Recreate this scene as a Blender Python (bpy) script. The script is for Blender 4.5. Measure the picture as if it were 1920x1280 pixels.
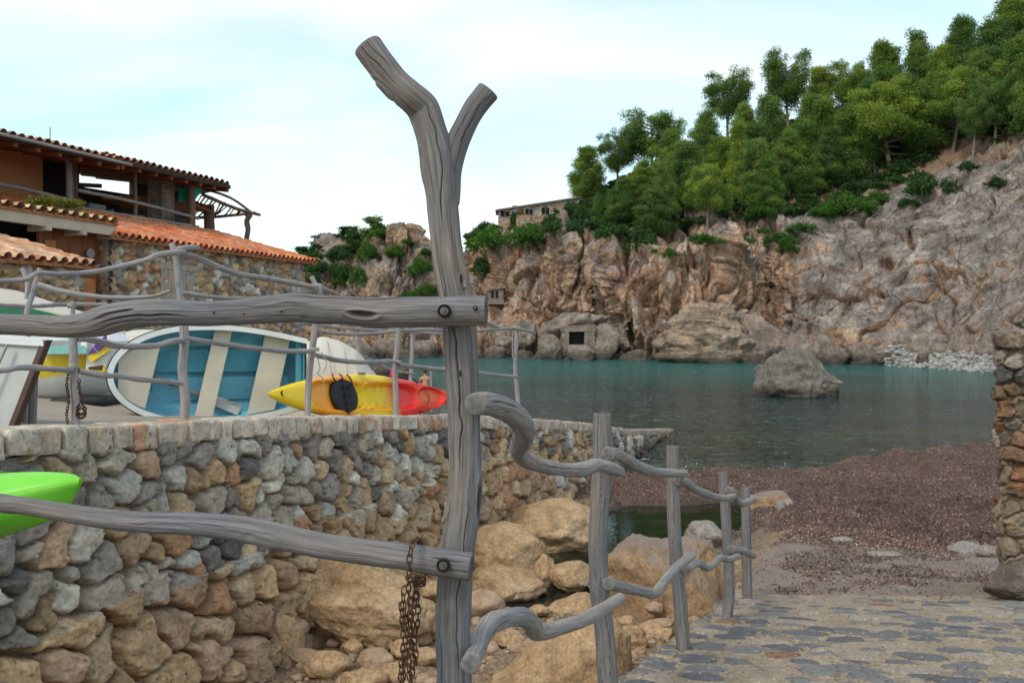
import bpy, bmesh, math, random
import numpy as np
from mathutils import Vector, Matrix
R = math.radians
scene = bpy.context.scene
for o in list(bpy.data.objects): bpy.data.objects.remove(o)

# ------------------------------------------------------------------ camera
FPX, HY = 1700.0, 622.0          # focal length in photo pixels, horizon row
cam_d = bpy.data.cameras.new('camera'); cam = bpy.data.objects.new('camera', cam_d)
scene.collection.objects.link(cam); scene.camera = cam
cam_d.sensor_width = 36; cam_d.lens = FPX/1920*36
cam_d.shift_y = -(640-HY)/1920
cam_d.clip_start = .05; cam_d.clip_end = 6000
cam.location = (0, 0, 0); cam.rotation_euler = (R(90), 0, 0)
cam_d.dof.use_dof = True; cam_d.dof.focus_distance = 2.6; cam_d.dof.aperture_fstop = 14

# ------------------------------------------------------------------ sky and sun
SUN_EL, SUN_AZ = 48, 215          # azimuth clockwise from +Y
world = bpy.data.worlds.new('World'); scene.world = world; world.use_nodes = True
nt = world.node_tree; nt.nodes.clear()
wo = nt.nodes.new('ShaderNodeOutputWorld'); bg = nt.nodes.new('ShaderNodeBackground')
sky = nt.nodes.new('ShaderNodeTexSky'); sky.sky_type = 'NISHITA'; sky.sun_disc = False
sky.sun_elevation = R(SUN_EL); sky.sun_rotation = R(SUN_AZ); sky.air_density = 1.0; sky.dust_density = 1.5
tc = nt.nodes.new('ShaderNodeTexCoord'); sx = nt.nodes.new('ShaderNodeSeparateXYZ')
nt.links.new(tc.outputs['Generated'], sx.inputs[0])
mx = nt.nodes.new('ShaderNodeMath'); mx.operation = 'MAXIMUM'; mx.inputs[1].default_value = 0.0
nt.links.new(sx.outputs['Z'], mx.inputs[0])
ad = nt.nodes.new('ShaderNodeMath'); ad.operation = 'ADD'; ad.inputs[1].default_value = .22
nt.links.new(mx.outputs[0], ad.inputs[0])
dv = nt.nodes.new('ShaderNodeVectorMath'); dv.operation = 'DIVIDE'
cb = nt.nodes.new('ShaderNodeCombineXYZ')
for k in range(3): nt.links.new(ad.outputs[0], cb.inputs[k])
nt.links.new(tc.outputs['Generated'], dv.inputs[0]); nt.links.new(cb.outputs[0], dv.inputs[1])
mp = nt.nodes.new('ShaderNodeMapping'); mp.inputs['Scale'].default_value = (1.0, 1.7, 1.0); mp.inputs['Location'].default_value = (3.1, 1.7, 0); mp.inputs['Rotation'].default_value = (0, 0, .5)
nt.links.new(dv.outputs[0], mp.inputs[0])
cn = nt.nodes.new('ShaderNodeTexNoise'); cn.inputs['Scale'].default_value = .9; cn.inputs['Detail'].default_value = 6; cn.inputs['Roughness'].default_value = .5; cn.inputs['Distortion'].default_value = .5
nt.links.new(mp.outputs[0], cn.inputs[0])
cr = nt.nodes.new('ShaderNodeValToRGB'); cr.color_ramp.elements[0].position = .36; cr.color_ramp.elements[1].position = .64
cr.color_ramp.elements[0].color = (.15, .15, .15, 1); cr.color_ramp.elements[1].color = (1, 1, 1, 1)
nt.links.new(cn.outputs['Fac'], cr.inputs[0])
mixc = nt.nodes.new('ShaderNodeMixRGB'); mixc.inputs['Color2'].default_value = (12.0, 12.7, 12.8, 1)
nt.links.new(cr.outputs[0], mixc.inputs['Fac'])
sb = nt.nodes.new('ShaderNodeMixRGB'); sb.blend_type = 'MULTIPLY'; sb.inputs['Fac'].default_value = 1; sb.inputs['Color2'].default_value = (3.1, 3.6, 3.05, 1)
nt.links.new(sky.outputs[0], sb.inputs['Color1']); nt.links.new(sb.outputs[0], mixc.inputs['Color1'])
nt.links.new(mixc.outputs[0], bg.inputs['Color']); bg.inputs['Strength'].default_value = .097
nt.links.new(bg.outputs[0], wo.inputs[0])
sun_d = bpy.data.lights.new('sun', 'SUN'); sun_d.energy = 2.0; sun_d.angle = R(12); sun_d.color = (1, .925, .82)
sun = bpy.data.objects.new('sun', sun_d); scene.collection.objects.link(sun)
_e, _a = R(SUN_EL), R(SUN_AZ)
_d = Vector((math.sin(_a)*math.cos(_e), math.cos(_a)*math.cos(_e), math.sin(_e)))
sun.rotation_euler = _d.to_track_quat('Z', 'Y').to_euler()
vs = scene.view_settings; vs.view_transform = 'Standard'; vs.look = 'None'; vs.exposure = -0.15; vs.gamma = 1

# ------------------------------------------------------------------ numpy noise
def P(px, py, D): return np.array([(px-960)/FPX*D, D, (HY-py)/FPX*D])
def smooth(x): x = np.clip(x, 0, 1); return x*x*(3-2*x)
def sstep(a, b, x): return smooth((x-a)/(b-a))
def hsh(*k):
    h = np.zeros(np.broadcast(*k).shape, np.uint64) + np.uint64(0x9E3779B97F4A7C15)
    for i, a in enumerate(k):
        a = np.asarray(a).astype(np.int64).astype(np.uint64)
        h = (h ^ (a + np.uint64(0x632BE59BD9B4E019)*np.uint64(i+1))) * np.uint64(0xBF58476D1CE4E5B9)
        h = h ^ (h >> np.uint64(29))
    h = h * np.uint64(0x94D049BB133111EB); h = h ^ (h >> np.uint64(32))
    return (h & np.uint64(0xFFFFFF)).astype(np.float64)/float(0xFFFFFF)
np.seterr(over='ignore')
def vn(p, seed=0):
    """value noise in [-1,1]; p (...,3)"""
    i = np.floor(p).astype(np.int64); f = p-i; f = f*f*f*(f*(f*6-15)+10)
    r = 0
    for a in (0, 1):
        wa = f[..., 0] if a else 1-f[..., 0]
        for b in (0, 1):
            wb = f[..., 1] if b else 1-f[..., 1]
            for c in (0, 1):
                wc = f[..., 2] if c else 1-f[..., 2]
                r = r + wa*wb*wc*hsh(i[..., 0]+a, i[..., 1]+b, i[..., 2]+c, np.int64(seed))
    return r*2-1
def fbm(p, oc=4, seed=0, g=.5, ridge=False):
    s = 0; a = 1; t = 0; p = np.asarray(p, float)
    for k in range(oc):
        n = vn(p*(2.03**k)+k*17.3, seed+k)
        if ridge: n = 1-2*np.abs(n)
        s = s+a*n; t += a; a *= g
    return s/t
def voro(p, seed=0, jit=.9, soft=None):
    """3D worley: F1, F2, id-hash"""
    i = np.floor(p).astype(np.int64)
    F1 = np.full(p.shape[:-1], 9.); F2 = F1.copy(); I = np.zeros(p.shape[:-1]); DV = np.zeros(p.shape)
    for a in (-1, 0, 1):
        for b in (-1, 0, 1):
            for c in (-1, 0, 1):
                ix, iy, iz = i[..., 0]+a, i[..., 1]+b, i[..., 2]+c
                q = np.stack([ix+.5+jit*(hsh(ix, iy, iz, np.int64(seed))-.5), iy+.5+jit*(hsh(ix, iy, iz, np.int64(seed+1))-.5),
                              iz+.5+jit*(hsh(ix, iy, iz, np.int64(seed+2))-.5)], -1)
                d = np.sqrt(((p-q)**2).sum(-1)); idh = hsh(ix, iy, iz, np.int64(seed+3))
                n1 = d < F1
                F2 = np.where(n1, F1, np.minimum(F2, d)); I = np.where(n1, idh, I); F1 = np.where(n1, d, F1)
                if soft: DV = np.where(n1[..., None], p-q, DV)
    return (F1, F2, I, DV) if soft else (F1, F2, I)
def facet_h(p, seed, a=.5, b=.8):
    """broken planar faces: each cell is a tilted plane"""
    F1, F2, I, DV = voro(p, seed, soft=True); h = (I*9973) % 1; g = np.stack([(I*7919) % 1, (I*6421) % 1, (I*3571) % 1], -1)-.5
    return a*(h-.5)+b*(g*DV).sum(-1)*2, F1, F2, I
def cells2(u, v, seed, jit=.8, k=9.0):
    """2D rounded cells: soft edge distance, id hashes (4), local offset from the seed"""
    i = np.floor(u).astype(np.int64); j = np.floor(v).astype(np.int64)
    ds = []; F1 = np.full(u.shape, 9.); A = np.zeros(u.shape, np.int64); B = A.copy(); qx = np.zeros(u.shape); qy = qx.copy()
    for a in (-2, -1, 0, 1, 2):
        for b in (-2, -1, 0, 1, 2):
            ix, iy = i+a, j+b
            x = ix+.5+jit*(hsh(ix, iy, np.int64(seed))-.5)+.5*(iy % 2); y = iy+.5+jit*(hsh(ix, iy, np.int64(seed+1))-.5)
            w = .34*(hsh(ix, iy, np.int64(seed+2))-.5)
            ang = 1.2*(hsh(ix, iy, np.int64(seed+3))-.5); st = .8+.45*hsh(ix, iy, np.int64(seed+5))
            dx, dy = u-x, v-y
            ex = (dx*np.cos(ang)+dy*np.sin(ang))*st; ey = (-dx*np.sin(ang)+dy*np.cos(ang))/st
            d = np.power(np.abs(ex)**2.6+np.abs(ey)**2.6, 1/2.6)+w
            ds.append(d); n1 = d < F1
            A = np.where(n1, ix, A); B = np.where(n1, iy, B); qx = np.where(n1, dx, qx); qy = np.where(n1, dy, qy); F1 = np.where(n1, d, F1)
    s = np.zeros(u.shape)
    for d in ds: s += np.exp(-k*(d-F1))
    e = -np.log(np.maximum(s-1, 1e-6)+1e-9)/k
    hs = [hsh(A, B, np.int64(seed+10+q)) for q in range(5)]
    return e, hs, qx, qy
def lerp3(a, b, t): return a+(b-a)*t[..., None]

# ------------------------------------------------------------------ objects
C = scene.collection
def make_mesh(name, V, quads=None, faces=None, attrs=None, smooth_sh=True, mats=None, mi=None):
    me = bpy.data.meshes.new(name); V = np.asarray(V, float).reshape(-1, 3)
    if quads is not None and len(quads):
        q = np.asarray(quads, np.int32)
        k = q.shape[1]
        me.vertices.add(len(V)); me.vertices.foreach_set('co', V.ravel())
        me.loops.add(q.size); me.loops.foreach_set('vertex_index', q.ravel())
        me.polygons.add(len(q)); me.polygons.foreach_set('loop_start', np.arange(0, q.size, k, dtype=np.int32))
        me.polygons.foreach_set('loop_total', np.full(len(q), k, np.int32))
        me.update(calc_edges=True)
    else:
        me.from_pydata([tuple(v) for v in V], [], [tuple(int(i) for i in f) for f in faces]); me.update()
    me.polygons.foreach_set('use_smooth', np.full(len(me.polygons), bool(smooth_sh)))
    if attrs:
        for k, a in attrs.items():
            a = np.asarray(a, float)
            if a.ndim == 1 or (a.ndim == 2 and a.shape[-1] == 1): me.attributes.new(k, 'FLOAT', 'POINT').data.foreach_set('value', a.ravel())
            else: me.attributes.new(k, 'FLOAT_VECTOR', 'POINT').data.foreach_set('vector', a.ravel())
    for m in (mats or []): me.materials.append(m)
    if mi is not None: me.polygons.foreach_set('material_index', np.asarray(mi, np.int32))
    me.validate(); return me
def grid_faces(n, m, wrap=False):
    """n rows, m columns; wrap joins the last column to the first"""
    mm = m if wrap else m-1
    a = np.arange(n-1)[:, None]*m+np.arange(mm)[None, :]; b = np.arange(n-1)[:, None]*m+(np.arange(mm)[None, :]+1) % m
    return np.stack([a, b, b+m, a+m], -1).reshape(-1, 4)
def put(name, me, parent=None, label=None, cat=None, group=None, kind=None, loc=None):
    o = bpy.data.objects.new(name, me); C.objects.link(o)
    if parent is not None: o.parent = parent
    if loc is not None: o.location = loc
    if label: o['label'] = label
    if cat: o['category'] = cat
    if group: o['group'] = group
    if kind: o['kind'] = kind
    return o
def thing(name, label, cat, loc=(0, 0, 0), group=None):
    o = bpy.data.objects.new(name, None); C.objects.link(o); o.location = tuple(float(x) for x in loc); o.empty_display_size = .1
    o['label'] = label; o['category'] = cat
    if group: o['group'] = group
    return o
def gloc(root):
    v = np.array(root.location)
    while root.parent is not None: root = root.parent; v = v+np.array(root.location)
    return v
def part(name, V, q, mat, root, attrs=None, faces=None, smooth_sh=True, label=None, mats=None, mi=None):
    """V in world coordinates; becomes a child mesh of root"""
    V = np.asarray(V, float).reshape(-1, 3)-gloc(root)
    me = make_mesh(name, V, q, faces, attrs, smooth_sh, mats or [mat], mi)
    return put(name, me, root, label)
def solo(name, V, q, mat, label=None, cat=None, group=None, kind=None, attrs=None, faces=None, smooth_sh=True, mats=None, mi=None):
    V = np.asarray(V, float).reshape(-1, 3)
    c = np.array([V[:, 0].mean(), V[:, 1].mean(), V[:, 2].min()])
    if kind == 'structure': c = c*0
    me = make_mesh(name, V-c, q, faces, attrs, smooth_sh, mats or [mat], mi)
    return put(name, me, None, label, cat, group, kind, tuple(c))
class MB:
    """collects pieces into one mesh"""
    def __init__(s): s.V = []; s.F = []; s.n = 0; s.A = {}
    def add(s, V, F, **at):
        V = np.asarray(V, float).reshape(-1, 3); s.V.append(V)
        for f in F: s.F.append(tuple(int(i)+s.n for i in f))
        for k, a in at.items():
            a = np.asarray(a, float)
            if a.ndim == 0: a = np.full(len(V), float(a))
            elif a.ndim == 1 and len(a) == 3 and k.startswith('c'): a = np.tile(a, (len(V), 1))
            s.A.setdefault(k, []).append(a)
        s.n += len(V)
    def box(s, c, d, rot=None, **at):
        c = np.array(c, float); d = np.array(d, float)/2
        V = np.array([[x, y, z] for x in (-1, 1) for y in (-1, 1) for z in (-1, 1)])*d
        if rot is not None: V = V @ np.array(rot).T
        s.add(V+c, [(0, 1, 3, 2), (4, 6, 7, 5), (0, 4, 5, 1), (2, 3, 7, 6), (0, 2, 6, 4), (1, 5, 7, 3)], **at)
    def slab(s, pts, ext, **at):
        p = np.array(pts, float); n = len(p); ext = np.array(ext, float)
        V = np.vstack([p, p+ext])
        F = [tuple(range(n)), tuple(range(2*n-1, n-1, -1))]+[(i, i+n, (i+1) % n+n, (i+1) % n) for i in range(n)]
        s.add(V, F, **at)
    def bar(s, a, b, r, n=8, r2=None, **at):
        V, q, _ = tube_data([a, b], [r, r if r2 is None else r2], n, 2, rough=0)
        s.add(V, q, **at)
    def part(s, name, mat, root, smooth_sh=False, label=None, mats=None):
        at = {k: np.concatenate(v) for k, v in s.A.items()}
        return part(name, np.vstack(s.V), None, mat, root, at, s.F, smooth_sh, label)
    def solo(s, name, mat, smooth_sh=False, **kw):
        at = {k: np.concatenate(v) for k, v in s.A.items()}
        return solo(name, np.vstack(s.V), None, mat, attrs=at, faces=s.F, smooth_sh=smooth_sh, **kw)

def catmull(pts, n):
    p = np.array(pts, float)
    if len(p) == 2: t = np.linspace(0, 1, n)[:, None]; return p[0]*(1-t)+p[1]*t
    p = np.vstack([2*p[0]-p[1], p, 2*p[-1]-p[-2]]); m = len(p)-3
    t = np.linspace(0, m, n); i = np.minimum(t.astype(int), m-1); f = (t-i)[:, None]
    a, b, c, d = p[i], p[i+1], p[i+2], p[i+3]
    return .5*((2*b)+(-a+c)*f+(2*a-5*b+4*c-d)*f*f+(-a+3*b-3*c+d)*f**3)
def tube_data(pts, radii, nseg=16, nal=20, seed=0, rough=.05, cracks=(), grain=.0, knots=(), round_end=.25, up=(0, -1, 0)):
    """a limb or log: returns V, quads, attrs.  theta=0 faces the camera side"""
    c = catmull(pts, nal); r = catmull(np.array(radii, float)[:, None].repeat(3, 1), nal)[:, 0]
    T = np.gradient(c, axis=0); T /= np.linalg.norm(T, axis=1)[:, None]+1e-12
    up = np.array(up, float); up = up-T[0]*(up@T[0])
    if np.linalg.norm(up) < 1e-3: up = np.array([1., 0, 0]); up = up-T[0]*(up@T[0])
    up /= np.linalg.norm(up); N = [up]
    for k in range(1, nal):
        u = N[-1]-T[k]*(N[-1]@T[k]); N.append(u/np.linalg.norm(u))
    N = np.array(N); Bn = np.cross(T, N)
    L = np.concatenate([[0], np.cumsum(np.linalg.norm(np.diff(c, axis=0), axis=1))])
    th = np.arange(nseg)/nseg*2*np.pi
    TH, LL = np.meshgrid(th, L); RR = r[:, None]*np.ones_like(TH); rm = r.mean()
    G = np.stack([np.cos(TH)*rm, np.sin(TH)*rm, LL], -1)
    if rough:
        q = G/rm*np.array([.9, .9, .35])+seed*7.7
        RR = RR*(1+rough*1.6*fbm(q, 3, seed)+rough*.6*fbm(G/rm*np.array([2.2, 2.2, .7])+3+seed, 3, seed+5))
    if grain: RR = RR+grain*fbm(G/rm*np.array([9, 9, .5])+seed, 3, seed+9)
    ck = np.zeros_like(RR)
    for (t0, l0, l1, w, dep, wig) in cracks:
        tt = t0+wig*vn(np.stack([LL*6, LL*0, LL*0+seed], -1), 3)+.35*wig*vn(np.stack([LL*31, LL*0, LL*0+seed], -1), 4)
        env = sstep(l0, l0+.25*(l1-l0), LL)*sstep(l1, l1-.35*(l1-l0), LL)
        dd = np.abs((TH-tt+np.pi) % (2*np.pi)-np.pi)*rm
        g = np.exp(-(dd/(w*np.maximum(env, .05)))**2)*env
        RR = RR-dep*g; ck = np.maximum(ck, g)
    for (t0, l0, sw, sl, dep) in knots:      # dep>0 hollow, <0 bump
        dd = ((TH-t0+np.pi) % (2*np.pi)-np.pi)*rm
        rr = np.sqrt((dd/sw)**2+((LL-l0)/sl)**2)
        RR = RR-dep*(1-sstep(.55, 1.0, rr))+abs(dep)*.35*np.exp(-((rr-1.15)/.22)**2)
        ck = np.maximum(ck, (dep > 0)*(1-sstep(.5, .9, rr)))
    V = c[:, None]+RR[..., None]*(np.cos(TH)[..., None]*N[:, None]+np.sin(TH)[..., None]*Bn[:, None])
    q = grid_faces(nal, nseg, True)
    Vs = [V.reshape(-1, 3)]; Gs = [G.reshape(-1, 3)]; cap = [np.zeros(V.shape[0]*nseg)]; cks = [ck.ravel()]; n = nal*nseg; Q = [q]
    for e, sgn in ((0, -1), (nal-1, 1)):
        base = np.arange(nseg)+e*nseg; prev = base
        for f, off in ((.93, round_end*.30), (.55, round_end*.36), (.08, round_end*.30)):
            ring = c[e]+sgn*T[e]*off*r[e]+(V[e]-c[e])*f
            Vs.append(ring); Gs.append(np.stack([np.cos(th)*rm*f, np.sin(th)*rm*f, th*0+L[e]], -1)); cap.append(np.full(nseg, 1. if f < .9 else .6)); cks.append(np.zeros(nseg))
            idx = np.arange(nseg)+n; n += nseg
            a, b = (prev, idx)
            qq = np.stack([a, np.roll(a, -1), np.roll(b, -1), b], -1)
            Q.append(qq if sgn > 0 else qq[:, ::-1]); prev = idx
        # closing: fold ring shut with quads across
        h = nseg//2
        qq = [[prev[i], prev[i+1], prev[nseg-2-i], prev[nseg-1-i]] for i in range(h-1)]
        qq = np.array(qq); Q.append(qq if sgn > 0 else qq[:, ::-1])
    return np.vstack(Vs), np.vstack(Q), {'gc': np.vstack(Gs), 'cap': np.concatenate(cap), 'ck': np.concatenate(cks)}
def log(name, pts, radii, mat, root=None, label=None, nseg=16, nal=24, **kw):
    V, q, at = tube_data(pts, radii, nseg, nal, **kw)
    return part(name, V, q, mat, root, at, label=label)
# ------------------------------------------------------------------ materials
class NB:
    def __init__(s, name):
        s.m = bpy.data.materials.new(name); s.m.use_nodes = True; s.t = s.m.node_tree
        s.b = s.t.nodes['Principled BSDF']; s.b.inputs['Roughness'].default_value = .85
        s.b.inputs['Specular IOR Level'].default_value = .3
    def n(s, ty, **kw):
        x = s.t.nodes.new(ty)
        for k, v in kw.items():
            if k in x.inputs: x.inputs[k].default_value = v
            else: setattr(x, k, v)
        return x
    def l(s, a, b): s.t.links.new(a, b)
    def attr(s, k, out='Vector'): return s.n('ShaderNodeAttribute', attribute_name=k).outputs[out]
    def coord(s, kind='Object', scale=(1, 1, 1), src=None):
        m = s.n('ShaderNodeMapping'); m.inputs['Scale'].default_value = scale
        if src is None: src = s.n('ShaderNodeTexCoord').outputs[kind]
        s.l(src, m.inputs[0]); return m.outputs[0]
    def pos(s, scale=(1, 1, 1)): return s.coord(scale=scale, src=s.n('ShaderNodeNewGeometry').outputs['Position'])
    def noise(s, co, sc, det=5, ro=.55, dist=0, out='Fac'):
        x = s.n('ShaderNodeTexNoise'); x.inputs['Scale'].default_value = sc; x.inputs['Detail'].default_value = det; x.inputs['Roughness'].default_value = ro; x.inputs['Distortion'].default_value = dist
        s.l(co, x.inputs['Vector']); return x.outputs[out]
    def voro(s, co, sc, feature='F1', out='Distance'):
        x = s.n('ShaderNodeTexVoronoi'); x.feature = feature; x.inputs['Scale'].default_value = sc; s.l(co, x.inputs['Vector']); return x.outputs[out]
    def ramp(s, f, stops):
        x = s.n('ShaderNodeValToRGB'); e = x.color_ramp.elements
        while len(e) > len(stops): e.remove(e[-1])
        while len(e) < len(stops): e.new(1)
        for k, (p, c) in enumerate(stops):
            e[k].position = p; c = (c, c, c) if isinstance(c, (int, float)) else c; e[k].color = (*c, 1)
        s.l(f, x.inputs[0]); return x.outputs[0]
    def mix(s, f, a, b, mode='MIX'):
        x = s.n('ShaderNodeMixRGB'); x.blend_type = mode
        for i, v in ((0, f), (1, a), (2, b)):
            if isinstance(v, (int, float)): x.inputs[i].default_value = v if i == 0 else (v, v, v, 1)
            elif isinstance(v, tuple): x.inputs[i].default_value = (*v, 1)
            else: s.l(v, x.inputs[i])
        return x.outputs[0]
    def math(s, op, a, b=0., c=None, clamp=False):
        x = s.n('ShaderNodeMath'); x.operation = op; x.use_clamp = clamp
        for i, v in ((0, a), (1, b), (2, c)):
            if v is None: continue
            if isinstance(v, (int, float)): x.inputs[i].default_value = v
            else: s.l(v, x.inputs[i])
        return x.outputs[0]
    def bump(s, h, st=.5, dist=.01, nrm=None):
        x = s.n('ShaderNodeBump'); x.inputs['Strength'].default_value = st; x.inputs['Distance'].default_value = dist
        s.l(h, x.inputs['Height'])
        if nrm is not None: s.l(nrm, x.inputs['Normal'])
        return x.outputs[0]
    def sep(s, v, k):
        x = s.n('ShaderNodeSeparateXYZ'); s.l(v, x.inputs[0]); return x.outputs[k]
    def done(s, col=None, nrm=None, rough=None, spec=None, metal=None):
        if col is not None:
            if isinstance(col, tuple): s.b.inputs['Base Color'].default_value = (*col, 1)
            else: s.l(col, s.b.inputs['Base Color'])
        if nrm is not None: s.l(nrm, s.b.inputs['Normal'])
        if rough is not None:
            if isinstance(rough, (int, float)): s.b.inputs['Roughness'].default_value = rough
            else: s.l(rough, s.b.inputs['Roughness'])
        if spec is not None: s.b.inputs['Specular IOR Level'].default_value = spec
        if metal is not None: s.b.inputs['Metallic'].default_value = metal
        return s.m

def m_wood(name, dark, mid, light, gs=1., warm=.5):
    """weathered grey wood; grain runs along the limb"""
    s = NB(name); g = s.attr('gc')
    fine = s.noise(s.coord(src=g, scale=(300*gs, 300*gs, 9*gs)), 1, 4, .65, .1)
    med = s.noise(s.coord(src=g, scale=(80*gs, 80*gs, 3.*gs)), 1, 5, .62, .15)
    big = s.noise(s.coord(src=g, scale=(5*gs, 5*gs, 2.2*gs)), 1, 3, .55)
    base = s.ramp(med, [(.30, dark), (.5, mid), (.72, light)])
    base = s.mix(.55, base, s.ramp(fine, [(.28, dark), (.52, mid), (.75, light)]))
    tint = s.ramp(big, [(.36, (.74, .80, .92)), (.64, (1.30, 1.08, .84))])
    base = s.mix(warm, base, s.mix(1., base, tint, 'MULTIPLY'))
    hair = s.ramp(s.noise(s.coord(src=g, scale=(110*gs, 110*gs, 1.9*gs)), 1, 3, .5, .15), [(.62, 1.), (.69, .45)])
    base = s.mix(.75, base, s.mix(1., base, hair, 'MULTIPLY'))
    sp = s.noise(s.coord(src=g, scale=(30*gs, 30*gs, 14*gs)), 1, 2, .5)
    base = s.mix(s.ramp(sp, [(.68, 0.), (.76, .55)]), base, (.09, .075, .065))
    r = s.n('ShaderNodeVectorMath'); r.operation = 'LENGTH'; xy = s.coord(src=g, scale=(1, 1, 0)); s.l(xy, r.inputs[0])
    ring = s.math('SINE', s.math('MULTIPLY', r.outputs['Value'], 1500*gs))
    capc = s.ramp(s.math('ADD', s.math('MULTIPLY', ring, .05), s.noise(s.coord(src=g, scale=(40, 40, 1)), 1, 4, .6)), [(.25, tuple(x*.5 for x in dark)), (.75, tuple(x*.75 for x in mid))])
    base = s.mix(s.attr('cap', 'Fac'), base, capc)
    base = s.mix(s.math('MULTIPLY', s.attr('ck', 'Fac'), .8), base, (.035, .028, .024))
    h = s.math('ADD', s.math('MULTIPLY', fine, .5), s.math('ADD', med, s.sep(hair, 0)))
    return s.done(base, s.bump(h, .45, .0018/gs), .86, .22)
M = {}
M['drift'] = m_wood('weathered_driftwood', (.066, .062, .066), (.168, .160, .164), (.345, .332, .338), warm=.7)
M['drift_pale'] = m_wood('bleached_driftwood', (.115, .107, .106), (.255, .241, .238), (.43, .408, .40))
M['drift_far'] = m_wood('far_driftwood', (.16, .15, .16), (.30, .28, .285), (.44, .42, .42), .5)
M['stick'] = m_wood('brown_sticks', (.09, .055, .04), (.17, .11, .085), (.27, .19, .15), .4)

def m_stone_attr(name, fine=28., bumpd=.012, dirt=.0, rough=.9, warmtop=None, lich=.25, sc=1.):
    """stones whose base colour comes from the per-stone attribute ccol"""
    s = NB(name); c = s.attr('ccol'); p = s.pos()
    n1 = s.noise(p, 6*sc, 6, .62, .3); n2 = s.noise(p, fine*sc, 5, .65); n3 = s.noise(p, 1.4*sc, 3)
    v = s.ramp(n1, [(.28, .62), (.5, 1.), (.74, 1.38)])
    col = s.mix(1., c, v, 'MULTIPLY')
    col = s.mix(1., col, s.ramp(n2, [(.3, .72), (.52, 1.), (.72, 1.3)]), 'MULTIPLY')
    pit = s.ramp(s.noise(p, 17*sc, 3, .5), [(.30, .35), (.38, 1.)])
    col = s.mix(.8, col, s.mix(1., col, pit, 'MULTIPLY'))
    if lich:
        col = s.mix(s.ramp(s.noise(p, 9*sc, 5, .6), [(.60, 0.), (.72, lich*2)]), col, (.36, .35, .32))
    h = s.math('ADD', s.math('MULTIPLY', n1, 1.6), s.math('ADD', s.math('MULTIPLY', n2, .6), s.math('MULTIPLY', s.sep(pit, 0), .5)))
    return s.done(col, s.bump(h, .8, bumpd), rough, .2)
M['rubble'] = m_stone_attr('rubble_stone')
M['coping'] = m_stone_attr('coping_stone', lich=.1)
M['rubble_far'] = m_stone_attr('far_rubble_stone', fine=12, bumpd=.03, sc=.5)

def m_rock(name, a, b, c, sc=1., top=None, streak=None, wet=None, bd=.02, rust=.0, band=0.):
    s = NB(name); p = s.coord('Object'); g = s.pos()
    n1 = s.noise(p, 1.3*sc, 6, .6, .4); n2 = s.noise(p, 9*sc, 6, .65); n3 = s.noise(p, 34*sc, 4, .6)
    col = s.ramp(n1, [(.30, a), (.5, b), (.70, c)])
    col = s.mix(1., col, s.ramp(n2, [(.28, .62), (.5, 1.), (.74, 1.32)]), 'MULTIPLY')
    col = s.mix(.8, col, s.mix(1., col, s.ramp(n3, [(.32, .62), (.5, 1.), (.7, 1.3)]), 'MULTIPLY'))
    if top:
        nz = s.sep(s.n('ShaderNodeNewGeometry').outputs['Normal'], 2)
        f = s.ramp(s.math('ADD', s.math('MULTIPLY', nz, .6), s.math('MULTIPLY', n1, .7)), [(.52, 0.), (.82, .65)])
        col = s.mix(f, col, top)
    if band:
        bn = s.noise(s.coord('Object', (.35, .35, 2.6)), band, 4, .6, .8); col = s.mix(1., col, s.ramp(bn, [(.34, .32), (.48, 1.), (.66, 1.3)]), 'MULTIPLY')
    crk = s.voro(s.mix(.35, p, s.noise(p, 2.0*sc, 4, out='Color'), 'ADD'), 1.9*sc, 'DISTANCE_TO_EDGE')
    cf = s.ramp(crk, [(0., 0.), (.014, 1.)])
    col = s.mix(.13, col, s.mix(1., col, cf, 'MULTIPLY'))
    if rust: col = s.mix(s.ramp(s.noise(p, 2.4*sc, 5, .6), [(.58, 0.), (.68, rust)]), col, (.33, .12, .045))
    if wet is not None:
        z = s.sep(g, 2); f = s.math('MULTIPLY', s.math('ADD', z, s.math('MULTIPLY', n2, .5)), 1.)
        r = s.ramp(s.math('SUBTRACT', f, wet[0]), [(0., .75), (wet[1], 0.)]); col = s.mix(r, col, (.035, .03, .025))
    h = s.math('ADD', s.math('MULTIPLY', n2, 1.), s.math('ADD', s.math('MULTIPLY', n3, .18), s.math('MULTIPLY', s.sep(cf, 0), .15)))
    return s.done(col, s.bump(h, .8, bd), .9, .2)
M['sandstone'] = m_rock('sandstone_boulder', (.26, .16, .09), (.40, .265, .15), (.47, .34, .22), 1., bd=.018)
M['sandstone_grey'] = m_rock('grey_topped_sandstone', (.16, .105, .065), (.33, .21, .12), (.40, .27, .165), 1., top=(.19, .165, .165), bd=.02)
M['beach_stone'] = m_rock('pale_beach_stone', (.19, .165, .15), (.27, .235, .21), (.35, .31, .28), 3., bd=.01)
M['sea_rock'] = m_rock('grey_sea_boulder', (.09, .08, .070), (.17, .15, .13), (.25, .22, .19), .35, wet=(-2.9, .5), bd=.14)
M['shore_rock'] = m_rock('shore_boulder', (.12, .092, .078), (.25, .195, .16), (.37, .30, .255), .3, wet=(-2.5, 1.2), bd=.35, rust=.2)
M['layer_rock'] = m_rock('layered_boulder', (.13, .10, .075), (.28, .205, .15), (.38, .31, .245), .2, wet=(-2.7, .8), bd=.4, rust=.25, band=1.1)
M['gravel_stone'] = m_rock('tan_gravel', (.27, .18, .12), (.37, .255, .165), (.42, .32, .24), 6., bd=.004)

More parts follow.
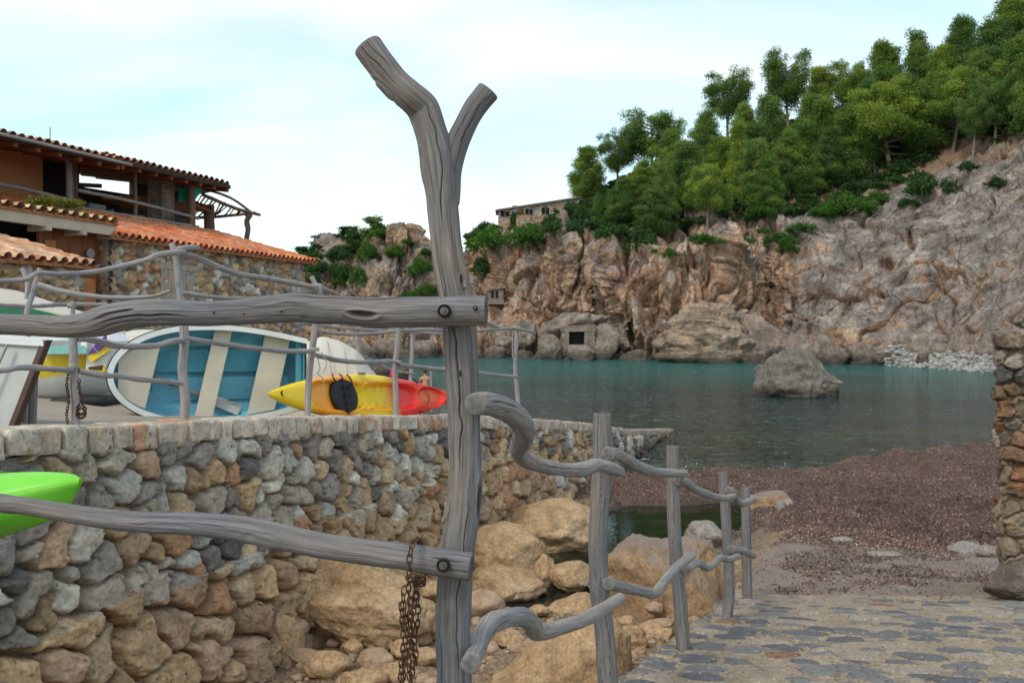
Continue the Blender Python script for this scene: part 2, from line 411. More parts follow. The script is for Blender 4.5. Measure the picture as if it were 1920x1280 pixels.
def m_cliff():
    s = NB('cliff_rock'); p = s.pos(); rel = s.attr('crack', 'Fac'); zone = s.attr('zone', 'Fac'); soil = s.attr('soil', 'Fac')
    wob = s.mix(.12, p, s.noise(p, .08, 4, out='Color'), 'ADD')
    n0 = s.noise(p, .05, 4, .55, .5); n1 = s.noise(p, .22, 6, .6, .5); n2 = s.noise(p, .9, 6, .65, .3); n3 = s.noise(p, 3.2, 4, .6)
    st = s.noise(s.pos((.55, .3, .06)), 1., 5, .62, 1.2)          # run-down streaks
    warm = s.ramp(n1, [(.30, (.20, .145, .12)), (.43, (.38, .25, .175)), (.55, (.50, .345, .235)), (.70, (.43, .385, .345))])
    grey = s.ramp(n1, [(.28, (.15, .13, .122)), (.5, (.275, .243, .222)), (.72, (.37, .33, .30))])
    nz = s.sep(s.n('ShaderNodeNewGeometry').outputs['Normal'], 2)
    f = s.math('ADD', s.math('MULTIPLY', nz, .55), s.math('ADD', zone, s.math('MULTIPLY', s.math('SUBTRACT', n0, .5), 1.9)))
    col = s.mix(s.ramp(f, [(.28, 0.), (.62, 1.)]), warm, grey)
    col = s.mix(s.math('MULTIPLY', s.ramp(st, [(.55, 0.), (.66, .65)]), s.ramp(f, [(.30, 1.), (.85, .18)])), col, (.38, .15, .055))
    col = s.mix(s.ramp(s.noise(s.pos((.8, .4, .08)), 1., 4, .6, .6), [(.58, 0.), (.70, .55)]), col, (.10, .085, .08))
    col = s.mix(s.ramp(s.noise(s.pos((.7, .35, .10)), 1.3, 4, .6, .8), [(.60, 0.), (.70, .5)]), col, (.46, .40, .33))
    col = s.mix(1., col, s.ramp(s.noise(p, .35, 5, .6, .6), [(.32, .60), (.5, 1.), (.68, 1.40)]), 'MULTIPLY')
    col = s.mix(1., col, s.ramp(n2, [(.30, .5), (.5, 1.), (.72, 1.42)]), 'MULTIPLY')
    col = s.mix(.8, col, s.mix(1., col, s.ramp(n3, [(.3, .6), (.5, 1.), (.7, 1.35)]), 'MULTIPLY'))
    col = s.mix(1., col, (.92, .885, .87), 'MULTIPLY')
    col = s.mix(soil, col, s.mix(n2, (.36, .19, .10), (.20, .15, .10)))
    msk = s.ramp(s.noise(s.pos((1, 1, 1)), .13, 3, .5), [(.45, 0.), (.6, 1.)])
    c1 = s.mix(msk, 1., s.ramp(s.voro(wob, .22, 'DISTANCE_TO_EDGE'), [(0., 0.), (.012, 1.)]))
    c2 = s.ramp(s.voro(wob, 1.05, 'DISTANCE_TO_EDGE'), [(0., 0.), (.05, 1.)])
    col = s.mix(.4, col, s.mix(1., col, c1, 'MULTIPLY')); col = s.mix(.06, col, s.mix(1., col, c2, 'MULTIPLY'))
    z = s.sep(p, 2)
    col = s.mix(s.ramp(s.math('ADD', s.math('MULTIPLY', z, .1), s.math('MULTIPLY', n1, .25)), [(-.0, .0), (.0, .0)]), col, col)
    tide = s.math('ADD', s.math('MULTIPLY', s.math('ADD', z, 3.4), .25), s.math('MULTIPLY', s.math('SUBTRACT', n1, .5), 1.2))
    col = s.mix(s.ramp(tide, [(.05, .85), (.55, 0.)]), col, (.055, .045, .04))
    h = s.math('ADD', s.math('MULTIPLY', n2, 1.4), s.math('ADD', s.math('MULTIPLY', n3, .45), s.math('ADD', s.math('MULTIPLY', s.sep(c1, 0), .35), s.math('MULTIPLY', s.sep(c2, 0), .05))))
    return s.done(col, s.bump(h, 1., .55), .92, .15)
M['cliff'] = m_cliff()

def m_leaf(name, a, b, c, var=.5):
    s = NB(name); oi = s.n('ShaderNodeObjectInfo').outputs['Random']; cl = s.attr('clump', 'Fac')
    col = s.ramp(cl, [(0., a), (.5, b), (1., c)])
    col = s.mix(var, col, s.mix(1., col, s.ramp(oi, [(0., (.72, .80, .85)), (.5, (1., 1., .95)), (1., (1.45, 1.25, .8))]), 'MULTIPLY'))
    s.l(col, s.b.inputs['Base Color']); s.b.inputs['Roughness'].default_value = .75
    tr = s.n('ShaderNodeBsdfTranslucent'); s.l(col, tr.inputs[0]); mxs = s.n('ShaderNodeMixShader'); mxs.inputs[0].default_value = .42
    out = s.t.nodes['Material Output']; s.l(s.b.outputs[0], mxs.inputs[1]); s.l(tr.outputs[0], mxs.inputs[2]); s.l(mxs.outputs[0], out.inputs[0])
    return s.m
M['pine'] = m_leaf('pine_needles', (.040, .10, .030), (.135, .235, .050), (.36, .42, .085), .9)
M['shrub'] = m_leaf('shrub_leaves', (.030, .085, .014), (.062, .15, .020), (.11, .21, .035), .5)
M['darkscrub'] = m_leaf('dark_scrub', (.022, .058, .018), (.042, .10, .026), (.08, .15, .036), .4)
M['potplant'] = m_leaf('pot_plants', (.09, .09, .02), (.16, .18, .03), (.24, .22, .05), .3)
def m_plain(name, col, rough=.6, var=.25, sc=3., bd=0., spec=.3, metal=0., space='Object'):
    s = NB(name); p = s.coord(space); n = s.noise(p, sc, 5, .6); n2 = s.noise(p, sc*7, 3, .6)
    c = s.mix(1., col, s.ramp(n, [(.25, 1-var), (.75, 1+var)]), 'MULTIPLY')
    c = s.mix(var, c, s.mix(1., c, s.ramp(n2, [(.3, .6), (.7, 1.3)]), 'MULTIPLY'))
    return s.done(c, s.bump(n2, .5, bd) if bd else None, rough, spec, metal)
M['bark'] = m_plain('pine_bark', (.20, .165, .14), .9, .4, 2.)
M['steel'] = m_plain('bolt_steel', (.17, .155, .135), .5, .4, 90., .0006, .5, .85)
M['rust'] = m_plain('rusty_chain', (.085, .040, .026), .85, .6, 60., .002, .3, .25)
M['boltdark'] = m_plain('bolt_recess', (.03, .025, .02), .9)
M['rope'] = m_plain('rope', (.36, .33, .28), .9, .3, 40.)
M['plaster'] = m_plain('ochre_plaster', (.42, .18, .075), .9, .15, 1.)
M['brownwood'] = m_plain('brown_boards', (.20, .065, .028), .7, .4, 2.)
M['darkwood_shade'] = m_plain('dark_timber_and_shade', (.035, .025, .022), .8, .4, 3.)  # fascia timber, and the painted under-roof shade of the back wall
M['soffit'] = m_plain('roof_soffit', (.40, .15, .06), .8, .35, 3.)
M['fascia'] = m_plain('cream_fascia', (.50, .40, .31), .8, .15, 2.)
M['concrete'] = m_plain('old_concrete', (.33, .30, .28), .9, .3, 2., .01)
M['shade_black'] = m_plain('painted_shade', (.015, .013, .014), .9)  # near-black colour standing for the shade inside unlit openings
M['white_paint'] = m_plain('white_boat_paint', (.70, .71, .71), .4, .10, 2.)
M['grey_paint'] = m_plain('grey_white_hull_paint', (.42, .43, .41), .55, .14, 2.)
M['blue_paint'] = m_plain('blue_boat_paint', (.15, .42, .56), .55, .22, 2.2)
M['deepblue_paint'] = m_plain('teal_boat_boards', (.09, .33, .43), .55, .25, 3.)
M['beige_paint'] = m_plain('beige_boat_paint', (.56, .50, .40), .5, .1, 2.)
M['cover'] = m_plain('beige_boat_cover', (.55, .50, .44), .8, .1, 1., .01)
M['red_keel'] = m_plain('red_brown_antifouling', (.075, .038, .028), .6, .3, 5.)
M['black_rubber'] = m_plain('black_rubber', (.012, .013, .016), .55, .3, 8.)
M['green_cloth'] = m_plain('green_cloth', (.03, .50, .34), .8, .15, 3.)
M['green_trim'] = m_plain('green_trim', (.02, .12, .06), .6, .2)
M['yellow_paint'] = m_plain('yellow_boat_paint', (.72, .52, .02), .35, .15, 2.)
M['teal_graphic'] = m_plain('teal_boat_stripe', (.22, .50, .45), .35, .25, 3.)
M['purple_graphic'] = m_plain('purple_boat_stripe', (.10, .04, .25), .35, .3, 6.)
M['lime'] = m_plain('lime_green_plastic', (.19, .62, .045), .42, .06, 3., .002, .4)
M['terracotta_box'] = m_plain('orange_planter', (.52, .19, .05), .8, .1)
M['skin'] = m_plain('skin', (.50, .24, .15), .6, .08)
M['hair'] = m_plain('dark_hair', (.03, .02, .015), .7)
M['swim'] = m_plain('dark_swim_shorts', (.04, .05, .09), .8)
M['pink'] = m_plain('pink_towel', (.62, .04, .20), .9)
M['shutter'] = m_plain('grey_wood_shutter', (.34, .28, .22), .85, .3, 6.)
M['metal_grey'] = m_plain('grey_metal', (.24, .235, .23), .5, .2)
def m_ccol(name, rough=.8, var=.3, sc=4., bd=.004, spec=.3):
    s = NB(name); c = s.attr('ccol'); p = s.coord('Object'); n = s.noise(p, sc, 5, .6); n2 = s.noise(p, sc*6, 4, .6)
    c = s.mix(1., c, s.ramp(n, [(.25, 1-var), (.75, 1+var)]), 'MULTIPLY'); c = s.mix(1., c, s.ramp(n2, [(.25, 1-var), (.75, 1+var)]), 'MULTIPLY')
    return s.done(c, s.bump(n2, .6, bd), rough, spec)
M['tiles'] = m_ccol('clay_roof_tiles', .9, .28, 3., .01)
M['kayak'] = m_ccol('moulded_kayak_plastic', .38, .05, 3., .001, .45)
M['pebbles'] = m_ccol('pale_pebbles', .9, .3, 1., .02)

def m_water(name, far=True):
    s = NB(name); p = s.pos(); y = s.sep(p, 1); x = s.sep(p, 0)
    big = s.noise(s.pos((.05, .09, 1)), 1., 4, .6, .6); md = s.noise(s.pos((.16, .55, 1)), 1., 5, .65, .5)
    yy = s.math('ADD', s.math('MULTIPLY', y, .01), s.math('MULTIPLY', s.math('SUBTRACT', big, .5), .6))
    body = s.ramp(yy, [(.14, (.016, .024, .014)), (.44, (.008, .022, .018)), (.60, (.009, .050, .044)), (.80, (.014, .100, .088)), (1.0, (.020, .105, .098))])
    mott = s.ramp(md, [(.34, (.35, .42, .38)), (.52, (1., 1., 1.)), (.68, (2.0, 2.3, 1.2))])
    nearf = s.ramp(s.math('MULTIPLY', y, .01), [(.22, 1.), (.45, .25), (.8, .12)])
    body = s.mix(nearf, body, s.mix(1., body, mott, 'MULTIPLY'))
    s.b.inputs['IOR'].default_value = 1.33; s.b.inputs['Specular IOR Level'].default_value = .34
    w1 = s.noise(s.pos((1.5, 4.2, 1)), 1., 3, .55, .3); w2 = s.noise(s.pos((4.5, 10., 1)), 1., 3, .6, .4); w3 = s.noise(s.pos((.35, .8, 1)), 1., 2, .5)
    pk = s.ramp(w2, [(.54, 0.), (.80, 1.)]); pk1 = s.ramp(s.noise(s.pos((1.7, 2.6, 1)), 1., 3, .6, .5), [(.58, 0.), (.72, 1.)])
    h = s.math('ADD', s.math('MULTIPLY', pk1, .34), s.math('ADD', s.math('MULTIPLY', pk, .05), s.math('ADD', s.math('MULTIPLY', w3, .10), s.math('MULTIPLY', w1, .05))))
    nrm = s.bump(h, 1., .42); df = s.n('ShaderNodeBsdfDiffuse'); gl = s.n('ShaderNodeBsdfGlossy'); gl.inputs['Roughness'].default_value = .05
    fr_ = s.n('ShaderNodeFresnel'); fr_.inputs['IOR'].default_value = 1.33; s.l(nrm, fr_.inputs['Normal']); s.l(nrm, gl.inputs['Normal']); s.l(body, df.inputs['Color'])
    cap = s.math('MINIMUM', s.math('ADD', fr_.outputs[0], .12), .5); mxs = s.n('ShaderNodeMixShader'); s.l(cap, mxs.inputs[0]); s.l(df.outputs[0], mxs.inputs[1]); s.l(gl.outputs[0], mxs.inputs[2])
    s.l(mxs.outputs[0], s.t.nodes['Material Output'].inputs[0]); return s.m
M['sea'] = m_water('sea_water')
def m_pool():
    s = NB('pool_water'); p = s.pos(); y = s.sep(p, 1)
    n = s.noise(p, 2.2, 4); f = s.ramp(s.noise(s.pos((1, 2.5, 1)), 1.1, 4, .6), [(.45, (.010, .012, .009)), (.7, (.035, .032, .020))])
    h = s.noise(s.pos((3, 6, 1)), 1.6, 3, .55)
    return s.done(f, s.bump(h, .5, .004), .03, .22)
M['pool'] = m_pool()

def m_ground():
    """stream bed gravel, wet mud, concrete apron and dead sea grass, from the masks laid on the ground mesh"""
    s = NB('beach_ground'); p = s.pos(); weed = s.attr('weed', 'Fac'); conc = s.attr('conc', 'Fac'); wet = s.attr('wet', 'Fac')
    n1 = s.noise(p, 1.2, 5, .6); n2 = s.noise(p, 14, 6, .7, .4); n3 = s.noise(p, 60, 4, .7, .6); vo = s.voro(p, 26, 'F1', 'Color')
    grav = s.ramp(n2, [(.3, (.14, .09, .055)), (.5, (.31, .205, .125)), (.72, (.42, .31, .21))])
    grav = s.mix(.6, grav, s.mix(1., grav, s.ramp(s.sep(vo, 0), [(.0, .55), (1., 1.35)]), 'MULTIPLY'))
    wd = s.ramp(s.math('ADD', s.math('MULTIPLY', n3, .7), s.math('MULTIPLY', s.noise(p, 2.2, 4, .6), .3)), [(.30, (.035, .02, .016)), (.46, (.105, .062, .05)), (.60, (.19, .125, .103)), (.75, (.33, .25, .21))])
    wd = s.mix(1., wd, s.ramp(n2, [(.3, .6), (.7, 1.35)]), 'MULTIPLY')
    cc = s.ramp(s.noise(p, .9, 6, .65, .5), [(.3, (.20, .15, .125)), (.45, (.31, .235, .185)), (.56, (.25, .20, .175)), (.7, (.42, .335, .265))])
    cc = s.mix(1., cc, s.ramp(n2, [(.25, .6), (.5, 1.), (.75, 1.25)]), 'MULTIPLY')
    cc = s.mix(s.ramp(n3, [(.56, 0.), (.68, .7)]), cc, (.10, .055, .045))
    col = s.mix(conc, grav, cc); col = s.mix(s.math('GREATER_THAN', s.math('ADD', weed, s.math('MULTIPLY', s.math('SUBTRACT', n2, .5), 1.4)), .5), col, wd)
    col = s.mix(s.math('MULTIPLY', wet, .8), col, s.mix(n2, (.05, .035, .03), (.10, .075, .06)))
    h = s.math('ADD', n2, s.math('MULTIPLY', n3, .6))
    rgh = s.math('SUBTRACT', .92, s.math('MULTIPLY', wet, .5))
    return s.done(col, s.bump(h, 1., .035), rgh, .3)
M['ground'] = m_ground()
M['flake'] = m_ccol('dead_sea_grass', .8, .3, 10., .001)
def m_paving():
    s = NB('cobbled_paving'); p = s.pos(); c = s.attr('ccol'); st = s.attr('stone', 'Fac')
    n1 = s.noise(p, 5, 6, .65); n2 = s.noise(p, 40, 5, .7); n3 = s.noise(p, 110, 3, .6); n0 = s.noise(p, .8, 3)
    sand = s.ramp(n2, [(.3, (.19, .145, .10)), (.5, (.32, .25, .18)), (.72, (.41, .33, .245))])
    sand = s.mix(1., sand, s.ramp(n1, [(.3, .72), (.7, 1.18)]), 'MULTIPLY')
    sand = s.mix(1., sand, s.ramp(n3, [(.3, .7), (.7, 1.2)]), 'MULTIPLY')
    cs = s.mix(1., c, s.ramp(n2, [(.3, .6), (.7, 1.35)]), 'MULTIPLY')
    f = s.ramp(s.math('ADD', st, s.math('MULTIPLY', s.math('SUBTRACT', n2, .5), .5)), [(.40, 0.), (.60, 1.)])
    col = s.mix(f, sand, cs)
    h = s.math('ADD', n2, s.math('MULTIPLY', n3, .5))
    return s.done(col, s.bump(h, .8, .006), .9, .25)
M['paving'] = m_paving()
def m_planks(name, a, b, sc=(1, 1, 1)):
    s = NB(name); p = s.coord('Object', sc); n = s.noise(p, 3, 5, .6); n2 = s.noise(s.coord('Object', (sc[0]*1, sc[1]*14, sc[2]*14)), 2, 4, .6)
    c = s.mix(n, a, b); c = s.mix(1., c, s.ramp(n2, [(.3, .7), (.7, 1.2)]), 'MULTIPLY'); return s.done(c, s.bump(n2, .5, .004), .85, .2)
M['terrace'] = m_planks('terrace_surface', (.36, .30, .24), (.27, .23, .19))
# ------------------------------------------------------------------ the lie of the land
WU = np.array([.330, .944]); WN = np.array([-.944, .330])      # slipway wall: along, and away to the left
def wx(D): return .35*D-5.5
def ztop(Y): return np.interp(Y, [-3, 3, 6.2, 8.6, 13.8, 16.8, 21, 25, 32, 36], [-.30, -.48, -.66, -.82, -1.26, -1.61, -2.12, -2.70, -3.42, -3.8])
def terr(X, Y):
    s = (X+5.5)*WU[0]+Y*WU[1]; d = (X+5.5)*WN[0]+Y*WN[1]
    return ztop(s*WU[1])-.03+.07*np.clip(d-2, 0, 12)*(1-sstep(20, 26, Y))
def rz(Y): return np.interp(Y, [-6, 3, 4.26, 5.3, 7.1, 8.7, 10, 12, 15, 18, 21], [-1.52, -1.55, -1.67, -1.88, -2.27, -2.58, -2.73, -2.95, -3.08, -3.15, -3.2])
def xe(Y): return np.interp(Y, [-6, 1.6, 2.0, 4.26, 5.3, 7.1, 8.7, 11, 13, 15, 18, 24], [-9, -9, -.40, .50, .86, 1.48, 2.05, 2.75, 3.5, 4.6, 5.4, 6])
STREAM = np.array([(5.1, 18.0), (4.0, 17.4), (2.9, 16.4), (2.0, 15.0), (1.0, 13.6), (.7, 12.3), (.8, 11.4), (.1, 10.9), (-.6, 11.3)])
SWID = np.array([.35, .6, 1.35, 1.05, .6, .45, .5, .42, .3])
def stream(X, Y):
    """signed closeness to the stream: >0 inside"""
    best = np.full(np.shape(X), -9.)
    for k in range(len(STREAM)-1):
        a, b = STREAM[k], STREAM[k+1]; e = b-a; t = np.clip(((X-a[0])*e[0]+(Y-a[1])*e[1])/(e@e), 0, 1)
        d = np.hypot(X-a[0]-t*e[0], Y-a[1]-t*e[1]); best = np.maximum(best, SWID[k]*(1-t)+SWID[k+1]*t-d)
    return best
def ground(X, Y, fine=True):
    X = np.asarray(X, float); Y = np.asarray(Y, float); p = np.stack([X, Y, X*0], -1)
    bed = np.interp(Y, [0, 8, 10, 11, 12.5, 14, 17.5, 18.6, 20.2, 21.6, 24, 30, 60], [-3.0, -3.05, -3.16, -3.28, -3.34, -3.36, -3.33, -3.2, -3.16, -3.38, -4.1, -5.5, -7])
    st = stream(X, Y)+.12*fbm(p*1.3, 3, 5)
    bed = bed+(-3.68-bed)*sstep(-.12, .30, st)*(Y < 19)
    r = xe(Y); right = rz(Y)
    crest = np.interp(X, [3, 5, 7.6, 8.6, 9.6, 10.6, 11.6, 14, 30], [-3.36, -3.34, -3.32, -3.16, -3.0, -3.05, -2.95, -2.9, -2.8])
    yb = np.interp(X, [3, 6, 9, 12, 30], [21.0, 21.6, 22.6, 23.4, 24])
    right = np.where(Y > 15, np.minimum(right+(crest-right)*sstep(yb-4.5, yb-.8, Y), 9), right)
    right = right+(-5.0-right)*sstep(yb-.2, yb+3.5, Y)
    w = sstep(-.05, .12, X-r) if True else 0
    far = sstep(9, 13, Y); w = sstep(-.06-.6*far, .14+.5*far, X-r+far*.7*fbm(p*.8, 3, 12))
    z = bed*(1-w)+right*w
    weed = np.maximum(sstep(11.4, 14.2, Y+1.8*fbm(p*.55, 4, 9)+.28*(X-5))*sstep(-.5, .6, X-r+.4*(Y > 15)), sstep(17.4, 18.2, Y)*(Y < 23))
    weed = np.maximum(weed, .9*np.exp(-((st+.15)/.3)**2)*(Y < 19)*sstep(9.5, 11, Y)*(1-w))
    weed = np.maximum(weed, .44*sstep(8.6, 9.2, Y+.6*fbm(p*.7, 3, 14))*sstep(.2, .6, X-r)*sstep(-.35, .25, fbm(p*1.1, 4, 15)))
    conc = sstep(0, .2, X-r)*sstep(8.0, 8.6, Y)*(1-sstep(13.5, 14.5, Y))
    wet = np.clip(np.exp(-((z+3.42)/.07)**2)*1.1, 0, 1)
    if fine:
        q = np.stack([X, Y, z], -1)
        z = z+weed*(.19*fbm(q*.8, 3, 21)*sstep(3, 5, X)+.12*fbm(q*2.6, 3, 31)+.03*fbm(q*13, 2, 33))*(1-conc)
        z = z+(1-weed)*(1-w)*(.05*fbm(q*2.2, 3, 41)+.02*fbm(q*9, 2, 43))*(1-sstep(0, .2, st))
        z = z+.02*fbm(q*1.5, 3, 47)*conc+.004*fbm(q*14, 2, 49)*conc
        f1, f2, idd = voro(np.stack([X*11, Y*11, X*0], -1), 61)
        z = z+.022*sstep(.55, .1, f1)*(idd > .35)*(1-weed)*(1-w)
    return z, weed, conc, wet

def build_ground():
    # rows run away from the camera, spacing grows with distance
    Y = np.concatenate([np.linspace(1.2, 7, 150, endpoint=False), 7*np.exp(np.linspace(0, np.log(26/7.), 560)), np.linspace(27, 75, 24)])
    t = np.linspace(-.62, .62, 560)
    T, YY = np.meshgrid(t, Y); X = T*np.maximum(YY, 5.5)*1.02
    Z, wd, cc, wt = ground(X, YY)
    Z = np.where((X > xe(YY)-.0) & (YY < 9.0), Z-.10, Z)                     # the paving lies on top here
    s = (X+5.5)*WU[0]+YY*WU[1]; d = (X+5.5)*WN[0]+YY*WN[1]
    Z = np.where(d > .3, np.minimum(Z, -3.6), Z)
    solo('beach', np.stack([X, YY, Z], -1), grid_faces(len(Y), len(t)), M['ground'], kind='structure', attrs={'weed': wd.ravel(), 'conc': cc.ravel(), 'wet': wt.ravel()})
    # sea bed / land far around, under everything
    a = 3000
    solo('sea_bed', [(-a, -a, -9), (a, -a, -9), (a, a, -9), (-a, a, -9)], [[0, 1, 2, 3]], M['ground'], kind='structure', attrs={'weed': [1]*4, 'conc': [0]*4, 'wet': [1]*4})
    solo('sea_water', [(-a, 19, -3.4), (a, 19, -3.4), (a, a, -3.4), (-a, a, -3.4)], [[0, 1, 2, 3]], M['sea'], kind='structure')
    solo('stream_water', [(-3.2, 8.5, -3.4), (8, 8.5, -3.4), (8, 18.99, -3.4), (-.5, 18.99, -3.4)], [[0, 1, 2, 3]], M['pool'], kind='structure')
build_ground()

def build_paving():
    Y = np.concatenate([np.linspace(-2.5, 3.4, 30, endpoint=False), 3.4*np.exp(np.linspace(0, np.log(9.6/3.4), 520))])
    u = np.linspace(0, 1, 540)
    U, YY = np.meshgrid(u, Y); lim = 5.2
    ed = xe(YY)+.05*fbm(np.stack([YY*2.4, YY*0, YY*0], -1), 3, 8)
    ed = np.where(YY < 2.0, -9+sstep(1.9, 2.0, YY)*8.6, ed)
    X = ed+(lim-ed)*U
    wob = .07*fbm(np.stack([X*3, YY*3, X*0], -1), 3, 71); wob2 = .05*fbm(np.stack([X*3, YY*3, X*0+9], -1), 3, 72)
    e, hs, qx, qy = cells2((X+wob)/.235+50, (YY+wob2*.6+.10*(X-1))/.25+50, 90, .6, 12)
    keep = (hs[0] > .24)
    thr = .13+.22*hs[1]**1.5
    e2 = e-thr+.26*fbm(np.stack([X*9, YY*11, X*0], -1), 4, 73)
    st = sstep(-.05, .10, e2)*keep*(1-sstep(8.1, 9.1, YY+1.5*fbm(np.stack([X*2, YY*2, X*0], -1), 2, 5)))
    blue = np.array([.10, .10, .11]); b2 = np.array([.19, .18, .175]); red = np.array([.22, .12, .08]); tan = np.array([.30, .25, .20])
    c = lerp3(np.broadcast_to(blue, X.shape+(3,)), b2, hs[2]); c = np.where((hs[3] > .965)[..., None], red, c); c = np.where((hs[3] < .14)[..., None], tan, c)
    q = np.stack([X, YY, X*0], -1)
    Z = rz(YY)+.02+st*(.010+.016*hs[4])+.012*fbm(q*1.6, 3, 75)+.0035*fbm(q*22, 3, 76)
    Z = Z-.035*sstep(8.9, 9.5, YY)-.02*sstep(8.2, 9.0, YY)
    V = np.stack([X, YY, Z], -1)
    # turned-down left edge: extra columns folding down the retaining side
    sk = []
    for k, (dx, dz) in enumerate([(-.02, -.03), (-.05, -.10), (-.04, -.25), (-.06, -.5), (-.05, -.9), (-.08, -1.9)]):
        v = V[:, 0].copy(); zb = np.maximum(v[:, 2]+dz, -3.6)
        v[:, 0] += dx+.05*fbm(np.stack([v[:, 1]*5, v[:, 1]*0+k, v[:, 1]*0], -1), 2, 7); v[:, 2] = zb; sk.append(v)
    V = np.concatenate([np.stack(sk[::-1], 1), V], 1); n = len(sk)
    stt = np.concatenate([np.ones((len(Y), n))*.8, st], 1); cc = np.concatenate([np.repeat(np.array([[[.24, .20, .15]]]), len(Y), 0).repeat(n, 1), c], 1)
    solo('paved_path', V, grid_faces(len(Y), V.shape[1]), M['paving'], kind='structure', attrs={'stone': stt.ravel(), 'ccol': cc.reshape(-1, 3)})
build_paving()

# ------------------------------------------------------------------ rubble masonry
PAL_GREY = [(.22, .18, .155), (.29, .24, .20), (.36, .295, .235), (.165, .14, .13), (.42, .34, .265), (.53, .46, .38), (.30, .25, .225), (.43, .385, .335), (.50, .45, .39)]
PAL_TAN = [(.39, .26, .15), (.47, .31, .175), (.42, .275, .18), (.48, .345, .215), (.36, .23, .14), (.42, .23, .13)]
def pick(pal, h):
    pal = np.array(pal); i = np.minimum((h*len(pal)).astype(int), len(pal)-1); return pal[i]
def rubble(U, V, su, sv, seed, depth=.09, tanf=None, groove=.12, k=13., jit=.8, sharp=.34, warm=.3):
    """height and colour of a wall of fitted field stones; U, V in metres"""
    q = np.stack([U, V, U*0], -1)
    wu = .27*su*fbm(q*2.0/su, 4, seed+40); wv = .27*sv*fbm(q*2.0/sv+7, 4, seed+41)
    e, hs, qx, qy = cells2((U+wu)/su+100, (V+wv)/sv+100, seed, jit, k)
    prof = np.power(np.clip(e/(sharp*(.55+.6*hs[0])), 0, 1), .45)*np.where(e > 0, 1, 0)
    prof = np.clip(prof, 0, 1)
    tilt = (hs[1]-.5)*qx*.9+(hs[2]-.5)*qy*.9
    m = np.minimum(su, sv)
    q3 = np.stack([U/m, V/m, hs[0]*50], -1)
    rid = fbm(q3*1.6, 3, seed+50, ridge=True)
    fc = facet_h(q3*np.array([1.9, 1.9, 1.]), seed+60, .35, .55)[0]; fc2 = facet_h(q3*np.array([5, 5, 1.]), seed+66, .3, .5)[0]
    H = prof*(depth*(.65+.5*hs[3])+tilt*m*.35+.05*m*rid+.15*m*fc+.05*m*fc2+.03*m*fbm(q3*9, 3, seed+51))-groove*(1-sstep(0, .12, e))
    if tanf is None: tanf = U*0+warm
    tan = hs[4] < tanf
    c = np.where(tan[..., None], pick(PAL_TAN, hs[0]), pick(PAL_GREY, hs[0]))
    c = c*(.8+.4*hs[2])[..., None]
    return H, c, prof

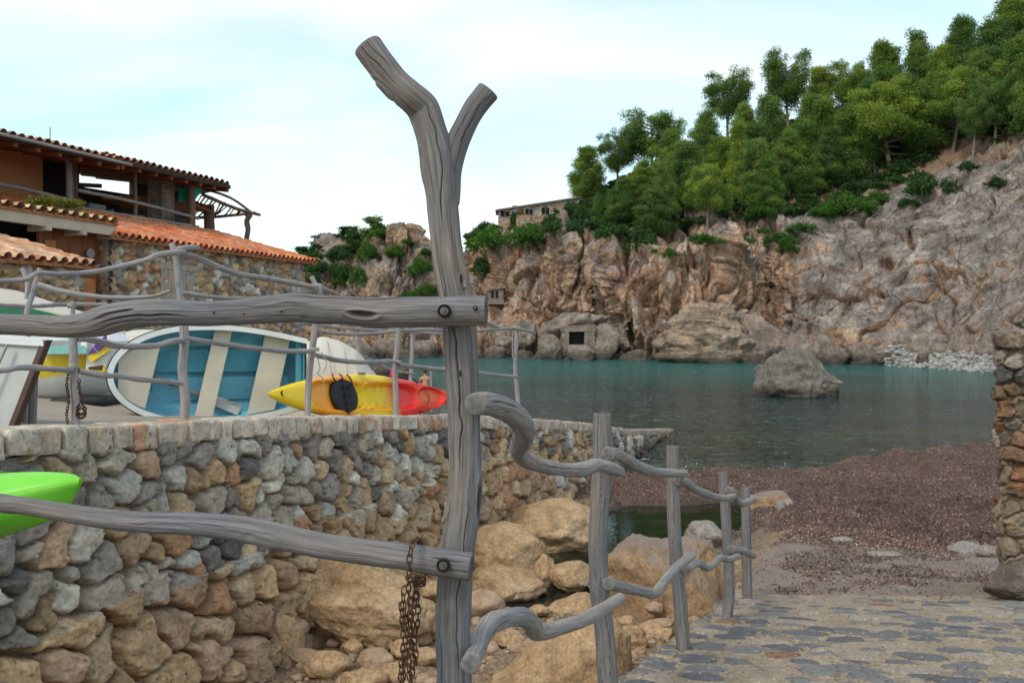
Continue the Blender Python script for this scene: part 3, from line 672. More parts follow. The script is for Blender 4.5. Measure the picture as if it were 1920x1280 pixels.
def slipway_wall():
    root = thing('slipway_wall', 'long dry stone retaining wall with squared coping, running down into the sea', 'stone wall', (wx(10), 10, -3.5))
    D = 5.2*np.exp(np.linspace(0, np.log(32.6/5.2), 720)); D = np.concatenate([np.linspace(1.0, 5.15, 40), D])
    top = ztop(D)-np.interp(D, [0, 6, 14, 33], [.145, .15, .17, .14]); v = np.linspace(0, 1, 290)
    DD, VV = np.meshgrid(D, v); TOP = np.broadcast_to(top, DD.shape)
    Zb = TOP+(-3.75-TOP)*VV; S = DD/WU[1]
    H = np.zeros(DD.shape)
    hh = TOP-Zb
    grow = 1.0
    tanf = np.clip(.22+.9*sstep(-1.75, -2.35, Zb-.25*fbm(np.stack([S*.7, Zb, S*0], -1), 2, 3))*(1-sstep(16, 21, DD)), 0, 1)
    # two sizes of stone: larger low down
    h1, c1, p1 = rubble(S, Zb, .27, .225, 11, .10, tanf)
    h2, c2, p2 = rubble(S+3, Zb+.3, .40, .31, 12, .14, tanf)
    bl = (Zb < -2.0-.12*fbm(np.stack([S*1.2, S*0, S*0], -1), 2, 4))
    H = np.where(bl, h2, h1); c = np.where(bl[..., None], c2, c1)
    wetd = sstep(-3.0, -3.35, Zb)*sstep(17, 20, DD); c = c*(1-.6*wetd[..., None])
    gr = (sstep(7.8, 6.0, DD)*sstep(-1.5, -.8, Zb)*.3)[..., None]; c = c*(1-gr)+np.array([.16, .20, .13])*gr
    bat = .13*hh+.10*sstep(-2, -3.4, Zb)
    off = bat+H
    X = wx(DD)-WN[0]*off; Y = DD-WN[1]*off
    Vv = np.stack([X, Y, Zb], -1)
    part('rubble_face', Vv, grid_faces(*DD.shape), M['rubble'], root, {'ccol': c.reshape(-1, 3)})
    # core so the wall is solid behind, and its end
    mb = MB(); a = np.array([wx(1), 1., 0]); b = np.array([wx(32.6), 32.6, 0]); w = np.array([WN[0], WN[1], 0])*.45
    ks = np.linspace(1, 32.6, 30); tp = [(wx(k)-WN[0]*-.05, k, ztop(k)-.20) for k in ks]
    V = []; F = []
    for k in ks:
        x = wx(k)
        for off, z in ((-.02, -3.8), (-.02, ztop(k)-.19), (.45, ztop(k)-.19), (.45, -3.8)): V.append((x+WN[0]*off, k+WN[1]*off, z))
    for i in range(len(ks)-1):
        for j in range(4): F.append((i*4+j, i*4+(j+1) % 4, i*4+4+(j+1) % 4, i*4+4+j))
    F += [(0, 1, 2, 3), tuple(len(V)-4+j for j in (3, 2, 1, 0))]
    part('wall_core', V, None, M['rubble'], root, {'ccol': np.tile([.22, .2, .18], (len(V), 1))}, F, False)
    # squared coping stones
    rng = random.Random(4); d = 2.0; Vs = []; Qs = []; Cs = []; n = 0
    m = 9; g = np.linspace(-1, 1, m)
    while d < 32.2:
        L = rng.uniform(.11, .27)*(1 if rng.random() > .15 else 1.3); h = rng.uniform(.17, .215); dep = rng.uniform(.36, .44)
        res = 11 if d < 12 else 6; g = np.linspace(-1, 1, res)
        f6 = []
        A, B = np.meshgrid(g, g, indexing='ij'); one = np.ones_like(A)
        for fx in ((A, B, one), (B, A, -one), (one, A, B), (-one, B, A), (B, one, A), (A, -one, B)): f6.append(np.stack(fx, -1))
        X = np.concatenate([f.reshape(-1, 3) for f in f6]); Q = np.concatenate([grid_faces(res, res)+k*res*res for k in range(6)])
        # round the corners, then knock the faces about
        r = .16; inn = np.clip(X, -1+r, 1-r); dl = X-inn; ln = np.linalg.norm(dl, axis=1)[:, None]+1e-9
        X = inn+dl/ln*np.minimum(ln, r)
        sd = rng.random()*100
        X = X*(1+.05*fbm(X*.9+sd, 2, 3)[:, None]); hv = np.array([L/2/WU[1]*.985, dep/2, h/2])
        skew = rng.uniform(-.10, .10)
        V = X*hv; V[:, 0] += skew*V[:, 2]; V += .007*np.stack([fbm(V*16+sd+k*9, 3, 5+k) for k in range(3)], -1)
        ang = rng.uniform(-.05, .05); ca, sa = math.cos(ang), math.sin(ang)
        c0 = np.array([wx(d+L/2), d+L/2, ztop(d+L/2)-h/2+rng.uniform(-.012, .012)])
        out = -.10+rng.uniform(-.015, .015)
        # local x along wall, y away from face
        Wx = np.array([WU[0], WU[1], (ztop(d+.3)-ztop(d))/.3*WU[1]]); Wy = np.array([WN[0], WN[1], 0])
        x2 = V[:, 0]*ca-V[:, 1]*sa; y2 = V[:, 0]*sa+V[:, 1]*ca
        Wv = c0+x2[:, None]*Wx+(y2+dep/2+out)[:, None]*Wy+V[:, 2:3]*np.array([0, 0, 1.])
        pale = np.array([.60, .50, .415])*(rng.uniform(.78, 1.08)); o = rng.random()
        if o > .74: st = np.array([.52, .24, .11])
        elif o > .5: st = np.array([.46, .33, .22])
        else: st = pale
        nn = sstep(-.1, .35, fbm(Wv*7+sd, 3, 9))[:, None]*.75
        col = pale*(1-nn)+st*nn
        g_ = sstep(7.2, 6.0, d)*.15; col = col*(1-g_)+np.array([.30, .36, .24])*g_
        if d > 20: col = col*(1-.35*sstep(20, 26, d))
        Vs.append(Wv); Qs.append(Q+n); Cs.append(col); n += len(Wv); d += L+.008
    part('coping', np.vstack(Vs), np.vstack(Qs), M['coping'], root, {'ccol': np.vstack(Cs)})
slipway_wall()

def build_terrace():
    s = np.linspace(-4, 37, 200); d = np.concatenate([np.linspace(.06, 6, 60), np.linspace(6.3, 30, 60)])
    S, Dd = np.meshgrid(s, d); X = -5.5+WU[0]*S+WN[0]*Dd; Y = WU[1]*S+WN[1]*Dd
    Z = terr(X, Y)-.015+.012*fbm(np.stack([X, Y, X*0], -1)*2, 3, 3)-.35*(Dd < .1)
    Z = Z-5*sstep(7, 9, Dd)*sstep(21, 23, Y)
    solo('boat_slipway', np.stack([X, Y, Z], -1), grid_faces(*S.shape), M['terrace'], kind='structure')
build_terrace()

# ------------------------------------------------------------------ the headland across the cove
HT = [  # column: shore distance, then (photo row, distance) up the slope
 (-1200, 170, (600, 172), (560, 180), (530, 190), (500, 205), (470, 225)),
 (-300, 150, (640, 152), (600, 158), (570, 165), (560, 175), (545, 190)),
 (200, 138, (645, 140), (600, 146), (572, 152), (560, 160), (548, 172)),
 (430, 132, (650, 133), (608, 138), (572, 143), (560, 150), (552, 160)),
 (560, 130, (648, 132), (606, 136), (568, 142), (545, 148), (518, 156)),
 (620, 128, (645, 130), (600, 135), (550, 141), (505, 148), (472, 156)),
 (660, 127, (645, 129), (598, 134), (542, 139), (488, 146), (442, 154)),
 (700, 126, (645, 128), (595, 132), (535, 136), (475, 143), (421, 151)),
 (735, 126, (642, 128), (595, 132), (535, 136), (472, 142), (428, 149)),
 (765, 126, (640, 128), (598, 132), (540, 136), (485, 142), (436, 148)),
 (790, 126, (640, 128), (598, 133), (545, 138), (500, 144), (462, 150)),
 (820, 126, (639, 129), (600, 134), (555, 141), (515, 150), (492, 158)),
 (860, 126, (640, 130), (600, 136), (560, 146), (520, 156), (487, 166)),
 (900, 124, (638, 128), (598, 135), (545, 145), (485, 154), (452, 166)),
 (930, 123, (636, 127), (596, 133), (538, 138), (470, 144), (436, 164)),
 (970, 121, (636, 125), (593, 130), (532, 132), (462, 137), (424, 162)),
 (1010, 120, (635, 124), (590, 128), (530, 130), (452, 135), (412, 163)),
 (1070, 117, (630, 121), (588, 126), (522, 127), (448, 131), (395, 161)),
 (1110, 119, (632, 122), (595, 127), (520, 128), (452, 131), (375, 160)),
 (1135, 119, (632, 122), (600, 125), (515, 126), (465, 130), (355, 160)),
 (1160, 113, (620, 115), (568, 117), (512, 120), (462, 127), (345, 160)),
 (1250, 111, (612, 113), (556, 115), (500, 118), (452, 126), (320, 160)),
 (1350, 109, (600, 112), (542, 114), (485, 117), (442, 126), (280, 162)),
 (1405, 111, (602, 114), (545, 117), (485, 119), (440, 126), (265, 162)),
 (1430, 112, (602, 115), (545, 118), (482, 119), (436, 125), (255, 162)),
 (1470, 107, (592, 111), (530, 113), (475, 116), (428, 124), (240, 161)),
 (1550, 105, (598, 108), (522, 111), (450, 116), (402, 124), (215, 160)),
 (1650, 101, (622, 103), (545, 107), (465, 112), (385, 121), (185, 156)),
 (1750, 92, (650, 96), (560, 101), (462, 108), (350, 119), (160, 150)),
 (1850, 85, (660, 90), (570, 95), (450, 103), (305, 116), (125, 146)),
 (1950, 78, (665, 82), (570, 88), (440, 97), (272, 110), (90, 141)),
 (2200, 62, (680, 66), (570, 72), (420, 84), (230, 98), (20, 130)),
 (2900, 48, (690, 52), (560, 60), (380, 72), (150, 88), (-150, 120))]
def build_hill():
    px = np.concatenate([np.linspace(-1200, 420, 80, endpoint=False), np.linspace(420, 1990, 900, endpoint=False), np.linspace(1990, 2900, 50)])
    cols = np.array([h[0] for h in HT], float); K = 8
    ctrl = np.zeros((len(px), K, 2))
    jx = px+14*fbm(np.stack([px/60, px*0, px*0], -1), 3, 2)
    for k in range(K):
        if k == 0: yy = [HY+FPX*5.2/h[1] for h in HT]; dd = [h[1] for h in HT]
        elif k < 6: yy = [h[1+k][0] for h in HT]; dd = [h[1+k][1] for h in HT]
        elif k == 6: yy = [h[6][0]+30+.10*(HY-h[6][0]) for h in HT]; dd = [h[6][1]+22 for h in HT]
        else: yy = [HY+20 for h in HT]; dd = [h[6][1]+110 for h in HT]
        ctrl[:, k, 0] = np.interp(jx, cols, yy); ctrl[:, k, 1] = np.interp(jx, cols, dd)
    rows = np.concatenate([np.linspace(0, 1, 40, endpoint=False), np.linspace(1, 4, 230, endpoint=False), np.linspace(4, 5, 90, endpoint=False), np.linspace(5, 7, 36)])
    V = np.zeros((len(rows), len(px), 3))
    for r, t in enumerate(rows):
        i = min(int(t), K-2); f = t-i
        a = ctrl[:, max(i-1, 0)]; b = ctrl[:, i]; c = ctrl[:, i+1]; d = ctrl[:, min(i+2, K-1)]
        cr_ = .5*((2*b)+(-a+c)*f+(2*a-5*b+4*c-d)*f*f+(-a+3*b-3*c+d)*f**3)
        li = b*(1-f)+c*f; q = .5*cr_+.5*li
        V[r, :, 0] = (px-960)/FPX*q[:, 1]; V[r, :, 1] = q[:, 1]; V[r, :, 2] = (HY-q[:, 0])/FPX*q[:, 1]
    du = np.gradient(V, axis=1); dr = np.gradient(V, axis=0); N = np.cross(du, dr); N /= np.linalg.norm(N, axis=-1)[..., None]+1e-9
    ROW = np.broadcast_to(rows[:, None], V.shape[:2]); PX = np.broadcast_to(px, V.shape[:2])
    cliffy = sstep(0, .4, ROW)*(1-sstep(4.0, 4.7, ROW-.7*(1-sstep(860, 960, PX))))
    slab = sstep(1440, 1520, PX+25*fbm(V/9, 2, 4))         # smoother grey slabs to the right
    sh = np.array([1., 1., .62]); W = V+2.0*np.stack([fbm(V/8+k*5, 3, 60+k) for k in range(3)], -1)
    strat = (W[..., 2]*.8+W[..., 0]*.35)                       # tilted beds
    f1, f2, id1 = voro(W*np.array([1., 1., .50])/9., 101); e1 = f2-f1
    f1b, f2b, id2 = voro(W*np.array([1, 1, .42])/3.0, 105); e2 = f2b-f1b
    f1c, f2c, id3 = voro(W*np.array([1, 1, .7])/1.05, 109); e3 = f2c-f1c
    H = (4.6*(id1-.5)+2.6*sstep(0, .22, e1)-1.9)*(1-.78*slab)
    H += (1-.85*slab)*(.8*(id2-.5)+.45*sstep(0, .18, e2)-.4)
    H += (1-.6*slab)*(.22*(id3-.5)+.16*sstep(0, .2, e3)-.1)
    fa, g1, g2, gi = facet_h(W*np.array([1, 1, .6])/4.2, 121, .6, 1.0); fb = facet_h(W*np.array([1, 1, .7])/1.7, 127, .5, .8)[0]; fc_ = facet_h(W/.75, 131, .4, .7)[0]
    H += fa*2.0*(1-.7*slab)+fb*.7*(1-.6*slab)+fc_*.16
    H += 1.3*fbm(V/12, 3, 70)+.8*fbm(V/3.5, 4, 74)*(1-.3*slab)+.14*fbm(V/.8, 3, 77)
    # folded, steeply dipping cracks in the slabs
    fl = np.abs(fbm(W*np.array([.11, .11, .06]), 3, 80)); H -= slab*1.9*np.exp(-(fl/.016)**2)
    fl2 = np.abs(fbm(W*np.array([.22, .2, .13])+9, 2, 84)); H -= slab*.7*np.exp(-(fl2/.02)**2)
    fm = np.abs(fbm(W*np.array([.30, .3, .06])+3, 3, 86)); H -= (1-slab)*1.6*np.exp(-(fm/.06)**2)   # vertical chimneys left
    # waterline notch
    H -= 1.6*np.exp(-((V[..., 2]+3.0)/1.3)**2)
    H = H*(.28+.72*cliffy)*(1-.7*sstep(4.7, 5, ROW))
    V = V+N*H[..., None]
    # small overhang shelf lines
    soil = sstep(4.05, 4.3, ROW+.25*fbm(V/6, 3, 90))*sstep(900, 1050, PX)
    zone = .12+.20*slab+.22*sstep(2.4, 3.4, ROW)-.10*(PX < 1100)
    crack = np.clip(1-e1/.1, 0, 1)
    solo('cliff_headland', V, grid_faces(*V.shape[:2]), M['cliff'], kind='structure', attrs={'crack': crack.ravel(), 'zone': zone.ravel(), 'soil': (soil*.75).ravel()})
    return V, ROW
HV, HROW = build_hill()
_hp = HV[:, :, :]; _hx = 960+FPX*_hp[..., 0]/_hp[..., 1]; _hy = HY-FPX*_hp[..., 2]/_hp[..., 1]
def on_hill(px, py):
    """the nearest piece of hillside seen at this place in the picture"""
    d = (_hx-px)**2+(_hy-py)**2; ok = HROW <= 5.3
    d = np.where(ok, d, 1e9); m = d.min(); w = np.where(d < max(m*1.5, 16), _hp[..., 1], 1e9)
    i = np.unravel_index(np.argmin(w), w.shape); return _hp[i]
def hill_y(px, py): return on_hill(px, py)
# ------------------------------------------------------------------ foreground fence of driftwood
def PP(l, s=1.): return [P(*a) for a in l]
def rad(pxr, D): return pxr/FPX*D
def bolt(root, px, py, D, rpx, parent_name='bolt'):
    """steel bolt and washer in a drilled, dark recess, facing the camera"""
    c = P(px, py, D); r = rad(rpx, D); n = 20; th = np.arange(n)/n*2*np.pi
    def disc(r0, r1, y0, y1):
        a = np.stack([np.cos(th)*r0, th*0+y0, np.sin(th)*r0], -1); b = np.stack([np.cos(th)*r1, th*0+y1, np.sin(th)*r1], -1); return a, b
    m = MB()
    rings = [(0.0, .004), (r*.98, .004), (r*1.0, .0), (r*1.10, -.001), (r*1.12, .006)]
    prof = [(r*1.14, .012), (r*1.12, -.0015), (r*1.0, -.002), (r*.97, .0025), (.0001, .0028)]
    def lathe(mb, prof):
        V = []; 
        for (rr, y) in prof: V += [(c[0]+math.cos(t)*rr, c[1]+y, c[2]+math.sin(t)*rr) for t in th]
        mb.add(V, [tuple(q) for q in grid_faces(len(prof), n, True)])
    a = MB(); lathe(a, prof); b = a.part('bolt_recess', M['boltdark'], root, True)
    w = MB(); lathe(w, [(r*.74, .003), (r*.74, -.002), (r*.66, -.0035), (r*.3, -.0035), (.0001, -.0035)])
    hx = .36*r; V = [(c[0]+math.cos(t)*hx, c[1]-.003, c[2]+math.sin(t)*hx) for t in np.arange(6)/6*2*np.pi+.3]
    w.slab(V, (0, -.007, 0)); V = [(c[0]+math.cos(t)*hx*.5, c[1]-.01, c[2]+math.sin(t)*hx*.5) for t in th[::2]]; w.slab(V, (0, -.006, 0))
    w.part('bolt', M['steel'], b)

def front_fence():
    root = thing('driftwood_fence', 'rough driftwood fence with tall forked post, thick bolted rails and handrails down the path', 'fence', (-.11, 2.1, -1.6))
    D = 2.1
    # tall forked post: trunk with left limb, and right limb
    main = [(845, 1760), (848, 1500), (851, 1330), (852, 1270), (849, 1180), (853, 1090), (862, 1000), (869, 930), (871, 860), (871, 780), (867, 700), (862, 620), (855, 560), (843, 500), (834, 430), (829, 370), (824, 320), (818, 280), (808, 245), (793, 205), (768, 180), (742, 155), (715, 122), (690, 88)]
    rr = [36, 36, 35, 34, 33.5, 33.5, 32, 31, 30, 30, 31, 31.5, 31, 30, 29.5, 30.5, 34, 33, 30, 31, 28, 26, 26.5, 27]
    L = lambda a, b: 0
    V1, q1, a1 = tube_data([P(x, y, D-.02*(i > 19)) for i, (x, y) in enumerate(main)], [rad(r, D) for r in rr], 200, 620, seed=3, rough=.055, grain=.0006,
        cracks=[(-.25, 1.02, 1.62, 0.00154, 0.00800, .30), (.45, .55, 1.15, 0.00121, 0.00560, .2), (-.75, .75, 1.3, 0.00099, 0.00480, .25), (.1, 1.62, 2.0, 0.00121, 0.00640, .25), (.75, 1.2, 1.55, 0.00088, 0.00400, .3), (-.5, .35, .9, 0.00110, 0.00480, .3), (.3, .1, .7, 0.00110, 0.00560, .25), (-.35, 1.98, 2.35, 0.00110, 0.00640, .3), (.2, 2.0, 2.3, 0.00099, 0.00480, .3)],
        knots=[(.65, 1.52, .006, .014, .010), (-.05, 1.31, .004, .010, .006), (-1.2, 2.02, .02, .035, -.006), (1.25, 1.02, .012, .05, .006), (-1.45, .985, .016, .018, .016)], round_end=.5)
    br = [(838, 380), (842, 320), (856, 272), (872, 236), (892, 200), (914, 172)]
    V2, q2, a2 = tube_data([P(x, y, D+.005) for x, y in br], [rad(r, D) for r in (24, 24, 22, 21, 21.5, 22)], 90, 220, seed=8, rough=.04, grain=.0005,
        cracks=[(.3, .10, .3, 0.00099, 0.00480, .3), (-.4, .05, .28, 0.00083, 0.00400, .3)], round_end=.5)
    at = {k: np.concatenate([a1[k], a2[k]+(np.array([.3, .2, 5.]) if k == 'gc' else 0)]) for k in a1}
    post = part('post', np.vstack([V1, V2]), np.vstack([q1, q2+len(V1)]), M['drift'], root, at, label='tall post forked like a Y at its top')
    # the two thick bolted rails going left
    Df = 2.1-.093
    up = [(911, 583), (880, 583), (820, 584), (760, 585), (700, 586), (650, 582), (600, 581), (555, 578), (500, 582), (440, 586), (380, 588), (320, 586), (270, 587), (225, 594), (190, 602), (160, 609), (120, 612), (60, 609), (0, 607), (-120, 600), (-300, 590), (-560, 585)]
    ur = [28.5, 28.5, 28.5, 29, 29, 27.5, 28, 28, 25, 24, 24.5, 25.5, 27, 29, 29, 24.5, 22, 21, 21, 22, 23, 24]
    V, q, a = tube_data([P(x, y, Df+.00045*max(0, 900-x)*.35) for x, y in up], [rad(r, Df) for r in ur], 190, 760, seed=21, rough=.045, grain=.0005,
        cracks=[(-.35, .66, .95, 0.00165, 0.00880, .16), (.05, .80, .93, 0.00209, 0.01040, .22), (-.75, .70, 1.0, 0.00099, 0.00480, .2), (1.12, .12, .62, 0.00154, 0.00640, .12), (.02, .05, .26, 0.00055, 0.00240, .03), (.5, .35, .62, 0.00077, 0.00320, .2), (.35, .9, 1.2, 0.00083, 0.00320, .2), (-.9, .12, .5, 0.00066, 0.00240, .2)],
        knots=[(-.18, .272, .0085, .036, .0095), (-.25, .46, .003, .004, .004), (0, .62, .0035, .003, .004), (-.2, .55, .002, .003, .003)], round_end=.12)
    up_o = part('rail', V, q, M['drift'], root, a, label='thick upper rail with a long knot hole and cracks')
    bolt(up_o, 833, 583, Df-.034, 11.5)
    bolt(up_o, 891, 577, Df-.0345, 4.)
    lo = [(882, 1061), (860, 1058), (800, 1049), (740, 1041), (680, 1033), (620, 1025), (560, 1013), (500, 1000), (450, 991), (400, 985), (340, 981), (280, 979), (220, 975), (160, 967), (100, 957), (40, 947), (0, 942), (-160, 915), (-400, 880), (-620, 870)]
    lr = [25.5, 25.5, 25, 24.5, 24, 24, 24, 25, 24.5, 23.5, 21.5, 20, 19.5, 18.5, 17.5, 17.5, 18.5, 20, 22, 22]
    V, q, a = tube_data([P(x, y, Df+.00045*max(0, 900-x)*.35) for x, y in lo], [rad(r, Df) for r in lr], 160, 560, seed=27, rough=.04, grain=.0005,
        cracks=[(.45, .0, .10, 0.00088, 0.00480, .1), (.1, .5, .9, 0.00066, 0.00240, .3), (-.5, .2, .6, 0.00055, 0.00200, .3)], knots=[(-.5, .47, .02, .05, -.004)], round_end=.35)
    lo_o = part('rail', V, q, M['drift'], root, a, label='thick lower rail with a rusty chain slung over it')
    bolt(lo_o, 831, 1060, Df-.0305, 11.5)
    log('twig_stub', [P(470, 981, Df+.05), P(505, 976, Df+.09), P(512, 974, Df+.10)], [rad(5, 2), rad(4, 2), rad(5, 2)], M['drift'], lo_o, nseg=10, nal=8)
    # a further post out of frame carries the rails at their left end
    log('post', [P(-600, 1760, 2.35), P(-600, 1200, 2.35), P(-590, 480, 2.35)], [.045, .044, .04], M['drift'], root, nseg=20, nal=40)
    # posts down the path
    posts = [(3.7, [(1148, 1420), (1140, 1280), (1133, 1180), (1124, 1100), (1121, 1000), (1126, 920), (1129, 850), (1129, 776)], [20, 19.5, 18.5, 18, 18, 17.5, 17.2, 16.5], 31),
             (5.3, [(1284, 1290), (1281, 1220), (1276, 1140), (1269, 1060), (1264, 980), (1262, 900), (1261, 836)], [13, 13, 13, 12.5, 12.5, 12.2, 12], 32),
             (7.1, [(1361, 1190), (1363, 1160), (1368, 1100), (1364, 1020), (1360, 950), (1355, 884)], [10, 10, 10, 9.8, 9.2, 8.7], 33),
             (8.7, [(1404, 1150), (1402, 1125), (1400, 1060), (1399, 990), (1398, 913)], [9.5, 9.2, 9.2, 8.8, 7.8], 34)]
    po = []
    for D, pts, r, sd in posts:
        V, q, a = tube_data([P(x, y, D) for x, y in pts], [rad(k, D) for k in r], 64, 300, seed=sd, rough=.05, grain=.0005,
            cracks=[(.3, .2, .8, 0.00121, 0.00480, .2), (-.4, .5, 1.0, 0.00110, 0.00400, .25), (.0, .9, 1.3, 0.00088, 0.00400, .2), (-.7, .1, .5, 0.00088, 0.00320, .2)], round_end=.3)
        po.append(part('post', V, q, M['drift'], root, a))
    def rail(pts, D0, D1, rs, sd, cr=(), pale=True):
        x0, x1 = pts[0][0], pts[-1][0]; n = len(pts)
        # distance grows along the run
        d = np.linspace(D0, D1, n)
        V, q, a = tube_data([P(x, y, dd) for (x, y), dd in zip(pts, d)], [rad(r, dd) for r, dd in zip(rs, d)], 64, 340, seed=sd, rough=.075, grain=.0005, cracks=cr, round_end=.3)
        return part('rail', V, q, M['drift_pale'], root, a)
    rail([(892, 757), (915, 757), (945, 766), (970, 783), (983, 806), (979, 828), (971, 842), (982, 858), (1006, 870), (1050, 879), (1092, 880), (1116, 872), (1142, 876), (1162, 884)], 1.97, 3.62, [21, 22.5, 22, 21.5, 21, 18.5, 16.5, 15.5, 14, 13, 14, 13, 12, 10], 41,
         cr=[(-.5, .02, .35, 0.00154, 0.00800, .2), (.2, .05, .3, 0.00088, 0.00400, .3), (-.3, .45, .9, 0.00110, 0.00560, .3), (-.4, .95, 1.5, 0.00110, 0.00560, .3)])
    rail([(1141, 851), (1155, 851), (1172, 860), (1194, 873), (1218, 882), (1245, 886), (1284, 887)], 3.63, 5.22, [13.5, 12.5, 11, 10.5, 9.5, 8.5, 7], 42, cr=[(-.4, .1, .5, 0.00088, 0.00400, .3), (-.3, .7, 1.2, 0.00077, 0.00320, .3)])
    rail([(1272, 900), (1285, 903), (1300, 915), (1318, 923), (1340, 931), (1362, 933), (1376, 930)], 5.22, 7.0, [9.5, 9, 8, 7, 6.5, 6, 5.5], 43)
    rail([(1367, 919), (1376, 925), (1381, 937), (1392, 944), (1403, 940), (1413, 936)], 6.98, 8.62, [8, 7, 6, 6, 5.5, 5], 44)
    rail([(883, 1243), (892, 1222), (903, 1192), (922, 1168), (950, 1158), (978, 1156), (996, 1168), (1003, 1182), (1022, 1183), (1060, 1173), (1098, 1160), (1130, 1142), (1163, 1121)], 1.98, 3.62, [19, 18, 18, 19, 18, 17.5, 18, 17, 15, 13.5, 13, 12, 11], 45,
         cr=[(-.4, .05, .35, 0.00110, 0.00560, .3), (-.2, .4, .9, 0.00088, 0.00400, .3)])
    rail([(1141, 1093), (1158, 1098), (1176, 1102), (1200, 1107), (1226, 1112), (1238, 1100), (1252, 1082), (1272, 1060), (1298, 1040)], 3.63, 5.2, [12.5, 10.5, 9.5, 9.5, 9.5, 9.5, 9, 8.5, 7.5], 46, cr=[(-.3, .2, .6, 0.00083, 0.00320, .3)])
    rail([(1287, 1067), (1300, 1058), (1312, 1056), (1325, 1064), (1338, 1058), (1350, 1046), (1366, 1048), (1384, 1042)], 5.2, 7.0, [8, 7.5, 7, 7, 6.5, 6.5, 6, 5.5], 47)
    rail([(1371, 1029), (1384, 1031), (1398, 1034), (1413, 1042)], 6.98, 8.6, [8, 7, 6.5, 5.5], 48)
front_fence()

# ------------------------------------------------------------------ chains
def chain_data(pts, L, w, r):
    """oval links threaded along a path"""
    p = np.array(pts, float); seg = np.linalg.norm(np.diff(p, axis=0), axis=1); cum = np.concatenate([[0], np.cumsum(seg)])
    n = max(2, int(cum[-1]/(L*.74))); Vs = []; Qs = []; k0 = 0; nu, nv = 14, 6
    for k in range(n):
        s = (k+.5)*L*.74; s = min(s, cum[-1]-1e-6); c = np.array([np.interp(s, cum, p[:, j]) for j in range(3)])
        c2 = np.array([np.interp(min(s+.01, cum[-1]), cum, p[:, j]) for j in range(3)]); c1 = np.array([np.interp(max(s-.01, 0), cum, p[:, j]) for j in range(3)])
        t = c2-c1; t /= np.linalg.norm(t)+1e-9; a = np.array([0, 1., 0]); a = a-t*(a@t)
        if np.linalg.norm(a) < .1: a = np.array([1., 0, 0])-t*t[0]
        a /= np.linalg.norm(a); b = np.cross(t, a); ph = (k % 2)*1.45+.35*math.sin(k*2.3)+.5
        s_ = math.cos(ph)*b+math.sin(ph)*a; nn = np.cross(t, s_)
        u = np.arange(nu)/nu*2*np.pi; e = .5*(L-w)
        cx = np.sign(np.cos(u))*e*(np.abs(np.cos(u)) > .3)+np.cos(u)*w*.5; cy = np.sin(u)*w*.5
        v = np.arange(nv)/nv*2*np.pi
        ring = c+cx[:, None, None]*t+cy[:, None, None]*s_
        rad_dir = np.cos(u)[:, None, None]*t+np.sin(u)[:, None, None]*s_
        V = ring+r*(np.cos(v)[None, :, None]*rad_dir+np.sin(v)[None, :, None]*nn)
        Vs.append(V.reshape(-1, 3)); a_ = np.arange(nu)[:, None]*nv; an = ((np.arange(nu)+1) % nu)[:, None]*nv; j = np.arange(nv)[None]; jn = (j+1) % nv
        Qs.append(np.stack([a_+j, an+j, an+jn, a_+jn], -1).reshape(-1, 4)+k0); k0 += nu*nv
    return np.vstack(Vs), np.vstack(Qs)
def chain(name, strands, L, w, r, label, cat='chain', **kw):
    Vs = []; Qs = []; n = 0
    for s in strands:
        V, q = chain_data(s, L, w, r); Vs.append(V); Qs.append(q+n); n += len(V)
    return solo(name, np.vstack(Vs), np.vstack(Qs), M['rust'], label, cat, **kw)
Dc = 1.965
def hang(x, y0, y1, dd=0., wob=3): return [P(x+wob*math.sin(y/23.+x), y, Dc+dd+.006*math.sin(y/31.+x)) for y in np.arange(y0, y1, 12)]
chain('rusty_chain', [[P(783, 1040, 2.075), P(787, 1022, 2.07), P(786, 1010, 2.03), P(780, 1012, 1.99), P(772, 1022, Dc), P(768, 1045, Dc-.006), P(768, 1070, Dc-.004)]+hang(768, 1085, 1290),
      hang(777, 1082, 1262, .02), hang(760, 1100, 1300, .025, 4), hang(771, 1120, 1330, .035), hang(754, 1130, 1310, .04, 2), hang(781, 1085, 1200, .055),
      [P(772, 1076, Dc-.01), P(780, 1082, Dc-.01), P(790, 1080, Dc), P(796, 1090, Dc+.02), P(790, 1096, Dc+.03), P(780, 1092, Dc+.02)],
      [P(764, 1080, Dc), P(772, 1090, Dc-.012), P(783, 1086, Dc), P(788, 1100, Dc+.01)]], .0215, .0115, .0017, 'bunch of dark rusty chain hanging over the thick lower rail beside the forked post')
chain('wall_chain', [[P(786+2*math.sin(y/17.), y, 12.62-.0042*(y-780)*.55) for y in range(800, 962, 8)]], .05, .03, .005, 'thin rusty chain hanging down the stone wall left of the forked post')

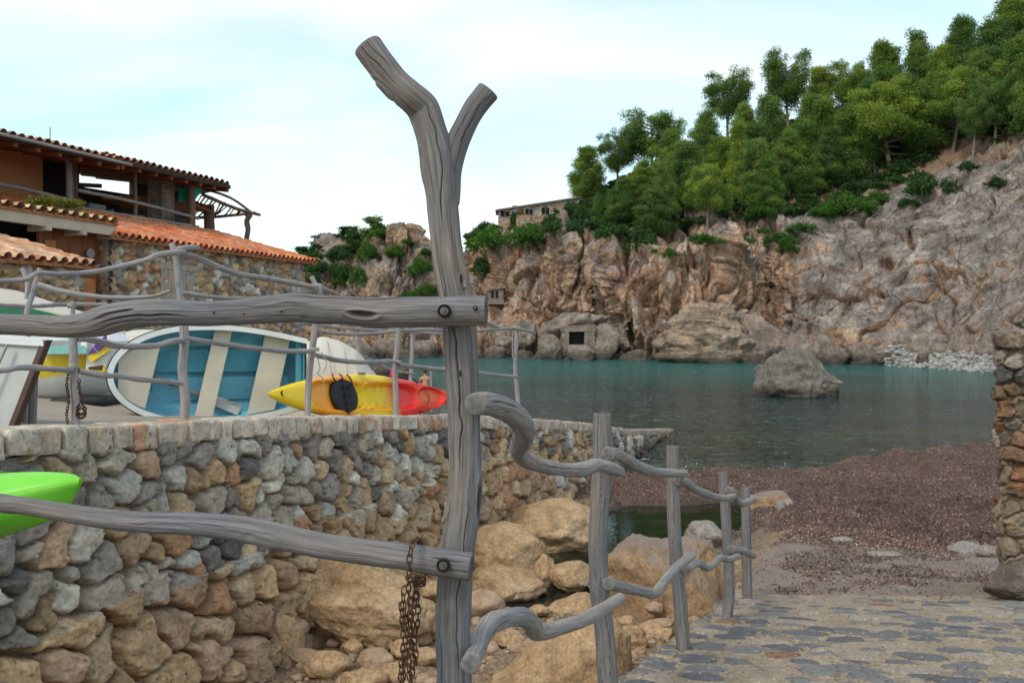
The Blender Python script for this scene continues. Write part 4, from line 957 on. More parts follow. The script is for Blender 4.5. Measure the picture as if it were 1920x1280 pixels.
# ------------------------------------------------------------------ fence on the slipway wall
def wallD(px): return 5.5/(.35-(px-960)/FPX)
def back_fence():
    root = thing('slipway_fence', 'crooked fence of thin bleached sticks along the stone wall in front of the boats', 'fence', (wx(9), 9, -1))
    def post(pts, rs, D, sd, lab=None):
        return log('post', [P(x, y, D) for x, y in pts], [rad(r, D) for r in rs], M['drift_far'], root, nseg=20, nal=70, seed=sd, rough=.08, label=lab)
    def rail(pts, rs, D0=None, D1=None, sd=1):
        n = len(pts); ds = [(D0+(D1-D0)*i/(n-1)) if D0 else wallD(x)+.28-.05*(i % 2) for i, (x, y) in enumerate(pts)]
        rs = np.interp(np.linspace(0, 1, n), np.linspace(0, 1, len(rs)), rs)
        return log('rail', [P(x, y, d) for (x, y), d in zip(pts, ds)], [rad(r, d) for r, d in zip(rs, ds)], M['drift_far'], root, nseg=16, nal=90, seed=sd, rough=.14)
    D1, D2, D3, D4, D5, D6 = wallD(140)+.3, wallD(345)+.32, wallD(583)+.35, wallD(742)+.38, wallD(872)+.4, wallD(968)+.45
    post([(143, 812), (141, 760), (138, 700), (137, 640), (136, 600), (137, 565)], [8, 8, 8, 7.5, 5, 4], D1, 1)
    post([(46, 812), (48, 760), (52, 640), (50, 590), (63, 545), (75, 503)], [6, 6, 5, 5, 5, 4.5], D1+.9, 2)
    post([(50, 560), (52, 530), (42, 503)], [4.5, 4.5, 4], D1+.9, 12)
    post([(345, 797), (347, 740), (342, 690), (346, 640), (343, 590), (338, 540), (332, 490), (322, 456)], [9, 9, 8.5, 9, 8, 8, 7, 5.5], D2, 3, 'tallest post, bent and bolted')
    post([(577, 785), (578, 740), (581, 690), (586, 650), (593, 600), (598, 560), (603, 533)], [5.5, 6, 6, 6.5, 6, 5, 4], D3, 4)
    post([(612, 575), (600, 548), (584, 519)], [4, 4, 4.5], D3+.05, 5)
    post([(742, 782), (742, 740), (741, 690), (746, 640), (747, 612), (746, 588)], [5.5, 5.5, 5, 5.5, 5, 4.5], D4, 6)
    post([(871, 790), (870, 700), (873, 600)], [5, 5, 4.5], D5, 7)
    post([(972, 796), (971, 750), (966, 690), (968, 640), (967, 610)], [4.2, 4.2, 3.6, 4.2, 3.6], D6, 8)
    rail([(-160, 540), (-60, 531), (0, 527), (48, 524), (70, 512), (110, 514), (150, 512), (190, 507), (240, 496), (280, 485), (300, 477), (345, 472)], [5, 4.5, 4.5, 5, 6], sd=11)
    rail([(330, 470), (350, 465), (371, 464)], [6, 5], sd=12)
    rail([(338, 477), (365, 482), (392, 494), (418, 504), (445, 513), (490, 521), (540, 529), (585, 537), (600, 536)], [6, 5.5, 5, 4.5], sd=13)
    rail([(590, 538), (615, 544), (642, 556)], [4, 3], sd=14)
    rail([(70, 533), (110, 545), (150, 552), (195, 557), (245, 558), (290, 555), (318, 546)], [5.5, 5, 4, 3.5], D1+.9, D2+.2, sd=15)
    rail([(345, 549), (400, 557), (460, 560), (520, 556), (575, 546), (592, 540)], [4, 4, 3.5], sd=16)
    rail([(-100, 560), (0, 572), (60, 574), (120, 571), (200, 571)], [3.5, 4, 4], D1+.5, D1+2.2, sd=17)
    rail([(148, 634), (175, 637), (210, 646), (250, 649), (290, 648), (325, 640), (342, 637)], [6.5, 6.5, 5.5, 6], sd=18)
    rail([(348, 634), (385, 640), (430, 646), (480, 653), (530, 658), (585, 658)], [5, 5, 4.5, 4.5], sd=19)
    rail([(588, 664), (610, 670), (640, 676), (690, 679), (730, 677), (748, 679)], [4.5, 5, 4, 4], sd=20)
    rail([(-150, 700), (-40, 697), (0, 695), (30, 690), (62, 689), (100, 692), (135, 693)], [4.5, 5, 6, 5], sd=21)
    rail([(147, 695), (190, 703), (225, 705), (262, 711), (310, 715), (342, 719)], [6, 5, 5, 4], sd=22)
    rail([(590, 619), (640, 626), (690, 626), (742, 621)], [3, 3.4, 3], sd=23)
    rail([(748, 620), (800, 618), (868, 622), (920, 618), (967, 616), (1002, 624)], [3.2, 3, 3, 2.4], sd=24)
    rail([(748, 684), (790, 689), (830, 693), (870, 696)], [4.5, 4.2, 4], sd=25)
    rail([(872, 694), (900, 699), (935, 703), (968, 706)], [3.2, 3], sd=26)
    rail([(905, 600), (925, 610), (945, 616), (967, 615)], [3, 2.6, 2.6], sd=27)
    # rope lashings
    for (x, y, D, r) in ((137, 686, D1, 9), (590, 655, D3, 8), (592, 540, D3, 6), (968, 616, D6, 5), (237, 648, wallD(237)+.28, 7.5), (746, 680, D4, 6.5), (133, 573, D1, 6)):
        Vs = []; 
        pts = [P(x+r*math.cos(t*1.0), y-3+6*t/18+1.5*math.sin(t*2), D-rad(r, D)*math.sin(t)) for t in np.linspace(0, 18, 60)]
        V, q, a = tube_data(pts, [rad(1.1, D)]*len(pts), 5, 90, rough=0); part('rope', V, q, M['rope'], root, a)
    for pts, D in (([(594, 668), (600, 690), (596, 700), (607, 712), (604, 730), (600, 738)], D3), ([(603, 660), (612, 680), (606, 700)], D3), ([(961, 620), (961, 672)], D6), ([(165, 640), (185, 662), (199, 682), (201, 700)], D1+.6)):
        V, q, a = tube_data([P(x, y, D-.05) for x, y in pts], [rad(.9, D)]*len(pts), 5, 40, rough=0); part('rope', V, q, M['rope'], root, a)
back_fence()
D1 = wallD(140)+.3
chain('post_chain', [[P(127+2*math.sin(y/9.), y, D1-.06) for y in range(697, 800, 6)], [P(150+2*math.sin(y/9.), y, D1-.05) for y in range(712, 762, 6)]]+
      [[P(152+8*math.cos(t), 764+11*math.sin(t)+t*1.1, D1-.05-.01*math.sin(t*2)) for t in np.linspace(0, 12+k, 34)] for k in range(2)], .030, .018, .004, 'dark rusty chain looped round the left bolted post on the stone wall')
def far_fence():
    root = thing('quay_fence', 'thin stick handrail beyond the kayak at the far edge of the slipway', 'fence', (-4, 18, -2))
    for pts, D, sd in (([(671, 745), (672, 680), (672, 615)], 17, 1), ([(770, 770), (771, 700), (774, 618)], 21, 2), ([(809, 772), (808, 730), (808, 690)], 27, 3)):
        log('post', [P(x, y, D) for x, y in pts], [rad(4.2 if D < 25 else 2, D)]*3, M['drift_far'], root, nseg=12, nal=30, seed=sd)
    for pts, sd in (([(640, 655, 15), (672, 664, 17), (706, 680, 19), (737, 694, 20), (775, 700, 21)], 4), ([(560, 606, 14), (672, 617, 17), (774, 622, 21), (860, 628, 27)], 5), ([(774, 628, 21), (800, 622, 23), (850, 626, 28)], 6)):
        log('rail', [P(*a) for a in pts], [rad(3, 17)]*len(pts), M['drift_far'], root, nseg=10, nal=40, seed=sd, rough=.12)
far_fence()
# ------------------------------------------------------------------ boats
def frame(o, xdir, zdir):
    """matrix: local x along the boat, z out of the open side"""
    x = np.array(xdir, float); x /= np.linalg.norm(x); z = np.array(zdir, float); z = z-x*(z@x); z /= np.linalg.norm(z); y = np.cross(z, x)
    return np.array(o, float), np.stack([x, y, z], 0)
def tf(V, fr): return fr[0]+np.asarray(V).reshape(-1, 3) @ fr[1]
def hull_pt(s, t, L, B, H, full=1.0, tran=.72, deep=1.0):
    """s 0 stern .. 1 bow, t -1..1 round the section; z=0 at gunwale amidships"""
    w = np.where(s < .5, tran+(1-tran)*np.sin(s/.5*np.pi/2), np.sqrt(np.maximum(1-((s-.5)/.5)**2.3, 0)))
    sheer = .16*H*(np.abs(s-.4)/.6)**2
    dep = H*(1-.25*np.maximum(0, (s-.55)/.45)**2)*deep
    a = t*np.pi/2; y = B/2*w*np.sign(np.sin(a))*np.abs(np.sin(a))**.8; z = -dep*np.abs(np.cos(a))**.75
    return np.stack([(s-.5)*L+np.where(s > .97, 0, 0), y, z+sheer], -1)
def boat_shell(L, B, H, th=.03, ns=44, nt=28, tran=.72):
    s = np.linspace(0, 1, ns)**.9; t = np.linspace(-1, 1, nt); T, S = np.meshgrid(t, s)
    out = hull_pt(S, T, L, B, H, tran=tran); inn = hull_pt(.012+S*.965, T, L, B-2*th, H-th, tran=tran)
    return out, inn
def strip(path_a, path_b): n = len(path_a); V = np.vstack([path_a, path_b]); return V, [(i, i+1, n+i+1, n+i) for i in range(n-1)]

def blue_boat():
    o = P(385, 706, 9.55); 
    bow = P(203, 704, 10.0); st = P(574, 700, 11.0)
    xd = bow-st; L = float(np.linalg.norm(xd)); fr = frame((bow+st)/2, xd, (.46, -.89, .04))
    if fr[1][1][2] < 0: pass
    B, H = 1.12, .46
    root = thing('rowing_boat', 'open rowing boat tipped on its side, blue and cream inside with white gunwale', 'boat', tuple(fr[0]))
    out, inn = boat_shell(L, B, H, .035); g = grid_faces(*out.shape[:2])
    part('hull', tf(out, fr), g[:, ::-1], M['white_paint'], root)
    part('lining', tf(inn, fr), g, M['blue_paint'], root)
    # transom, keel, gunwales
    for nm, src, x, mt in (('transom', out, 0, 'beige_paint'), ('transom_lining', inn, .02, 'deepblue_paint')):
        sec = src[0].copy(); sec[:, 0] += x*0; V = tf(sec, fr); part(nm, V, None, M[mt], root, None, [tuple(range(len(V)))], False)
    def rim(sgn, w, h, zoff, mat, nm, o2=0.):
        s = 1-(1-np.linspace(0, 1, 60))**1.8; c = hull_pt(s, np.full(60, float(sgn)), L, B, H); d = np.gradient(c, axis=0); d[:, 2] = 0; d /= np.linalg.norm(d, axis=1)[:, None]+1e-9
        nrm = np.stack([-d[:, 1], d[:, 0], d[:, 2]*0], -1)*(sgn)
        V = []; 
        for (a, b) in ((-w+o2, zoff), (w*.35+o2, zoff), (w*.35+o2, zoff+h), (-w+o2, zoff+h)): V.append(c+nrm*a+np.array([0, 0, b]))
        V = np.stack(V, 1); q = grid_faces(60, 4, True); part(nm, tf(V, fr), q, M[mat], root, smooth_sh=False)
    for sgn in (-1, 1): rim(sgn, .045, .028, 0, 'white_paint', 'gunwale'); rim(sgn, .014, .02, -.045, 'black_rubber', 'rub_strip', .022)
    k = hull_pt(np.linspace(0, .965, 40), np.zeros(40), L, B, H); kk = np.stack([k+[0, -.018, .01], k+[0, .018, .01], k+[0, .018, -.05], k+[0, -.018, -.05]], 1)
    part('keel', tf(kk, fr), grid_faces(40, 4, True), M['red_keel'], root, smooth_sh=False)
    # fore deck (triangle), thwarts, bottom boards
    def board(s0, s1, z, mat, nm, skew=0., th=.02, inset=.0, frac=1.):
        n = 14; t = np.linspace(-1, 1, n); V = []
        for s in (s0, s1):
            a = hull_pt(np.full(n, s), np.full(n, .93), L, B-.07, H)[0, 1]*frac; y = t*a; V.append(np.stack([np.full(n, (s-.5)*L)+skew*y, y, np.full(n, z)], -1))
        V = np.stack(V, 0); V2 = V.copy(); V2[..., 2] -= th; VV = np.concatenate([V, V2[::-1]], 0)
        q = grid_faces(4, n); q2 = np.stack([np.arange(n-1)+3*n, np.arange(n-1)+1+3*n, np.arange(n-1)+1, np.arange(n-1)], -1)
        part(nm, tf(VV, fr), np.vstack([q, q2]), M[mat], root, smooth_sh=False)
    n = 20; s = np.linspace(.79, .955, n); hw = hull_pt(s, np.ones(n), L, B-.075, H); V = np.stack([hw*[1, t*.84, 1]+[0, 0, -.03] for t in np.linspace(-1, 1, 9)], 1); V[..., 0] += .22*V[..., 1]*(1-sstep(.79, .93, s))[:, None]
    part('fore_deck', tf(V, fr), grid_faces(n, 9), M['beige_paint'], root, smooth_sh=False)
    board(.44, .53, -.10, 'beige_paint', 'thwart', .22); board(.12, .26, -.10, 'beige_paint', 'thwart', .22); board(.02, .05, -.06, 'deepblue_paint', 'stern_seat')
    n = 30; s = np.linspace(.06, .78, n); SGN = 1 if fr[1][1][2] > 0 else -1
    for y0, y1 in ((.03, .30), (-.30, -.03), (.34, .47), (-.47, -.34)):
        V = np.stack([np.stack([(s-.5)*L, s*0+y, -H*(.86 if abs(y) < .31 else .66)+s*0+.05], -1) for y in (y0, y1)], 1); part('bottom_board', tf(V, fr), grid_faces(n, 2), M['deepblue_paint' if SGN*y0 > 0 else 'blue_paint'], root, smooth_sh=False)
    mb = MB()
    for sr in (.12, .22, .32, .42, .6, .68):
        a = hull_pt(np.full(15, sr), np.linspace(-.92, .92, 15), L, B-.09, H-.04); b = a+[.025, 0, 0]; V, F = strip(tf(a, fr), tf(b, fr)); mb.add(V, F)
    mb.part('ribs', M['blue_paint'], root)
    # a pair of oars lying inside
    for k, (a, b) in enumerate((((288, 705, 10.42), (448, 772, 10.80)), ((300, 712, 10.48), (452, 766, 10.88)))):
        r2 = thing('oar', ['worn wooden oar with a dark collar lying inside the blue rowing boat', 'second, paler oar lying behind the collared one inside the blue rowing boat'][k], 'oar', tuple(P(*a)), 'oars in the rowing boat')
        pa, pb = P(*a), P(*b); m = pa+(pb-pa)*.52
        V, q, at = tube_data([pa, m], [.018, .017], 10, 12, rough=.02); part('shaft', V, q, M['drift_pale'], r2, at)
        e = (pb-pa)/np.linalg.norm(pb-pa); u = np.cross(e, np.array([.7, -.7, .1])); u /= np.linalg.norm(u); w = np.cross(e, u)
        n = 12; f = np.linspace(0, 1, n); wd = .018+.028*sstep(0, .35, f); V = []
        for sy, sz in ((-1, -1), (1, -1), (1, 1), (-1, 1)): V.append(m+(pb-m)*f[:, None]+u*(wd*sy)[:, None]+w*.007*sz)
        V = np.stack(V, 1); part('blade', V, np.vstack([grid_faces(n, 4, True), [[4*n-4, 4*n-3, 4*n-2, 4*n-1]]]), M['grey_paint'], r2, smooth_sh=False)
        if k == 0:
            c = pa+(pb-pa)*.16; V, q, at = tube_data([c, c+e*.07], [.027, .027], 12, 4, rough=0); part('collar', V, q, M['black_rubber'], r2, at)
blue_boat()

def kayak_mesh(L, W, Hd, colour, seat=True, n=180, m=90, tip=2.2):
    """sit-on-top kayak; deck is +z; returns deck and hull grids with colours"""
    s = np.linspace(-1, 1, n); t = np.linspace(-1, 1, m); S, T = np.meshgrid(s, t, indexing='ij')
    w = W/2*np.power(np.maximum(1-np.abs(S)**1.75, 0), .82); X = S*L/2; Y = T*w
    rise = .10*np.abs(S)**3
    edge = np.power(np.maximum(1-np.abs(T)**3.2, 0), .5)
    Z = rise+.09*edge*np.maximum(1-np.abs(S)**6, 0)
    def pit(cx, rx, ry, dep, p=3, sh=.25):
        r = (np.abs((S-cx)/rx)**p+np.abs(Y/(W/2)/ry)**p)**(1/p); return -dep*(1-sstep(1-sh, 1, r))
    Z = Z+pit(-.36, .30, .64, .075)+pit(.18, .34, .62, .085)+pit(.66, .17, .50, .07, 2.2)
    Z = Z+.012*np.sin(S*75)*((np.abs(S-.0) < .16))*(np.abs(Y/(W/2)) > .25)*(np.abs(Y/(W/2)) < .56)
    hull = np.stack([X, Y*.99, rise-Hd*np.power(np.maximum(1-np.abs(T)**2.4, 0), .55)*np.power(np.maximum(1-np.abs(S)**3, 0), .6)-.0], -1)
    deck = np.stack([X, Y, Z], -1)
    return deck, hull, S, T, w
def big_kayak():
    a, b = P(489, 742, 10.0), P(846, 747, 13.5)
    fr = frame((a+b)/2+np.array([0, 0, .0]), b-a, (.52, -.80, .28)); L = float(np.linalg.norm(b-a)); W = .62
    root = thing('kayak', 'yellow, orange and red kayak lying on its side behind the sticks on the wall', 'kayak', tuple(fr[0]))
    deck, hull, S, T, w = kayak_mesh(L, W, .17, None)
    px = lambda V: 960+FPX*V[..., 0]/V[..., 1]
    DW = tf(deck, fr).reshape(deck.shape); yel = np.array([.86, .60, .010]); org = np.array([.86, .33, .02]); red = np.array([.76, .022, .018])
    def colr(S_, Yn):
        c = lerp3(np.broadcast_to(yel, S_.shape+(3,)), org, sstep(-.68, -.55, S_)*(1-sstep(-.26, -.18, S_)))
        c = lerp3(c, org, .75*(np.abs(Yn) > .42)*(np.abs(Yn) < .68)*sstep(-.25, -.15, S_)*(1-sstep(.12, .2, S_)))
        c = lerp3(c, red, sstep(.12, .30, S_)); c = lerp3(c, org, .45*np.exp(-((S_-.64)/.12)**2-(Yn/.3)**2)); return c
    Yn = T*w/(W/2)
    me_c = colr(S, Yn)
    part('deck', DW, grid_faces(*S.shape), M['kayak'], root, {'ccol': me_c.reshape(-1, 3)})
    hc = lerp3(np.broadcast_to(yel, S.shape+(3,)), red, sstep(.15, .32, S)); part('hull', tf(hull, fr), grid_faces(*S.shape)[:, ::-1], M['kayak'], root, {'ccol': hc.reshape(-1, 3)})
    # seat
    cx = -.30*L/2; n, m = 40, 16; th = np.arange(n)/n*2*np.pi; rr = np.linspace(1, .0001, m)
    TH, RR = np.meshgrid(th, rr); x = cx+.25*RR*np.cos(TH); y = .225*RR*np.sin(TH); z = .065+.022*np.power(1-RR**4, .5)+.014*np.sin(y*62)*(np.abs(x-cx) < .07)*(RR < .8)
    seat = part('seat', tf(np.stack([x, y, z], -1), fr), grid_faces(m, n, True)[:, ::-1], M['black_rubber'], root)
    x = cx+.25*np.cos(th); y = .225*np.sin(th); V = np.stack([np.stack([x, y, th*0+.066], -1), np.stack([x, y, th*0-.02], -1)], 0); part('seat_rim', tf(V, fr), grid_faces(2, n, True), M['black_rubber'], seat)
    def strap(pts, r=.006): V, q, at = tube_data([tf(np.array(p), fr)[0] for p in pts], [r]*len(pts), 6, 30, rough=0); part('strap', V, q, M['black_rubber'], root, at)
    strap([(cx-.05, .275, .07), (cx-.02, .23, .09), (cx-.02, .0, .105), (cx-.02, -.23, .09), (cx-.04, -.275, .07)], .009)
    strap([(cx-.17, .27, .07), (cx-.20, .23, .09), (cx-.16, .16, .095)], .009); strap([(cx+.10, .275, .07), (cx+.14, .22, .09), (cx+.16, .12, .09)], .009)
    strap([(-.86*L/2, .06, .09), (-.90*L/2, .0, .12), (-.86*L/2, -.06, .09)], .010); strap([(.90*L/2, .04, .09), (.935*L/2, .0, .12), (.90*L/2, -.04, .09)], .010)
    strap([(.48*L/2, .27, .07), (.52*L/2, .20, .10), (.60*L/2, .24, .08)], .007); strap([(.48*L/2, -.27, .07), (.55*L/2, -.1, .06), (.60*L/2, -.20, .08)], .006); strap([(.47*L/2, .27, .075), (.66*L/2, .0, .055), (.47*L/2, -.27, .075)], .0045)
    strap([(.14*L/2, .29, .07), (.2*L/2, .26, .10), (.27*L/2, .29, .07)], .007)
    # handle pad on the near edge, tape patch in the tank well
    mb = MB()
    c = tf(np.array([-.10*L/2, .29, .085]), fr)[0]; mb.box(c, (.14, .03, .02), fr[1].T); mb.part('carry_handle', M['metal_grey'], root)
    mb = MB(); c = tf(np.array([.56*L/2, -.13, .025]), fr)[0]; mb.box(c, (.09, .06, .004), fr[1].T); mb.part('patch', M['yellow_paint'], root)
    V, q, at = tube_data([P(843, 755, 13.4), P(848, 757, 13.35), P(852, 758, 13.3)], [.02, .025, .02], 10, 6, rough=0); part('drain_plug', V, q, M['metal_grey'], root, at)
big_kayak()

def green_kayak():
    # bow at right, hull side toward us, stern out of frame to the left
    bow = P(152, 903, 2.75); st = P(-1050, 1210, 3.2)
    e = (st-bow); L = float(np.linalg.norm(e)); e /= L; root = thing('kayak', 'bow of a plain lime green kayak behind the thick lower rail at the left edge', 'kayak', tuple((bow+st)/2))
    z = np.array([0, 0, 1.])-e*e[2]; z /= np.linalg.norm(z); y = np.cross(z, e)
    n, m = 110, 40; s = np.linspace(0, 1, n)
    poly = np.array([(-1, .05), (-.92, .42), (-.5, .85), (0, 1.), (.5, .85), (.92, .42), (1, .05), (.80, -.55), (.30, -.95), (0, -1.08), (-.30, -.95), (-.80, -.55)])
    k = np.arange(m)/m*len(poly); i0 = k.astype(int); f = k-i0; sec = poly[i0]*(1-f)[:, None]+poly[(i0+1) % len(poly)]*f[:, None]
    S = s[:, None]*np.ones(m); g = np.power(np.clip(S/.30, 0, 1), .75)*np.power(np.clip((1-S)/.3, 0, 1), .5)
    hw = .010+.29*g; up_ = .012+.075*np.power(np.clip(S/.10, 0, 1), .6); dn = .078+.035*np.power(np.clip(S/.25, 0, 1), .8)
    Y = hw*sec[:, 0]; Z = np.where(sec[:, 1] > 0, up_*sec[:, 1], dn*sec[:, 1]); X = S*L+.075*np.clip(-sec[:, 1], 0, 1)*(1-np.clip(S/.08, 0, 1))
    V = bow+X[..., None]*e+Y[..., None]*y+Z[..., None]*z
    cap = np.array([list(range(m))]); 
    o = part('hull', V, grid_faces(n, m, True), M['lime'], root)
    mb = MB(); mb.add(V[0], [tuple(range(m))]); mb.part('stem', M['lime'], root)
    s0 = V[8:, int(m*.03)]; pts = [V[k, 2]*1. for k in range(4, 80, 6)]
    mb = MB(); c = V[12, m//4]+z*.006; mb.box(c, (.03, .012, .008)); mb.bar(c+e*.0, c+np.array([.02, 0, .012]), .003); mb.part('deck_fitting', M['boltdark'], root)
green_kayak()

def left_hull():
    # big grey white planked boat leaning at the left edge, dark stem
    A, B_, C_, D_ = P(-520, 600, 7.3), P(86, 642, 7.15), P(16, 812, 7.0), P(-600, 830, 7.2)
    root = thing('planked_boat', 'grey white wooden boat with a dark brown stem propped at the left edge', 'boat', tuple(C_))
    n, m = 40, 30; u = np.linspace(0, 1, n); v = np.linspace(0, 1, m); U, Vv = np.meshgrid(u, v, indexing='ij')
    base = (1-U)[..., None]*((1-Vv)[..., None]*B_+Vv[..., None]*C_)+U[..., None]*((1-Vv)[..., None]*A+Vv[..., None]*D_)
    bul = .25*np.sin(np.clip(U*1.3, 0, 1)*np.pi/2)*np.sin((.15+.85*Vv)*np.pi*.6)
    lap = 0
    S = base+np.array([.1, -1, .05])*(bul*.35+lap)[..., None]
    part('planking', S, grid_faces(n, m), M['grey_paint'], root, smooth_sh=False)
    S2 = base+np.array([0, .55, .0])*(np.sin(np.clip(U*1.2+.03, 0, 1)*np.pi/2))[..., None]; part('far_side', S2, grid_faces(n, m)[:, ::-1], M['white_paint'], root)
    st = [B_+(C_-B_)*t+np.array([.012, -.01, 0]) for t in np.linspace(-.03, 1.05, 12)]
    mb = MB(); w = np.array([.045, 0, .0]); mb.slab([B_+[-.02, -.03, .02], B_+[.022, -.03, .02], C_+[.022, -.03, -.03], C_+[-.02, -.03, -.03]], (0, .09, 0)); mb.part('stem', M['red_keel'], root)
    mb = MB(); mb.slab([A+[0, -.06, .0], B_+[0, -.04, .015], B_+[0, -.04, -.03], A+[0, -.06, -.05]], (0, .62, 0)); mb.part('gunwale', M['white_paint'], root)
    for k in (.22, .30):
        a = B_*(1-.16)+C_*.0+A*.16; 
    mb = MB(); 
    for f in (.10, .16): mb.slab([B_*(1-f)+A*f+[0, -.10, -.03], B_*(1-f)+A*f+[.012, -.10, -.03], C_*(1-f)+D_*f+[.012, -.12, .0], C_*(1-f)+D_*f+[0, -.12, .0]], (0, .02, 0))
    mb.part('plank_seam', M['metal_grey'], root)
    mb = MB(); mb.bar(P(-20, 790, 7.4), P(-30, 700, 7.4), .05); mb.bar(P(60, 800, 7.6), P(64, 700, 7.6), .035); mb.part('prop', M['drift_pale'], root)
left_hull()

def motor_boat():
    # white boat with yellow and teal stripes, seen from its side between the posts
    D = 11.5; bow = P(236, 652, D); stn = P(-260, 690, D+.3)
    root = thing('motor_boat', 'white motor boat with yellow, teal and purple stripes resting behind the bolted post', 'boat', tuple(P(60, 770, D)))
    n, m = 60, 26; s = np.linspace(0, 1, n); t = np.linspace(-1, 1, m); S, T = np.meshgrid(s, t, indexing='ij')
    Lg = 3.2; hx = np.power(np.clip(1-((S-.45)/.55).clip(0)**2.6, 0, 1), .6)
    X0 = P(-260, 770, D)
    a = T*np.pi/2; X = X0[0]+S*Lg; zt = .68*(1+.10*S**3); Y = D+.35+.62*hx*np.sin(a); Z = -.98+np.where(np.abs(T) < 1, 1, 1)*(zt*(1-np.power(np.abs(np.cos(a)), .7)))+.25*S**4
    V = np.stack([X, Y, Z], -1)
    f = (Z-(-.98)-.25*S**4)/.70
    band = (f > .46)&(f < .82)
    c = np.where(band[..., None], np.array([.78, .56, .02]), np.array([.72, .73, .73])); c = np.where(((f > .82)&(f < .92))[..., None], np.array([.75, .75, .75]), c)
    part('hull', V, grid_faces(n, m), M['kayak'], root, {'ccol': c.reshape(-1, 3)})
    top = np.stack([np.stack([X[:, 0], D+.35-.62*hx[:, 0]*k, Z[:, 0]*1.+.0], -1) for k in (1, .5, 0, -.5, -1)], 1)
    top[:, 1:4, 2] += .10; part('deck', top, grid_faces(n, 5), M['white_paint'], root)
    mb = MB(); mb.slab([P(84, 612, D-.30), P(150, 606, D-.30), P(163, 640, D-.30), P(160, 664, D-.30), P(75, 664, D-.30)], (0, .9, 0)); mb.part('cabin', M['white_paint'], root)
    mb = MB(); mb.slab([P(84, 636, D-.31), P(140, 634, D-.31), P(150, 646, D-.31), P(84, 648, D-.31)], (0, .02, 0)); mb.slab([P(78, 650, D-.31), P(158, 648, D-.31), P(164, 662, D-.31), P(78, 664, D-.31)], (0, .02, 0)); mb.part('stripe', M['teal_graphic'], root)
    mb = MB(); mb.slab([P(164, 668, D-.28), P(205, 646, D-.25), P(206, 656, D-.25), P(170, 680, D-.28)], (0, .03, .0)); mb.slab([P(160, 690, D-.29), P(195, 686, D-.29), P(197, 696, D-.29), P(162, 704, D-.29)], (0, .03, 0)); mb.part('stripe', M['yellow_paint'], root)
    mb = MB(); mb.slab([P(165, 664, D-.29), P(178, 645, D-.29), P(198, 628, D-.29), P(200, 646, D-.29), P(180, 660, D-.29)], (0, .03, 0)); mb.part('stripe', M['purple_graphic'], root)
    mb = MB(); mb.slab([P(165, 688, D-.30), P(193, 684, D-.30), P(190, 694, D-.30), P(166, 692, D-.30)], (0, .02, 0)); mb.part('stripe', M['red_keel'], root)
    mb = MB(); mb.slab([P(164, 640, D-.2), P(192, 618, D-.2), P(212, 640, D-.2), P(196, 690, D-.2), P(160, 700, D-.2)], (0, .5, 0)); mb.part('bow_deck', M['white_paint'], root)
    # black rubber block beneath
    n = 24; th = np.arange(n)/n*2*np.pi; A = P(95, 762, D-.45); Bp = P(190, 752, D-.45); sx = np.sign(np.cos(th))*np.abs(np.cos(th))**.5; sz = np.sign(np.sin(th))*np.abs(np.sin(th))**.5
    V = np.stack([(A+Bp)/2+np.stack([sx*.33, th*0+k, sz*.075], -1) for k in (0, .5)], 0)
    solo('rubber_fender', V.reshape(-1, 3), None, M['black_rubber'], 'long black rubber fender under the striped motor boat', 'fender', faces=[tuple(q) for q in grid_faces(2, n, True)]+[tuple(range(n))[::-1], tuple(range(n, 2*n))])
motor_boat()

